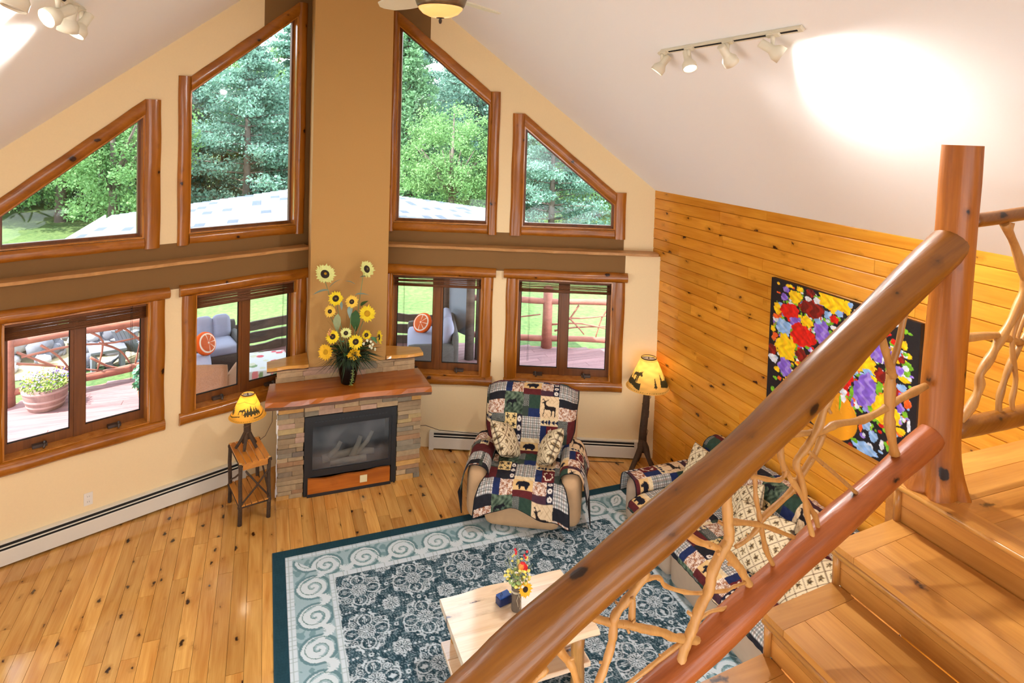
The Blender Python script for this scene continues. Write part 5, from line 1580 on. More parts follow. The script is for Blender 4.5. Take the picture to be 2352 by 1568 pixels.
# small dabs first, then the vase, then the blooms
for k in range(1300):
    cu, cz = rsm.uniform(.1, 1.42), rsm.uniform(1.52, 2.6)
    if (cu-.75)**2/.72**2+(cz-2.12)**2/.52**2 > 1.0 and rsm.random() < .7: continue
    if cz < 1.72 and cu < 1.02 and rsm.random() < .9: continue
    c = rsm.choice(list('wwbgggvroyg'))
    s_ = rsm.uniform(.008, .026)
    blob(cu, cz, s_*rsm.uniform(.6, 1.5), s_*rsm.uniform(.5, 1.1), c, k, 3, .1)
vm = ((uu-.735)/.275)**2+((zz-1.685)/.215)**2 < 1
vm &= zz < 1.87
sh = 1.0-.35*np.clip((.73-uu)/.3, 0, 1)+.25*np.exp(-((uu-.92)/.05)**2)
col[vm] = (S3(222, 148, 26)*sh[..., None])[vm]
for k, (cu, cz, ru, rz_, c) in enumerate(BLOBS): blob(cu, cz, ru*1.05, rz_*1.05, c, k, 5+k % 3)
pt_ = thing('painting', 'large unframed flower painting on black canvas hung on the pine wall', 'painting', (W-.02, (PY0+PY1)/2, (PZ0+PZ1)/2))
P = np.stack([W-.042-relief, yy, zz], -1)-np.array([W-.02, (PY0+PY1)/2, (PZ0+PZ1)/2])
grid_mesh('painted_face', P, col, K['canvas'], pt_)
b = MB(); b.box(-.0205, .016, (PY1-PY0)/2, (PY0-PY1)/2, (PZ0-PZ1)/2, (PZ1-PZ0)/2); b.build('canvas_block', K['canvas_side'], pt_)

# ================================================================== COFFEE TABLE
CTX, CTY = .817, -3.815
ct = thing('coffee_table', 'pale aspen log coffee table with live edge top on the rug', 'table', (CTX, CTY, .0135))
hw, hd = .485, .325
nb = 5
r = random.Random(12)
for k in range(nb):
    y0_, y1_ = -hd+2*hd*k/nb, -hd+2*hd*(k+1)/nb
    b = MB(); n = 14
    vs = []
    e0 = [(.006*sin(i*1.1+1)+.006*sin(i*.5)) if k == 0 else .0004 for i in range(n+1)]
    e1 = [(-.006*sin(i*.9)-.005*sin(i*.45+2)) if k == nb-1 else -.0004 for i in range(n+1)]
    for i in range(n+1):
        x_ = -hw+2*hw*i/n
        bw0 = .014 if k == 0 else 0; bw1 = .014 if k == nb-1 else 0
        vs += [(x_, y0_+e0[i]+bw0, .415), (x_, y0_+e0[i]-bw0*.6, .442), (x_, y0_+e0[i]+bw0*.7, .4665), (x_, y1_+e1[i]-bw1*.7, .4665), (x_, y1_+e1[i]+bw1*.6, .442), (x_, y1_+e1[i]-bw1, .415)]
    fs = []
    for i in range(n):
        for j in range(6): fs.append((i*6+j, i*6+(j+1) % 6, (i+1)*6+(j+1) % 6, (i+1)*6+j))
    fs.append((0, 1, 2, 3, 4, 5)); fs.append(tuple(n*6+j for j in (5, 4, 3, 2, 1, 0)))
    b.add(vs, fs); b.build('top_board', K['table'], ct)
for sx in (-1, 1):
    for sy in (-1, 1):
        b = MB(); x_, y_ = sx*(hw-.11), sy*(hd-.1)
        b.tube([(x_, y_, 0), (x_+.006, y_, .12), (x_-.004, y_+.004, .28), (x_, y_, .415)], [.05, .046, .047, .045], 12, wob=.1, seed=sx*2+sy); b.build('leg', K['table_leg'], ct)
for k in range(3):
    b = MB(); y0_ = -.255+.17*k
    b.cbox(-hw+.0, hw-.02, y0_, y0_+.168, .155, .19, .004); b.build('shelf_board', K['table'], ct)
# things on it
TZ = .0135+.4665
bx = thing('blue_box', 'small dark blue box beside the flower jar on the coffee table', 'box', (.757, -3.69, TZ), .25)
b = MB(); b.cbox(-.052, .052, -.032, .032, 0, .058, .006); b.build('body', plain('dark blue card', srgb(20, 40, 84), .3, noise=.2, nscale=30), bx)
b = MB(); b.cbox(-.05, .05, -.03, .03, .058, .066, .003); b.build('lid', plain('blue lid', srgb(44, 84, 160), .25), bx)
b = MB(); b.tube([(-.03, 0, .066), (-.022, 0, .09), (-.012, 0, .066)], .002, 5); b.build('loop', K['black_metal'], bx)
jx, jy = .822, -3.775
jr = thing('flower_jar', 'small smoky glass jar tied with twine on the coffee table', 'vase', (jx, jy, TZ))
b = MB(); b.lathe([(0, 0), (.036, 0), (.038, .01), (.036, .09), (.038, .165), (.041, .175), (.036, .177), (.033, .16), (.032, .02), (0, .015)], 20); b.build('body', plain('smoky brown glass', srgb(92, 82, 72), .15, noise=.3, nscale=20, coat=.3), jr)
b = MB()
for k in range(3): b.lathe([(.0375, 0), (.040, .002), (.0375, .004)], 18, (0, 0, .135+k*.005))
b.tube([(.0, -.04, .135), (.018, -.046, .09), (.01, -.045, .03)], .0016, 4); b.tube([(.0, -.04, .135), (-.016, -.046, .1), (-.004, -.046, .05)], .0016, 4)
b.build('twine', plain('pale twine', srgb(206, 196, 170), .9), jr)
bq = thing('small_bouquet', 'mixed bouquet with red rose and one sunflower in the small jar', 'flowers', (jx, jy, TZ+.15))
b = MB()
rr = random.Random(31)
for k in range(34):
    a = rr.uniform(0, 2*pi); L = rr.uniform(.1, .3); sp = rr.uniform(.0, .55)
    d = Vector((cos(a)*sp, sin(a)*sp, 1)).normalized()
    b.tube([(0, 0, 0), d*L*.5+Vector((0, 0, .01)), d*L], [.0018, .0015, .001], 4)
b.build('stems', M_STEM, bq)
def dab(name, n, spread, z0, z1, s0, s1, mat, sd):
    b = MB(); q_ = random.Random(sd)
    for k in range(n):
        a = q_.uniform(0, 2*pi); rad = spread*sqrt(q_.random())
        b.ball((cos(a)*rad, sin(a)*rad, q_.uniform(z0, z1)), q_.uniform(s0, s1), 7, 4, (1, 1, .7), wob=.5, seed=k)
    tag(b.build(name, mat, bq), kind='stuff')
dab('yellow_filler', 40, .10, .03, .2, .008, .016, plain('pale yellow filler', srgb(232, 220, 110), .7, noise=.2), 1)
dab('white_filler', 26, .1, .03, .16, .006, .012, plain('white filler', srgb(228, 230, 214), .7), 2)
dab('green_filler', 18, .07, .02, .12, .008, .02, plain('light green filler', srgb(150, 176, 110), .7), 3)
b = MB(); b.ball((.03, -.02, .17), .032, 12, 7, (1, 1, .85), wob=.25, seed=2); b.ball((.045, -.03, .16), .022, 10, 5, wob=.3, seed=5); b.build('red_rose', plain('red rose', srgb(216, 26, 34), .5, noise=.3, nscale=60), bq)
b = MB(); b.ball((.012, -.035, .178), .022, 10, 6, wob=.3, seed=7); b.build('orange_rose', plain('orange rose', srgb(244, 150, 70), .5), bq)
b = MB()
for (x_, y_, z_) in ((-.015, 0, .262), (-.02, .005, .29), (-.014, 0, .275), (.062, 0, .215), (.075, .01, .25), (.05, 0, .235)): b.ball((x_, y_, z_), .009, 6, 4, wob=.3, seed=1)
b.build('berries', plain('red berry', srgb(204, 20, 44), .4), bq)
F_ = frame_from((-.1, -1, .3)); Mx = Matrix.Translation((.04, -.06, .03)) @ F_
b = petals(.02, .055, 16, .006, 5); b.xf(Mx); b.build('sunflower_petals', PET['gold'], bq, recalc=False)
b = MB(); b.ball((0, 0, .004), .021, 12, 6, (1, 1, .4)); b.xf(Mx); b.build('sunflower_centre', M_CTR, bq)

# ================================================================== STAIRS
PH = radians(185)
SD = Vector((cos(PH), sin(PH), 0))            # direction of descent
SW = Vector((0.0, -1.0, 0))                   # along the nosings, towards the viewer
RISE, RUN, ZLAND = .181, .405, 2.351
LC = Vector((1.835, -5.827, ZLAND))           # outer corner of the landing nosing
stair = thing('staircase', 'wide oiled pine staircase coming down from the landing', 'staircase', (LC.x, LC.y-.6, 0))
Ls = Vector(stair.location)
WID = 1.25
def st_part(b, n, m):
    b.xf(Matrix.Translation(-Ls)); return b.build(n, m, stair)
def quadbox(b, A, du, lu, dv, lv, dw, lw):
    A = Vector(A); U_, V_, W_ = du*lu, dv*lv, dw*lw
    b.hexa([A, A+U_, A+U_+V_, A+V_, A+W_, A+U_+W_, A+U_+V_+W_, A+V_+W_])
ZD = Vector((0, 0, 1))
rs2 = random.Random(2)
for k in range(1, 13):
    C0 = LC+SD*RUN*k-ZD*RISE*k              # outer nosing corner of tread k
    back = -SD
    dep = RUN+.02
    bw = .105                                # end (border) board along the open side
    th = .028
    # border board: runs along the descent direction at the open end
    b = MB(); quadbox(b, C0-ZD*th, back, dep, SW, bw, ZD, th); st_part(b, 'tread_end_board', K['step_x'])
    # three boards along the nosing
    cuts = [0, .12+.02*rs2.random(), .26+.02*rs2.random(), dep]
    for i in range(3):
        b = MB(); g = .0014
        A = C0+SW*(bw+g)+back*(cuts[i]+g)-ZD*(th+.0004*i)
        quadbox(b, A, back, cuts[i+1]-cuts[i]-2*g, SW, WID-bw, ZD, th); st_part(b, 'tread_board', K['step_y'])
    # rounded nosing strip under the front edge
    b = MB(); A = C0-ZD*.04+SD*-.004
    b.tube([A+SW*.0, A+SW*WID], .014, 8); st_part(b, 'nosing_cove', K['step_y'])
for k in range(0, 13):
    C0 = LC+SD*RUN*k-ZD*RISE*k
    hh = RISE-.028
    A = C0-SD*.025-ZD*(RISE)+SW*.02
    # riser boards below tread k
    for (z0_, z1_) in ((0, hh*.5), (hh*.5, hh)):
        b = MB(); quadbox(b, A+ZD*(z0_+.0006), SD*-1, .018, SW, WID-.02, ZD, (z1_-z0_)-.0012); st_part(b, 'riser_board', K['step_y'])
    b = MB(); Bp = C0-SD*.018-ZD*RISE+SW*.012
    b.tube([Bp, Bp+ZD*(hh)], .016, 10); st_part(b, 'corner_bead', K['step_z'])
# stringer on the open side and carriage underneath
b = MB()
T0 = LC-ZD*.16-SD*.1; T1 = LC+SD*RUN*12.6-ZD*(RISE*12.6+.0)
n_ = 13
for k in range(13):
    C0 = LC+SD*RUN*k-ZD*RISE*k
    A = C0+SW*.03-ZD*(RISE+.0)-SD*(.03)
    zlow = max(0.0, A.z-.30)
    quadbox(b, Vector((A.x, A.y, zlow)), -SD, RUN*1.0, SW, .05, ZD, A.z-zlow+RISE*.8)
st_part(b, 'stringer', K['step_x'])
# landing
land = thing('stair_landing', 'upper landing of oiled pine boards behind the log newel', 'landing', (2.66, -6.4, 0))
Ll = Vector(land.location)
def ld(b, n, m):
    b.xf(Matrix.Translation(-Ll)); return b.build(n, m, land)
y_ = -5.75
xs0 = LC.x+.11
for k in range(9):
    w_ = .148
    b = MB(); b.cbox(xs0+.001, W-.004, y_-w_+.0007, y_-.0007, ZLAND-.028, ZLAND, .0012); ld(b, 'landing_board', K['step_x']); y_ -= w_
b = MB(); b.hexa([(LC.x, LC.y, ZLAND-.028), (xs0, LC.y+.0, ZLAND-.028), (xs0, LC.y-WID, ZLAND-.028), (LC.x, LC.y-WID, ZLAND-.028), (LC.x, LC.y, ZLAND), (xs0, LC.y, ZLAND), (xs0, LC.y-WID, ZLAND), (LC.x, LC.y-WID, ZLAND)]); ld(b, 'nosing_board', K['step_y'])
b = MB(); b.tube([(LC.x+.004, LC.y, ZLAND-.014), (LC.x+.004, LC.y-WID, ZLAND-.014)], .014, 8); ld(b, 'nosing_edge', K['step_y'])
b = MB(); b.box(LC.x+.03, W-.004, LC.y-WID, -5.77, ZLAND-.26, ZLAND-.03); ld(b, 'landing_joists', K['step_x'])

# ================================================================== LOG RAILING
RAIL = {'hand':[(-0.088,3.511),(0.232,3.333),(0.562,3.138),(0.884,2.938),(1.218,2.754),(1.517,2.609),(1.786,2.484),(2.029,2.368),(2.206,2.269)],'low':[(0.14,2.564),(0.34,2.489),(0.56,2.399),(0.791,2.311),(1.004,2.222),(1.203,2.138),(1.389,2.052),(1.506,2.006)],'B1':[(0.193,3.301),(0.265,3.184),(0.298,3.054),(0.343,2.95),(0.356,2.926)],'B1b':[(0.466,3.145),(0.421,3.051),(0.379,2.967),(0.356,2.926)],'B1c':[(0.356,2.93),(0.354,2.797),(0.343,2.7),(0.3,2.573)],'B2':[(0.095,2.838),(0.263,2.81),(0.379,2.782),(0.519,2.76),(0.682,2.771),(0.771,2.756),(0.872,2.769),(1.041,2.791)],'B3':[(0.666,3.014),(0.747,2.911),(0.784,2.86),(0.814,2.788),(0.876,2.721),(0.929,2.675),(0.903,2.612),(0.87,2.515),(0.852,2.441),(0.813,2.344)],'B4':[(0.755,2.744),(0.803,2.666),(0.889,2.583),(0.93,2.542),(1.063,2.481),(1.087,2.461)],'B5':[(0.86,2.703),(0.784,2.643),(0.666,2.553),(0.548,2.457)],'B6':[(0.95,2.846),(1.002,2.768),(1.011,2.721),(0.988,2.661),(0.954,2.616),(0.904,2.555),(0.834,2.468),(0.796,2.42),(0.774,2.361)],'B7':[(1.135,2.762),(1.128,2.691),(1.124,2.629),(1.116,2.566),(1.096,2.501),(1.086,2.455),(1.069,2.403),(1.044,2.333),(0.987,2.243)],'B8':[(1.214,2.693),(1.156,2.669),(1.072,2.636),(1.021,2.624),(0.991,2.636),(0.985,2.657)],'B9':[(1.264,2.513),(1.16,2.48),(1.086,2.453),(1.007,2.414),(0.903,2.357)],'B10':[(1.1,2.453),(1.15,2.424),(1.219,2.406)],'B11':[(1.294,2.665),(1.281,2.582),(1.273,2.52),(1.265,2.459),(1.297,2.42),(1.339,2.356),(1.35,2.294),(1.392,2.238),(1.42,2.175),(1.44,2.142),(1.456,2.108),(1.479,2.008)],'B12':[(1.28,2.414),(1.215,2.345),(1.173,2.296),(1.146,2.252),(1.102,2.196)],'B13':[(1.495,2.551),(1.414,2.487),(1.345,2.451),(1.293,2.424)],'B14':[(1.673,2.409),(1.606,2.405),(1.571,2.391),(1.549,2.36),(1.477,2.318),(1.403,2.288),(1.328,2.27),(1.258,2.255),(1.219,2.258),(1.162,2.256)],'B15':[(1.399,2.17),(1.33,2.189),(1.253,2.179),(1.206,2.191),(1.167,2.194),(1.128,2.214)],'B16':[(1.638,2.446),(1.686,2.395),(1.742,2.351),(1.767,2.322),(1.77,2.267),(1.778,2.222),(1.8,2.164),(1.828,2.106)],'B17':[(1.695,2.417),(1.681,2.349),(1.68,2.265)],'B18':[(1.863,2.351),(1.778,2.303),(1.693,2.265),(1.646,2.239),(1.554,2.194),(1.504,2.16),(1.431,2.128),(1.315,2.074)],'B19':[(1.469,2.133),(1.55,2.11),(1.624,2.086),(1.714,2.061)],'B20':[(1.982,2.292),(1.946,2.236),(1.916,2.195),(1.89,2.125)],'B21':[(2.018,2.242),(2.056,2.222),(2.081,2.196)]}
RAIL2 = {'top':[(2.119,3.572),(2.284,3.583),(2.479,3.599),(2.771,3.619)],'bot':[(2.067,2.611),(2.309,2.608),(2.572,2.609),(2.873,2.613)],'mid':[(2.091,3.033),(2.303,3.026),(2.406,3.004),(2.505,2.973)],'R1':[(2.324,3.557),(2.405,3.455),(2.479,3.316),(2.504,3.262),(2.481,3.194),(2.42,3.091),(2.337,2.998),(2.284,2.93),(2.216,2.859),(2.216,2.793),(2.174,2.72),(2.094,2.646)],'R1b':[(2.406,3.555),(2.402,3.497),(2.423,3.442)],'R2':[(2.566,3.023),(2.458,2.885),(2.407,2.782),(2.382,2.705),(2.392,2.628)],'R3':[(2.518,3.176),(2.443,3.049),(2.437,2.942),(2.475,2.802),(2.456,2.696),(2.479,2.627)],'R4':[(2.581,3.14),(2.529,3.069),(2.482,2.978)]}
NP = Vector((1.965, -5.93, ZLAND))
RP0 = Vector((1.96, -5.93, 0))
rl = thing('stair_railing', 'log and branch railing running down the stairs from the newel post', 'railing', (NP.x, NP.y, ZLAND))
def rpt(sz, off=0.0):
    p = RP0+SD*sz[0]; return Vector((p.x, p.y-off, sz[1]))-Vector((NP.x, NP.y, ZLAND))
def dens(pts, n):
    """Catmull-Rom"""
    out = []
    pts = [Vector(p) for p in pts]
    for i in range(len(pts)-1):
        p0, p1, p2, p3 = pts[max(i-1, 0)], pts[i], pts[i+1], pts[min(i+2, len(pts)-1)]
        for k in range(n):
            t = k/n
            out.append(.5*((2*p1)+(p2-p0)*t+(2*p0-5*p1+4*p2-p3)*t*t+(3*p1-p0-3*p2+p3)*t**3))
    out.append(pts[-1]); return out
# newel post
b = MB(); zs = [-.0, .03, .08, .16, .28, .45, .7, .95, 1.2, 1.4, 1.565]
dx = [-.0, .0, .004, .006, .008, .012, .02, .03, .042, .05, .055]
rd = [.105, .1, .092, .086, .083, .084, .083, .081, .08, .082, .08]
pp_ = dens([(dx[i], 0, zs[i]) for i in range(len(zs))], 4)
rr_ = np.interp([p.z for p in pp_], zs, rd)
nn_ = 40; vs = []; fs = []
for i, p_ in enumerate(pp_):
    for k in range(nn_):
        a = 2*pi*k/nn_; fl_ = max(0, 1-p_.z/.26)**1.6
        r_k = rr_[i]*(1+.012*sin(3*a+p_.z*4)+.008*sin(7*a+p_.z*9))+fl_*(.014+.016*sin(5*a+1.0+p_.z*6)+.008*sin(9*a))
        crack = .006*math.exp(-((a-4.95-.08*sin(p_.z*3))/.035)**2)
        vs.append((p_.x+cos(a)*(r_k-crack), p_.y+sin(a)*(r_k-crack), p_.z))
for i in range(len(pp_)-1):
    for k in range(nn_): fs.append((i*nn_+k, i*nn_+(k+1) % nn_, (i+1)*nn_+(k+1) % nn_, (i+1)*nn_+k))
fs.append(tuple(range(nn_-1, -1, -1))); fs.append(tuple((len(pp_)-1)*nn_+k for k in range(nn_)))
b.add(vs, fs, 0, True); nwl = b.build('newel_post', K['newel'], rl); smooth_by_angle(nwl, 60)
# handrail
pts = dens([rpt(p, .0) for p in RAIL['hand']], 3)
ext = (pts[-1]-pts[-4]).normalized(); pts += [pts[-1]+ext*(.4*k) for k in range(1, 7)]
rads = [.078+.004*sin(i*.9) for i in range(len(pts))]; rads[0] = .07
b = MB(); b.tube(pts, rads, 20, wob=.03, seed=6); o = b.build('handrail', K['rail'], rl); smooth_by_angle(o, 50)
pts = dens([rpt(p, .0) for p in RAIL['low']], 3)
pts = [pts[0]+(pts[0]-pts[2]).normalized()*.1]+pts
ext = (pts[-1]-pts[-4]).normalized(); pts += [pts[-1]+ext*(.4*k) for k in range(1, 8)]
b = MB(); b.tube(pts, [.057+.004*sin(i*.8+1) for i in range(len(pts))], 18, wob=.04, seed=9); o = b.build('bottom_rail', K['redrail'], rl); smooth_by_angle(o, 50)
thick = {'B1': (.013, .017), 'B1b': (.016, .02), 'B1c': (.024, .022), 'B2': (.018, .014), 'B3': (.02, .012), 'B4': (.015, .013), 'B5': (.009, .01), 'B6': (.015, .012), 'B7': (.009, .012), 'B8': (.01, .009), 'B9': (.013, .009), 'B10': (.011, .009),
         'B11': (.022, .02), 'B12': (.02, .016), 'B13': (.014, .013), 'B14': (.010, .006), 'B15': (.008, .006), 'B16': (.017, .015), 'B17': (.011, .014), 'B18': (.014, .017), 'B19': (.01, .008), 'B20': (.016, .014), 'B21': (.014, .012)}
for k, (nm, pl) in enumerate(RAIL.items()):
    if nm in ('hand', 'low'): continue
    r0, r1 = thick[nm]; r0 *= .88; r1 *= .88
    off = .012*sin(k*2.4)
    ps = dens([rpt(p, off) for p in pl], 4)
    n = len(ps)
    rad = [(r0+(r1-r0)*i/(n-1))*(1+.10*sin(i*1.3+k)+(.14 if i % 5 == 2 else 0)) for i in range(n)]
    b = MB(); b.tube(ps, rad, 9, wob=.08, seed=k)
    q_ = random.Random(k)
    for j in range(1+n//14):                      # cut twig stubs
        i = q_.randrange(2, n-2); d = Vector((q_.uniform(-1, 1), q_.uniform(-.6, .6), q_.uniform(-.2, 1))).normalized()
        b.tube([ps[i], ps[i]+d*rad[i]*1.9], [rad[i]*.45, rad[i]*.35], 6)
    b.build('branch', K['branch'], rl)
# second railing along the landing edge
rl2 = thing('landing_railing', 'log and branch railing along the landing edge right of the newel post', 'railing', (2.75, -5.86, ZLAND))
O2 = Vector(rl2.location)
def r2pt(p, off=0): return Vector((p[0], -5.93-off, p[1]))-O2
pts = [r2pt(p) for p in RAIL2['top']]; pts[0].x -= .02; pts.append(Vector((W-.03, -5.93, 3.64))-O2)
b = MB(); b.tube(dens(pts, 3), .032, 14, wob=.04, seed=2); b.build('handrail', K['rail'], rl2)
pts = [r2pt(p) for p in RAIL2['bot']]; pts[0].x -= .03; pts.append(Vector((W-.03, -5.93, 2.62))-O2)
b = MB(); b.tube(dens(pts, 3), [.046]*(3*(len(pts)-1)+1), 16, wob=.04, seed=4); b.build('bottom_rail', K['rail'], rl2)
for k, nm in enumerate(('mid', 'R1', 'R1b', 'R2', 'R3', 'R4')):
    ps = dens([r2pt(p, .01*sin(k*2)) for p in RAIL2[nm]], 4); n = len(ps)
    r0 = (.019, .02, .012, .015, .012, .012)[k]
    b = MB(); b.tube(ps, [r0*(1+.12*sin(i*1.1+k)) for i in range(n)], 9, wob=.08, seed=k+40); b.build('branch', K['branch'], rl2)

# ================================================================== TRACK LIGHTS
def spot_head(root, base, d, glow, scale=1.0, lamp=0.0):
    """track head: stem, neck cylinder, flared cup; d = direction the cup looks"""
    base = Vector(base); d = Vector(d).normalized()
    R = frame_from(-d)
    h = bpy.data.objects.new('spot_head', None); COL.objects.link(h); h.parent = root; h.location = base
    h.empty_display_size = .05
    b = MB(); j = Vector((0, 0, -.055))
    b.tube([(0, 0, 0), (0, 0, -.02), j], [.016, .013, .010], 8); b.build('stem', K['fixture'], h)
    c = j-Vector((0, 0, .03))-d*.01
    b = MB(); b.lathe([(0, .075), (.026, .075), (.028, .07), (.028, .0), (.030, -.004), (.050, -.035), (.052, -.075), (.047, -.075), (.044, -.04), (0, -.03)], 22); b.xf(Matrix.Translation(c) @ R); b.build('cup', K['fixture'], h)
    b = MB(); b.lathe([(0, 0), (.045, 0), (.045, .002), (0, .003)], 22, (0, 0, -.066)); b.xf(Matrix.Translation(c) @ R)
    b.build('lens', emit('lit lens', (1, .97, .92, 1), 6.0) if glow else plain('unlit lens', srgb(200, 196, 186), .3), h)
    if lamp:
        l = bpy.data.lights.new('spot_light', 'SPOT'); l.energy = lamp; l.color = (1, .98, .95); l.spot_size = radians(140); l.spot_blend = 1.0; l.shadow_soft_size = .05
        lo = bpy.data.objects.new('spot_light', l); COL.objects.link(lo); lo.parent = h
        lo.location = c+d*.085; lo.rotation_euler = d.to_track_quat('-Z', 'Y').to_euler()
tx = 1.932; tz = ceil_z(tx)-.002
NRM = Vector((-SL, 0, -1)).normalized()
def track(sd, y0_, y1_, heads, label):
    tx_ = sd*tx
    root = thing('track_light', label, 'track light', (tx_, (y0_+y1_)/2, tz), 0, 'track lights on the sloped ceiling')
    ym = (y0_+y1_)/2
    tang = Vector((SL*1, 0, -1 if False else 0))
    b = MB(); a = math.atan(SL)*sd
    h = (y1_-y0_)/2
    b.cbox(-.018, .018, -abs(h), abs(h), -.024, .0, .002); b.xf(Matrix.Rotation(a, 4, 'Y')); b.build('rail', K['fixture'], root)
    b = MB(); b.box(-.006, .006, -abs(h)+.03, abs(h)-.1, -.0256, -.0235); b.xf(Matrix.Rotation(a, 4, 'Y')); b.build('rail_slot', K['black_gap'], root)
    nrm = Vector((-sd*SL, 0, -1)).normalized()
    for (yy_, d, glow, lamp) in heads:
        p = Vector((0, yy_-ym, 0))+nrm*.024
        b = MB(); b.cbox(-.014, .014, yy_-ym-.05, yy_-ym+.05, -.04, -.022, .002); b.xf(Matrix.Rotation(a, 4, 'Y')); b.build('adapter', K['fixture'], root)
        spot_head(root, p+nrm*.012, d, glow, lamp=lamp)
track(1, -3.69, -5.07, [(-3.72, (-.55, .35, -.9), True, 60), (-4.05, (-.1, -.5, -.9), True, 60), (-4.46, (.75, .1, -.75), False, 0), (-4.86, (.62, -.5, -.5), True, 75)], 'white four-head track light on the right ceiling slope')
track(-1, -3.42, -4.8, [(-3.52, (-.4, -.3, -.85), True, 60), (-3.75, (-.25, .3, -1), False, 0), (-3.96, (-.6, -.7, -.5), True, 60), (-4.5, (-.3, -.2, -1), False, 0)], 'white track light on the left ceiling slope')

# ================================================================== CEILING FAN
fan = thing('ceiling_fan', 'cream ceiling fan with amber bowl light hanging from the ridge', 'fan', (.0, -4.36, 4.53))
b = MB(); b.lathe([(0, .2), (.05, .2), (.05, .33), (.0, .33)], 16); b.tube([(0, 0, .33), (0, 0, ZR-4.53-.02)], .013, 10); b.build('downrod', K['bronze'], fan)
b = MB(); b.lathe([(.0, .2), (.09, .2), (.145, .17), (.15, .12), (.135, .075), (.125, .06), (.118, .065), (.12, .1), (0, .12)], 36); b.build('motor_housing', plain('antique brass', srgb(120, 104, 78), .35, .7, noise=.5, nscale=25), fan)
b = MB(); b.lathe([(.126, .064), (.121, .05), (.100, .028), (.065, .012), (.025, .004), (.0, .003)], 36)
m, nt, pb = mat_base('amber glass bowl'); pb.inputs['Base Color'].default_value = srgb(240, 180, 110); pb.inputs['Roughness'].default_value = .25
pb.inputs['Emission Color'].default_value = (1, .45, .14, 1); pb.inputs['Emission Strength'].default_value = .32
b.build('light_bowl', m, fan)
b = MB(); b.lathe([(.0, -.03), (.007, -.026), (.01, -.012), (.006, .0), (.022, .002), (.028, .01), (.0, .012)], 14); b.build('finial', plain('dark finial', srgb(48, 34, 22), .4), fan)
for k in range(5):
    a = radians(112+72*k)
    b = MB(); n = 9; vs = []
    for i in range(n+1):
        t = i/n; L = .16+.46*t; w_ = .055+.028*sin(pi*min(1, t*1.05))*1.0
        if t > .88: w_ *= sqrt(max(.05, 1-((t-.88)/.125)**2))
        tilt = .22
        for s in (-1, 1): vs += [(L, s*w_, .135+s*w_*tilt-.004), (L, s*w_, .135+s*w_*tilt+.004)]
    fs = []
    for i in range(n):
        o_ = i*4
        fs += [(o_, o_+2, o_+6, o_+4), (o_+1, o_+5, o_+7, o_+3), (o_, o_+4, o_+5, o_+1), (o_+2, o_+3, o_+7, o_+6)]
    fs += [(0, 1, 3, 2), (n*4, n*4+2, n*4+3, n*4+1)]
    b.add(vs, fs); b.xf(Matrix.Rotation(a, 4, 'Z')); bl = b.build('fan_blade', K['fan_blade'], fan)
    b = MB(); b.tube([(.1, 0, .15), (.2, 0, .14)], [.02, .03], 8, flat=.3); b.xf(Matrix.Rotation(a, 4, 'Z')); b.build('blade_iron', K['bronze'], bl)
# ================================================================== OUTDOORS
GZ = -.55
m, nt, pb = mat_base('mown lawn')
tc = nt.nodes.new('ShaderNodeNewGeometry'); n1 = nt.nodes.new('ShaderNodeTexNoise'); n1.inputs['Scale'].default_value = .5; n1.inputs['Detail'].default_value = 8
n2 = nt.nodes.new('ShaderNodeTexNoise'); n2.inputs['Scale'].default_value = 9; n2.inputs['Detail'].default_value = 6
nt.links.new(tc.outputs['Position'], n1.inputs['Vector']); nt.links.new(tc.outputs['Position'], n2.inputs['Vector'])
ad = nt.nodes.new('ShaderNodeMath'); ad.operation = 'ADD'; nt.links.new(n1.outputs['Fac'], ad.inputs[0]); nt.links.new(n2.outputs['Fac'], ad.inputs[1])
rp = nt.nodes.new('ShaderNodeValToRGB'); rp.color_ramp.elements[0].position = .75; rp.color_ramp.elements[0].color = srgb(60, 88, 40); rp.color_ramp.elements[1].position = 1.25; rp.color_ramp.elements[1].color = srgb(100, 122, 64)
mr = nt.nodes.new('ShaderNodeMath'); mr.operation = 'MULTIPLY'; mr.inputs[1].default_value = .5
nt.links.new(ad.outputs[0], mr.inputs[0]); nt.links.new(mr.outputs[0], rp.inputs[0])
rp.color_ramp.elements[0].position = .36; rp.color_ramp.elements[1].position = .62
nt.links.new(rp.outputs[0], pb.inputs['Base Color']); pb.inputs['Roughness'].default_value = .9
bp = nt.nodes.new('ShaderNodeBump'); bp.inputs['Strength'].default_value = .6; bp.inputs['Distance'].default_value = .06; nt.links.new(n2.outputs['Fac'], bp.inputs['Height']); nt.links.new(bp.outputs[0], pb.inputs['Normal'])
b = MB(); n = 40
g = lambda i: -90+180*i/n
vs = [(g(i), -1.4+92*j/n, GZ+.12*sin(g(i)*.3)*sin((-1.4+92*j/n)*.22)*(1 if abs(g(i))+abs(-1.4+92*j/n) > 14 else 0)) for i in range(n+1) for j in range(n+1)]
b.add(vs, [(i*(n+1)+j, (i+1)*(n+1)+j, (i+1)*(n+1)+j+1, i*(n+1)+j+1) for i in range(n) for j in range(n)], 0, True)
tag(b.build('lawn', m), 'mown green lawn stretching from the deck to the trees', 'lawn', kind='stuff')

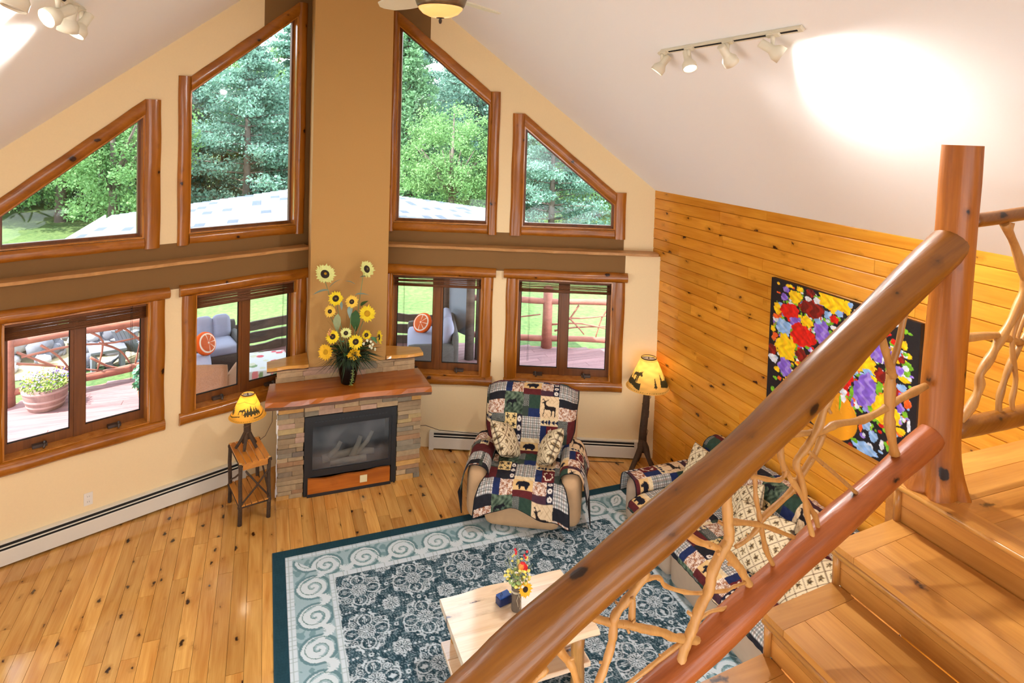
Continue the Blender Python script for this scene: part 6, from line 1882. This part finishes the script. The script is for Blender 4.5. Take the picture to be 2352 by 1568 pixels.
# ---- deck of single boards
DZ = -.15
dk = struct_root('deck', (0, 2, DZ))
K['deck'] = wood('weathered red deck board', srgb(164, 124, 124), srgb(128, 94, 98), srgb(100, 60, 56), 0, .75, .8, .2, 4, .5, .12, 0)
K['redlog'] = wood('red-brown stained log', srgb(178, 112, 92), srgb(138, 82, 68), srgb(60, 30, 24), 0, .6, .8, .3, 4, .5, .12, 0)
K['grey_slab'] = wood('weathered grey slab', srgb(112, 98, 88), srgb(76, 66, 60), srgb(40, 34, 30), 0, .85, .6, .3, 3, .5, .15, 0)
def edge_y(x): return 4.62-.43*abs(x)
y = -1.9
rd_ = random.Random(3)
while y < 4.5:
    xe = min(7.2, (4.62-(y+.14))/.43)
    spans = []
    xi = (.33/CA-(y))/TA
    if xi > 0: spans = [(-xe, -xi-.02), (xi+.02, xe)]
    else: spans = [(-xe, xe)]
    for (a, c) in spans:
        x = a
        while x < c-.05:
            l = rd_.uniform(2.2, 4.2); x1 = min(x+l, c)
            if c-x1 < .4: x1 = c
            b = MB(); b.cbox(x+.001, x1-.001, y+.003, y+.137, DZ-.03, DZ, .004); b.xf(Matrix.Translation((0, -2, -DZ))); b.build('deck_board', K['deck'], dk); x = x1
    y += .14
b = MB()
for sd in (-1, 1): b.hexa([(0, 4.58, GZ), (sd*7.3, 1.44, GZ), (sd*7.3, 1.5, GZ), (0, 4.62, GZ), (0, 4.58, DZ-.031), (sd*7.3, 1.44, DZ-.031), (sd*7.3, 1.5, DZ-.031), (0, 4.62, DZ-.031)])
b.xf(Matrix.Translation((0, -2, -DZ))); b.build('rim_joist', K['redlog'], dk)

# ---- deck railings of logs and branches
def deck_rail(name, label, x0, x1, posts, branches, seed):
    yl = lambda x: 4.5-.43*abs(x)
    xm = (x0+x1)/2
    t = thing(name, label, 'railing', (xm, yl(xm), DZ)); O = Vector(t.location)
    P_ = lambda x, z, o=0: Vector((x, yl(x)-o, z))-O
    for i, zr_ in enumerate((.72, .02)):
        N = 10
        b = MB(); b.tube([P_(x0+(x1-x0)*k/N, zr_+.012*sin(k*1.3+i)) for k in range(N+1)], [.055+.004*sin(k) for k in range(N+1)], 10, wob=.06, seed=seed+i); b.build('log_rail', K['redlog'], t)
    for px_ in posts:
        b = MB(); b.tube([P_(px_, DZ), P_(px_, .3), P_(px_, .98)], [.105, .09, .085], 12, wob=.06, seed=seed+9); b.build('post', K['redlog'], t)
    for k, br in enumerate(branches):
        ps = dens([P_(x, z, .01*sin(k*3)) for x, z in br], 3)
        b = MB(); b.tube(ps, [.019*(1-.45*i/len(ps)) for i in range(len(ps))], 7, wob=.1, seed=k); b.build('branch', K['redlog'], t)
deck_rail('deck_railing', 'sunlit red log railing with twisting branches behind the flower barrel', -5.6, -2.25, (-4.2, -2.25),
          [[(-4.1, .58), (-3.7, .28), (-3.35, .06)], [(-4.1, .42), (-3.75, .3), (-3.5, .2), (-3.15, .06)], [(-3.85, .62), (-3.65, .4), (-3.5, .12)], [(-4.05, .5), (-3.5, .53), (-3.0, .46), (-2.35, .50)], [(-3.3, .68), (-3.15, .5), (-3.22, .06)], [(-3.2, .5), (-2.95, .33), (-2.82, .1)], [(-2.95, .7), (-2.8, .55), (-2.62, .3), (-2.55, .06)], [(-2.62, .66), (-2.68, .45), (-2.75, .06)], [(-2.45, .68), (-2.5, .4), (-2.4, .06)], [(-3.0, .62), (-2.78, .68), (-2.55, .55)], [(-3.3, .3), (-3.1, .12), (-2.95, .05)]], 3)
deck_rail('deck_railing', 'log and branch deck railing beyond the window behind the recliner', 2.75, 6.4, (4.02, 5.6),
          [[(3.05, .66), (3.25, .42), (3.38, .08)], [(2.9, .36), (3.3, .36), (3.9, .46)], [(4.55, .66), (4.4, .4), (4.25, .25), (4.3, .06)], [(4.2, .42), (4.6, .42), (5.1, .5)], [(5.1, .68), (4.95, .45), (4.85, .06)], [(4.1, .28), (4.6, .32), (5.2, .2)], [(4.15, .16), (4.5, .24), (5.3, .3)], [(4.3, .5), (4.5, .3), (4.65, .12)], [(5.3, .66), (5.2, .3), (5.25, .05)]], 13)

# ---- split-slab fence at the end of the porch
sfn = thing('slab_fence', 'dark weathered slab fence closing the end of the porch', 'fence', (0, 4.2, DZ))
rf2 = random.Random(6)
for sd in (-1, 1):
    for (z0_, z1_) in ((.255, .40), (.035, .205), (-.14, -.005)):
        N = 12; xa, xb = .12, 2.35
        b = MB(); vs = []
        for k in range(N+1):
            x_ = xa+(xb-xa)*k/N; y_ = 4.38-.43*x_
            t0, t1 = z0_+rf2.uniform(-.012, .012), z1_+rf2.uniform(-.014, .014)
            vs += [(sd*x_, y_-.02, t0), (sd*x_, y_+.02, t0), (sd*x_, y_+.02, t1), (sd*x_, y_-.02, t1)]
        fs = []
        for k in range(N):
            for j in range(4): fs.append((k*4+j, k*4+(j+1) % 4, (k+1)*4+(j+1) % 4, (k+1)*4+j))
        fs += [(0, 1, 2, 3), (N*4+3, N*4+2, N*4+1, N*4)]
        b.add(vs, fs); b.xf(Matrix.Translation((0, -4.2, -DZ))); b.build('slab', K['grey_slab'], sfn)
    for xp in (.2, 2.2):
        b = MB(); b.tube([(sd*xp, 4.44-.43*xp-4.2, 0), (sd*xp, 4.44-.43*xp-4.2, .56)], .05, 8, wob=.1, seed=2); b.build('post', K['grey_slab'], sfn)

# ---- porch roof on log posts
pr_ = thing('porch_roof', 'low gabled porch roof with pale grey shingles outside the upper windows', 'roof', (0, 2.2, 2.5))
RO_ = Matrix.Translation((0, -2.2, -2.5))
def rz_(x): return 2.775-.15*abs(x)
HWR, YE = 3.22, 4.1
def rpart(b, n, mt, par=None):
    b.xf(RO_); return b.build(n, mt, par or pr_)
ywall = lambda x: .36/CA-abs(x)*TA
for sd in (-1, 1):
    b = MB()
    y0a, y0b = ywall(0), ywall(HWR)
    b.hexa([(0, y0a, rz_(0)-.12), (sd*HWR, y0b, rz_(HWR)-.12), (sd*HWR, YE, rz_(HWR)-.12), (0, YE, rz_(0)-.12),
            (0, y0a, rz_(0)-.02), (sd*HWR, y0b, rz_(HWR)-.02), (sd*HWR, YE, rz_(HWR)-.02), (0, YE, rz_(0)-.02)])
    rpart(b, 'roof_deck', plain('pale porch ceiling', srgb(206, 198, 186), .8, noise=.05, nscale=10))
    b = MB(); gx = HWR+.0
    b.prism([(sd*gx, rz_(HWR)-.13), (sd*(gx+.10), rz_(HWR)-.13), (sd*(gx+.11), rz_(HWR)-.0), (sd*(gx+.095), rz_(HWR)-.0), (sd*(gx+.085), rz_(HWR)-.115), (sd*(gx+.01), rz_(HWR)-.115)], 1, ywall(HWR)-.0, YE)
    # prism axis order gives (x,y,z) with y inserted
    rpart(b, 'gutter', K['white_plastic'])
sh_mats = [plain('shingle pale', srgb(124, 132, 142), .9, noise=.08, nscale=60), plain('shingle mid', srgb(104, 114, 126), .9, noise=.08, nscale=60), plain('shingle dark', srgb(70, 82, 98), .9, noise=.08, nscale=60)]
rsh = random.Random(10)
cnt = 0
rest = MB()
EXP, TABL = .135, .29
for sd in (-1, 1):
    x = 0.0; rown = 0
    while x < HWR-.01:
        x1 = min(x+EXP, HWR)
        y_ = YE-(rown % 2)*TABL*.5
        ylim = ywall((x+x1)/2)
        if rown % 2: spans = [(YE-TABL*.5, YE)]
        else: spans = []
        while y_ > ylim+.02:
            spans.append((max(y_-TABL, ylim), y_)); y_ -= TABL
        for (ya, yb) in spans:
            vs = [(sd*x, ya+.003, rz_(x)-.021), (sd*x, yb-.003, rz_(x)-.021), (sd*(x1+.012), yb-.003, rz_(x1)-.012), (sd*(x1+.012), ya+.003, rz_(x1)-.012),
                  (sd*x, ya+.003, rz_(x)-.013), (sd*x, yb-.003, rz_(x)-.013), (sd*(x1+.012), yb-.003, rz_(x1)-.002), (sd*(x1+.012), ya+.003, rz_(x1)-.002)]
            vis = ya > 1.4 and ((sd < 0 and .5 < x) or (sd > 0 and 1.3 < x)) and cnt < 300
            mi = rsh.choice((0, 0, 0, 0, 1, 2))
            if vis:
                b = MB(); b.hexa(vs); rpart(b, 'shingle', sh_mats[mi]); cnt += 1
            else: rest.hexa(vs, mi)
        x = x1; rown += 1
tag(rpart(rest, 'shingles_rest', sh_mats), kind='stuff')
for (x_, y_, r) in ((2.46, 2.6, .075), (2.62, 2.56, .065), (2.22, 3.35, .08), (-2.28, 3.45, .08)):
    b = MB(); zt_ = rz_(x_)-.12
    b.tube([(x_, y_, DZ), (x_, y_, 1.0), (x_, y_, zt_)], [r*1.1, r, r], 12, wob=.06, seed=int(x_*10)); rpart(b, 'post', K['grey_slab'])
b = MB(); b.hexa([(2.27, 3.28, .2), (2.50, 2.68, .2), (2.515, 2.68, .2), (2.285, 3.28, .2), (2.27, 3.28, rz_(2.3)-.13), (2.50, 2.68, rz_(2.5)-.13), (2.515, 2.68, rz_(2.5)-.13), (2.285, 3.28, rz_(2.3)-.13)])
lab(rpart(b, 'canvas_blind', plain('blue-grey canvas', srgb(150, 164, 180), .9)), 'blue-grey canvas wind blind')

# ---- porch furniture
K['wick_grey'] = plain('dark grey wicker', srgb(92, 90, 88), .8, noise=.25, nscale=90, bump=.5)
K['wick_brown'] = plain('brown wicker', srgb(160, 118, 88), .8, noise=.3, nscale=90, bump=.6)
K['lav'] = plain('lavender grey cushion', srgb(156, 160, 186), .9, noise=.04, nscale=20)
def slice_color(u, v, size, seed):
    r = np.hypot(u, v)/(size/2); th = np.arctan2(v, u)
    c = np.ones(u.shape+(3,))*S3(214, 104, 58)
    c[np.abs(np.sin(th*4)) < .14] = S3(246, 226, 206)
    c[(r > .72)] = S3(246, 232, 214); c[r > .84] = S3(236, 96, 30); c[r < .1] = S3(246, 226, 206)
    return c
def round_pillow(label, loc, rot, size=.36, thick=.14):
    n, mm = 20, 64
    rr_ = np.linspace(0.001, 1, n); th = np.linspace(0, 2*pi, mm)
    R, T = np.meshgrid(rr_, th, indexing='ij')
    z = thick/2*np.sqrt(np.clip(1-R**3, 0, 1))
    top = np.stack([R*np.cos(T)*size/2, R*np.sin(T)*size/2, z], -1); bot = top.copy()[::-1]; bot[..., 2] *= -1
    P = np.concatenate([top, bot], 0)
    col = slice_color(P[..., 0], P[..., 1], size, 0)
    o = grid_mesh('citrus_pillow', P, col, K['pillow']); o.matrix_world = Matrix.Translation(loc) @ rot
    return tag(o, label, 'pillow', 'round citrus-slice pillows')
def wicker_sofa(label, loc, rz, length, frame):
    t = thing('wicker_sofa', label, 'sofa', loc, rz, 'wicker porch sofas')
    hl = length/2
    b = MB(); rbox(b, (0, 0, .17), (hl, .38, .17), .03, 5); b.build('frame', frame, t)
    b = MB(); rbox(b, (0, .37, .42), (hl, .06, .26), .05, 5); b.build('backrest', frame, t)
    for sx in (-1, 1):
        b = MB(); rbox(b, (sx*(hl-.05), -.02, .30), (.06, .38, .24), .05, 5); b.build('arm', frame, t)
    b = MB(); rbox(b, (0, -.06, .40), (hl-.12, .33, .075), .05, 7, .015); b.build('seat_cushion', K['lav'], t)
    n = 2
    for k in range(n):
        w_ = (hl-.12)/n
        b = MB(); rbox(b, (-(hl-.12)+w_*(2*k+1), .24, .60), (w_-.005, .075, .20), .06, 7, .02, M=Matrix.Rotation(radians(-14), 3, 'X')); b.build('back_cushion', K['lav'], t)
    return t
wicker_sofa('grey wicker porch sofa with pale cushions outside the window left of the fireplace', (-2.02, 2.45, DZ), radians(96), .95, K['wick_grey'])
wicker_sofa('grey wicker sofa end against the slab fence on the porch', (-1.62, 3.32, DZ), radians(16), .78, K['wick_grey'])
wicker_sofa('grey wicker porch sofa outside the window right of the fireplace', (1.78, 2.62, DZ), radians(-102), 1.35, K['wick_grey'])
round_pillow('round orange citrus pillow on the porch sofa left of the fireplace', (-1.72, 2.72, .48), Matrix.Rotation(radians(48), 4, 'Z') @ Matrix.Rotation(radians(68), 4, 'X'))
round_pillow('round orange citrus pillow on the porch sofa right of the fireplace', (1.68, 2.86, .47), Matrix.Rotation(radians(-50), 4, 'Z') @ Matrix.Rotation(radians(60), 4, 'X'))
wc = thing('wicker_chair', 'brown wicker chair turned away just outside the left window', 'chair', (-1.58, 1.75, DZ), radians(168))
b = MB(); rbox(b, (0, .26, .46), (.30, .035, .28), .03, 5); b.build('backrest', K['wick_brown'], wc)
b = MB(); rbox(b, (0, -.02, .30), (.29, .28, .06), .03, 5); b.build('seat', K['wick_brown'], wc)
for sx in (-1, 1):
    b = MB(); rbox(b, (sx*.29, -.02, .33), (.03, .28, .25), .025, 5); b.build('arm', K['wick_brown'], wc)
    for sy in (-1, 1):
        b = MB(); b.tube([(sx*.27, sy*.25, 0), (sx*.27, sy*.25, .25)], .022, 8); b.build('leg', K['wick_brown'], wc)
# low porch table with a rose-print cloth
lt_ = thing('porch_table', 'low porch table under a rose-print cloth between the sofas', 'table', (-.86, 2.45, DZ))
for sx in (-1, 1):
    for sy in (-1, 1):
        b = MB(); b.box(sx*.22-.02, sx*.22+.02, sy*.36-.02, sy*.36+.02, 0, .36); b.build('leg', K['wick_grey'], lt_)
n = 60
A, B = np.meshgrid(np.linspace(-.34, .34, n), np.linspace(-.52, .52, n), indexing='ij')
hz = .375-np.clip(np.maximum(np.abs(A)-.27, 0)*1.6+np.maximum(np.abs(B)-.42, 0)*1.6, 0, .2)
cc = np.ones(A.shape+(3,))*S3(214, 220, 226)
qn = np.random.default_rng(5)
for k in range(26):
    cx_, cy_, rr_ = qn.uniform(-.33, .33), qn.uniform(-.5, .5), qn.uniform(.03, .07)
    cc[np.hypot(A-cx_, B-cy_) < rr_] = S3(*[(206, 96, 110), (220, 140, 150), (130, 160, 120), (206, 210, 190)][k % 4])
grid_mesh('table_cloth', np.stack([A, B, hz], -1), cc, K['pillow'], lt_)

# ---- flower barrel on the sunny deck
bar = thing('flower_barrel', 'half-barrel planter full of pansies on the sunny deck', 'planter', (-3.70, 2.52, DZ))
b = MB(); b.lathe([(0, 0), (.2, 0), (.205, .01), (.235, .1), (.262, .2), (.282, .31), (.27, .315), (.262, .28), (0, .27)], 32); b.build('barrel', wood('faded barrel stave', srgb(164, 132, 124), srgb(132, 102, 98), srgb(90, 60, 56), 2, .8, .7, .1), bar)
for zz_, rr_ in ((.05, .222), (.13, .247), (.25, .274)):
    b = MB(); b.lathe([(rr_, 0), (rr_+.006, .004), (rr_+.006, .03), (rr_+.003, .034), (rr_-.002, .034)], 32, (0, 0, zz_)); b.build('hoop', plain('faded hoop', srgb(176, 146, 140), .7), bar)
def scatter(name, n, R, z0, z1, size, mats, seed, par, petal=False):
    b = MB(); q_ = random.Random(seed)
    for k in range(n):
        a = q_.uniform(0, 2*pi); rr_ = R*sqrt(q_.random()); h_ = z0+(z1-z0)*q_.random()*(1-.4*(rr_/R)**2)
        c_ = Vector((cos(a)*rr_, sin(a)*rr_, h_)); d = Vector((q_.uniform(-1, 1), q_.uniform(-1, 1), q_.uniform(.2, 1))).normalized(); e_ = d.orthogonal().normalized(); f_ = d.cross(e_)
        s_ = size*q_.uniform(.6, 1.2)
        b.add([c_-e_*s_, c_-f_*s_*.7, c_+e_*s_, c_+f_*s_*.7], [(0, 1, 2, 3)], q_.randrange(len(mats)))
    o = b.build(name, mats, par, recalc=False); tag(o, kind='stuff'); return o
scatter('leaves', 1000, .29, .29, .43, .02, [plain('fresh leaf', srgb(120, 156, 60), .7), plain('leaf light', srgb(160, 180, 92), .7)], 1, bar)
scatter('pansies', 300, .29, .36, .52, .018, [plain('violet pansy', srgb(120, 96, 190), .7), plain('lilac pansy', srgb(176, 164, 214), .7), plain('white pansy', srgb(232, 230, 236), .7), plain('yellow pansy', srgb(236, 214, 70), .7)], 2, bar)
pot = thing('potted_shrub', 'small green potted shrub at the edge of the deck window view', 'plant', (-2.46, 2.42, DZ))
b = MB(); b.lathe([(0, 0), (.09, 0), (.12, .16), (.11, .16), (0, .14)], 18); b.build('pot', plain('clay pot', srgb(166, 110, 84), .8), pot)
scatter('foliage', 500, .17, .16, .62, .035, [plain('shrub leaf', srgb(70, 130, 96), .6), plain('shrub leaf light', srgb(120, 170, 130), .6)], 4, pot)

# ---- rock pile and garden seats beyond the deck
b = MB(); n = 26
ring = [(-4.6+2.6*cos(2*pi*k/n)*(1+.08*sin(k*2.3)), 6.2+1.35*sin(2*pi*k/n)*(1+.1*sin(k*1.7)), GZ+.012) for k in range(n)]
b.add(ring+[(-4.6, 6.2, GZ+.05)], [(k, (k+1) % n, n) for k in range(n)], 0, True)
tag(b.build('gravel_bed', plain('sandy gravel', srgb(176, 160, 122), .95, noise=.2, nscale=40, bump=.5), recalc=False), 'sandy gravel bed under the rock pile', 'gravel', kind='stuff')

rock_me = []
rk_m = [plain('pale boulder', srgb(160, 160, 166), .9, noise=.3, nscale=3, bump=.5, vary=.2), plain('grey boulder', srgb(112, 114, 124), .9, noise=.3, nscale=3, bump=.5, vary=.25)]
for k in range(5):
    b = MB(); b.ball((0, 0, 0), 1, 10, 7, (1, .8, .65), wob=.3, seed=k+50)
    o = b.build('boulder', rk_m[k % 2]); rock_me.append(o.data); bpy.data.objects.remove(o)
q_ = random.Random(17)
for k in range(150):
    x_ = q_.uniform(-6.6, -3.2); y_ = 6.55+.12*x_+q_.gauss(0, .42); s_ = q_.uniform(.09, .23)
    o = bpy.data.objects.new('boulder', rock_me[k % 5]); COL.objects.link(o)
    hh = max(0, .62-.75*abs(y_-(6.55+.12*x_)))
    o.location = (x_, y_, GZ+s_*.4+hh*q_.random()); o.scale = (s_, s_*q_.uniform(.8, 1.2), s_); o.rotation_euler = (q_.uniform(0, 6), q_.uniform(-.4, .4), q_.uniform(0, 6))
    tag(o, 'pale grey boulder in the rock pile beyond the deck railing', 'rock', 'boulders in the rock pile')
K['grey_poly'] = plain('grey outdoor plastic', srgb(112, 116, 126), .6)
def adirondack(label, loc, rz):
    t = thing('garden_chair', label, 'chair', loc, rz, 'grey garden chairs'); t.scale = (.8,)*3
    for k in range(5):
        x_ = -.22+k*.11
        b = MB(); b.cbox(x_-.05, x_+.05, -.01, .01, 0, .72-.05*abs(k-2), .004); b.xf(Matrix.Translation((0, .18, .25)) @ Matrix.Rotation(radians(-28), 4, 'X')); b.build('back_slat', K['grey_poly'], t)
    for k in range(4):
        y_ = -.3+k*.12
        b = MB(); b.cbox(-.26, .26, y_-.055, y_+.055, -.01, .01, .004); b.xf(Matrix.Translation((0, 0, .33-.08*k/3))); b.build('seat_slat', K['grey_poly'], t)
    for sx in (-1, 1):
        b = MB(); b.cbox(sx*.33-.07, sx*.33+.07, -.4, .35, .52, .545, .006); b.build('armrest', K['grey_poly'], t)
        b = MB(); b.box(sx*.29-.02, sx*.29+.02, -.36, -.27, 0, .52); b.build('front_leg', K['grey_poly'], t)
        b = MB(); b.hexa([(sx*.29-.02, -.3, .28), (sx*.29+.02, -.3, .28), (sx*.29+.02, .5, 0), (sx*.29-.02, .5, 0), (sx*.29-.02, -.3, .36), (sx*.29+.02, -.3, .36), (sx*.29+.02, .58, .02), (sx*.29-.02, .58, .02)]); b.build('rear_leg', K['grey_poly'], t)
adirondack('grey slatted garden chair nearest the deck railing', (-3.05, 5.3, GZ), radians(150))
adirondack('grey slatted garden chair at the far right of the rock pile', (-2.75, 6.6, GZ), radians(30))
adirondack('grey slatted garden chair farthest back beyond the rocks', (-4.3, 8.0, GZ), radians(100))
for k, (x_, y_, lb_) in enumerate(((-3.45, 4.95, 'grey block table standing just beyond the deck railing'), (-3.5, 7.1, 'grey block table behind the rock pile'))):
    t = thing('garden_table', lb_, 'table', (x_, y_, GZ), .3, 'grey garden tables')
    b = MB(); b.cbox(-.27, .27, -.22, .22, .34, .40, .01); b.build('top', K['grey_poly'], t)
    for sx in (-1, 1):
        b = MB(); b.cbox(sx*.22-.03, sx*.22+.03, -.2, .2, 0, .34, .006); b.build('side_panel', K['grey_poly'], t)

# ---- trees
def leaf_mat(name, c, tr=.35):
    m, nt, pb = mat_base(name)
    pb.inputs['Roughness'].default_value = .7
    oi = nt.nodes.new('ShaderNodeNewGeometry'); nz = nt.nodes.new('ShaderNodeTexNoise'); nz.inputs['Scale'].default_value = 1.6; nz.inputs['Detail'].default_value = 3
    nt.links.new(oi.outputs['Position'], nz.inputs['Vector'])
    mx = nt.nodes.new('ShaderNodeMix'); mx.data_type = 'RGBA'; mx.inputs[6].default_value = tuple(x*.7 for x in c[:3])+(1,); mx.inputs[7].default_value = tuple(min(1, x*1.35) for x in c[:3])+(1,)
    nt.links.new(nz.outputs['Fac'], mx.inputs[0]); nt.links.new(mx.outputs[2], pb.inputs['Base Color'])
    t = nt.nodes.new('ShaderNodeBsdfTranslucent'); nt.links.new(mx.outputs[2], t.inputs[0])
    ms = nt.nodes.new('ShaderNodeMixShader'); ms.inputs[0].default_value = tr
    nt.links.new(pb.outputs[0], ms.inputs[1]); nt.links.new(t.outputs[0], ms.inputs[2]); nt.links.new(ms.outputs[0], nt.nodes['Material Output'].inputs['Surface'])
    return m
LM = {'pine': leaf_mat('pine needles', srgb(118, 158, 142)), 'spruce': leaf_mat('spruce needles', srgb(112, 154, 112)), 'maple': leaf_mat('maple leaves', srgb(122, 164, 104)), 'dark': leaf_mat('dark forest', srgb(84, 124, 112))}
K['trunk'] = plain('tree bark', srgb(116, 104, 98), .95, noise=.3, nscale=8, bump=.6)
trng = np.random.default_rng(77)
def foliage(centers, radii, per, size, flat, name, mat, parent):
    V = []
    for c_, r in zip(centers, radii):
        p = trng.normal(size=(per, 3)); p /= np.linalg.norm(p, axis=1)[:, None]
        p *= (trng.random(per)**.45)[:, None]*r; p[:, 2] *= flat
        p += c_
        d = trng.normal(size=(per, 3)); d[:, 2] += .4; d /= np.linalg.norm(d, axis=1)[:, None]
        e = np.cross(d, trng.normal(size=(per, 3))); e /= np.linalg.norm(e, axis=1)[:, None]; f_ = np.cross(d, e)
        s_ = size*(0.6+.8*trng.random(per))[:, None]
        V.append(np.stack([p-e*s_, p-f_*s_*.55, p+e*s_, p+f_*s_*.55], 1))
    V = np.concatenate(V).reshape(-1, 3)
    nq = len(V)//4
    me = bpy.data.meshes.new(name)
    me.vertices.add(len(V)); me.vertices.foreach_set('co', V.reshape(-1).astype(np.float32))
    me.loops.add(len(V)); me.loops.foreach_set('vertex_index', np.arange(len(V), dtype=np.int32))
    me.polygons.add(nq); me.polygons.foreach_set('loop_start', np.arange(0, nq*4, 4, dtype=np.int32)); me.polygons.foreach_set('loop_total', np.full(nq, 4, dtype=np.int32))
    me.materials.append(mat); me.update(); me.validate()
    o = bpy.data.objects.new(name, me); COL.objects.link(o); o.parent = parent
    return tag(o, kind='stuff')
def tree_proto(kind, H):
    t = thing(kind+'_tree', 'tree', 'tree', (0, 0, -200))
    b = MB(); b.tube([(0, 0, 0), (.05, 0, H*.4), (0, .05, H*.92)], [.22, .15, .03], 8, wob=.1); tr_ = b.build('trunk', K['trunk'], t)
    cs, rs_ = [], []
    br = MB()
    if kind == 'pine':
        for i in range(20):
            z_ = H*(.06+.92*i/20); R = (1-(z_/H)**1.4)*H*.36+.25
            for k in range(6):
                a = trng.uniform(0, 2*pi); L = R*trng.uniform(.6, 1.1)
                br.tube([(0, 0, z_-.1), (cos(a)*L*.5, sin(a)*L*.5, z_+.05), (cos(a)*L, sin(a)*L, z_+.22)], [.04, .03, .012], 4)
                for s_ in (.45, .75, 1.0): cs.append((cos(a)*L*s_, sin(a)*L*s_, z_+.1*s_+.12)); rs_.append(.32+.14*R)
        per, size, flat = 92, .082, .5
    elif kind == 'spruce':
        for i in range(26):
            z_ = H*(.04+.95*i/26); R = (1-z_/H)*H*.27+.12
            for k in range(9):
                a = trng.uniform(0, 2*pi)
                for s_ in (.45, .95): cs.append((cos(a)*R*s_, sin(a)*R*s_, z_-.22*R*s_)); rs_.append(.16+.2*R)
        per, size, flat = 62, .082, .6
    else:
        for i in range(150):
            p = trng.normal(size=3); p /= np.linalg.norm(p); q = trng.random()**.35
            x_, y_, z_ = p*q
            cs.append((x_*H*.42, y_*H*.42, H*.52+z_*H*.47)); rs_.append(H*.085*trng.uniform(.7, 1.3))
        for k in range(12):
            a = trng.uniform(0, 2*pi); br.tube([(0, 0, H*.25), (cos(a)*H*.15, sin(a)*H*.15, H*.5), (cos(a)*H*.3, sin(a)*H*.3, H*.65)], [.1, .06, .02], 5)
        per, size, flat = 150, .078, .8
    if br.v: br.build('branches', K['trunk'], t)
    foliage(np.array(cs), rs_, per, size, flat, 'foliage', LM[kind], t)
    return t
protos = {'pine': tree_proto('pine', 10.0), 'spruce': tree_proto('spruce', 10.0), 'maple': tree_proto('maple', 8.0)}
used = set()
def put(kind, x_, y_, h, rz, label, group='trees beyond the lawn', dark=False):
    base = {'pine': 10., 'spruce': 10., 'maple': 8.}[kind]
    o = protos[kind] if kind not in used else copy_tree(protos[kind])
    used.add(kind)
    o.location = (x_, y_, GZ-.05); o.rotation_euler = (0, 0, rz); o.scale = (h/base,)*3
    tag(o, label, 'tree', group)
    return o
put('maple', -8.6, 22.5, 8.2, .3, 'broad leafy maple at the lawn edge beyond the left sloped window')
put('maple', -6.2, 19.5, 6.4, 1.9, 'rounder maple in front, right half of the left sloped window')
put('maple', -12.6, 24.5, 8.5, 2.5, 'pale maple at the far left of the lawn')
put('pine', -1.7, 22.5, 8.9, .8, 'tall white pine filling the tall left window')
put('pine', -4.9, 26, 9.3, 2.1, 'white pine just left of the tall pine, partly behind it')
put('pine', 1.0, 25, 8.5, 4.0, 'white pine hidden halfway behind the chimney')
put('spruce', 5.2, 21.5, 10.2, .2, 'tall pointed spruce at the left of the tall right window')
put('maple', 6.3, 17.5, 5.4, 3.0, 'bushy green maple in front of the spruce')
put('spruce', 8.2, 17.8, 5.6, 1.5, 'short spruce beside the bushy maple')
put('pine', 9.2, 23.5, 9.8, 5.1, 'pine behind the short spruce')
put('pine', 10.4, 16.5, 6.6, 1.0, 'low pine with spreading boughs in the right sloped window')
put('maple', 14.5, 20, 7.2, .9, 'pale leafy tree at the right end of the sloped window')
q_ = random.Random(5)
for k in range(34):
    x_ = -40+k*2.5+q_.uniform(-.8, .8)
    put(q_.choice(('pine', 'spruce', 'pine', 'maple')), x_, 29+q_.uniform(-1.5, 3), q_.uniform(8.6, 10.4), q_.uniform(0, 6), 'tree in the dense far tree line', 'far tree line')
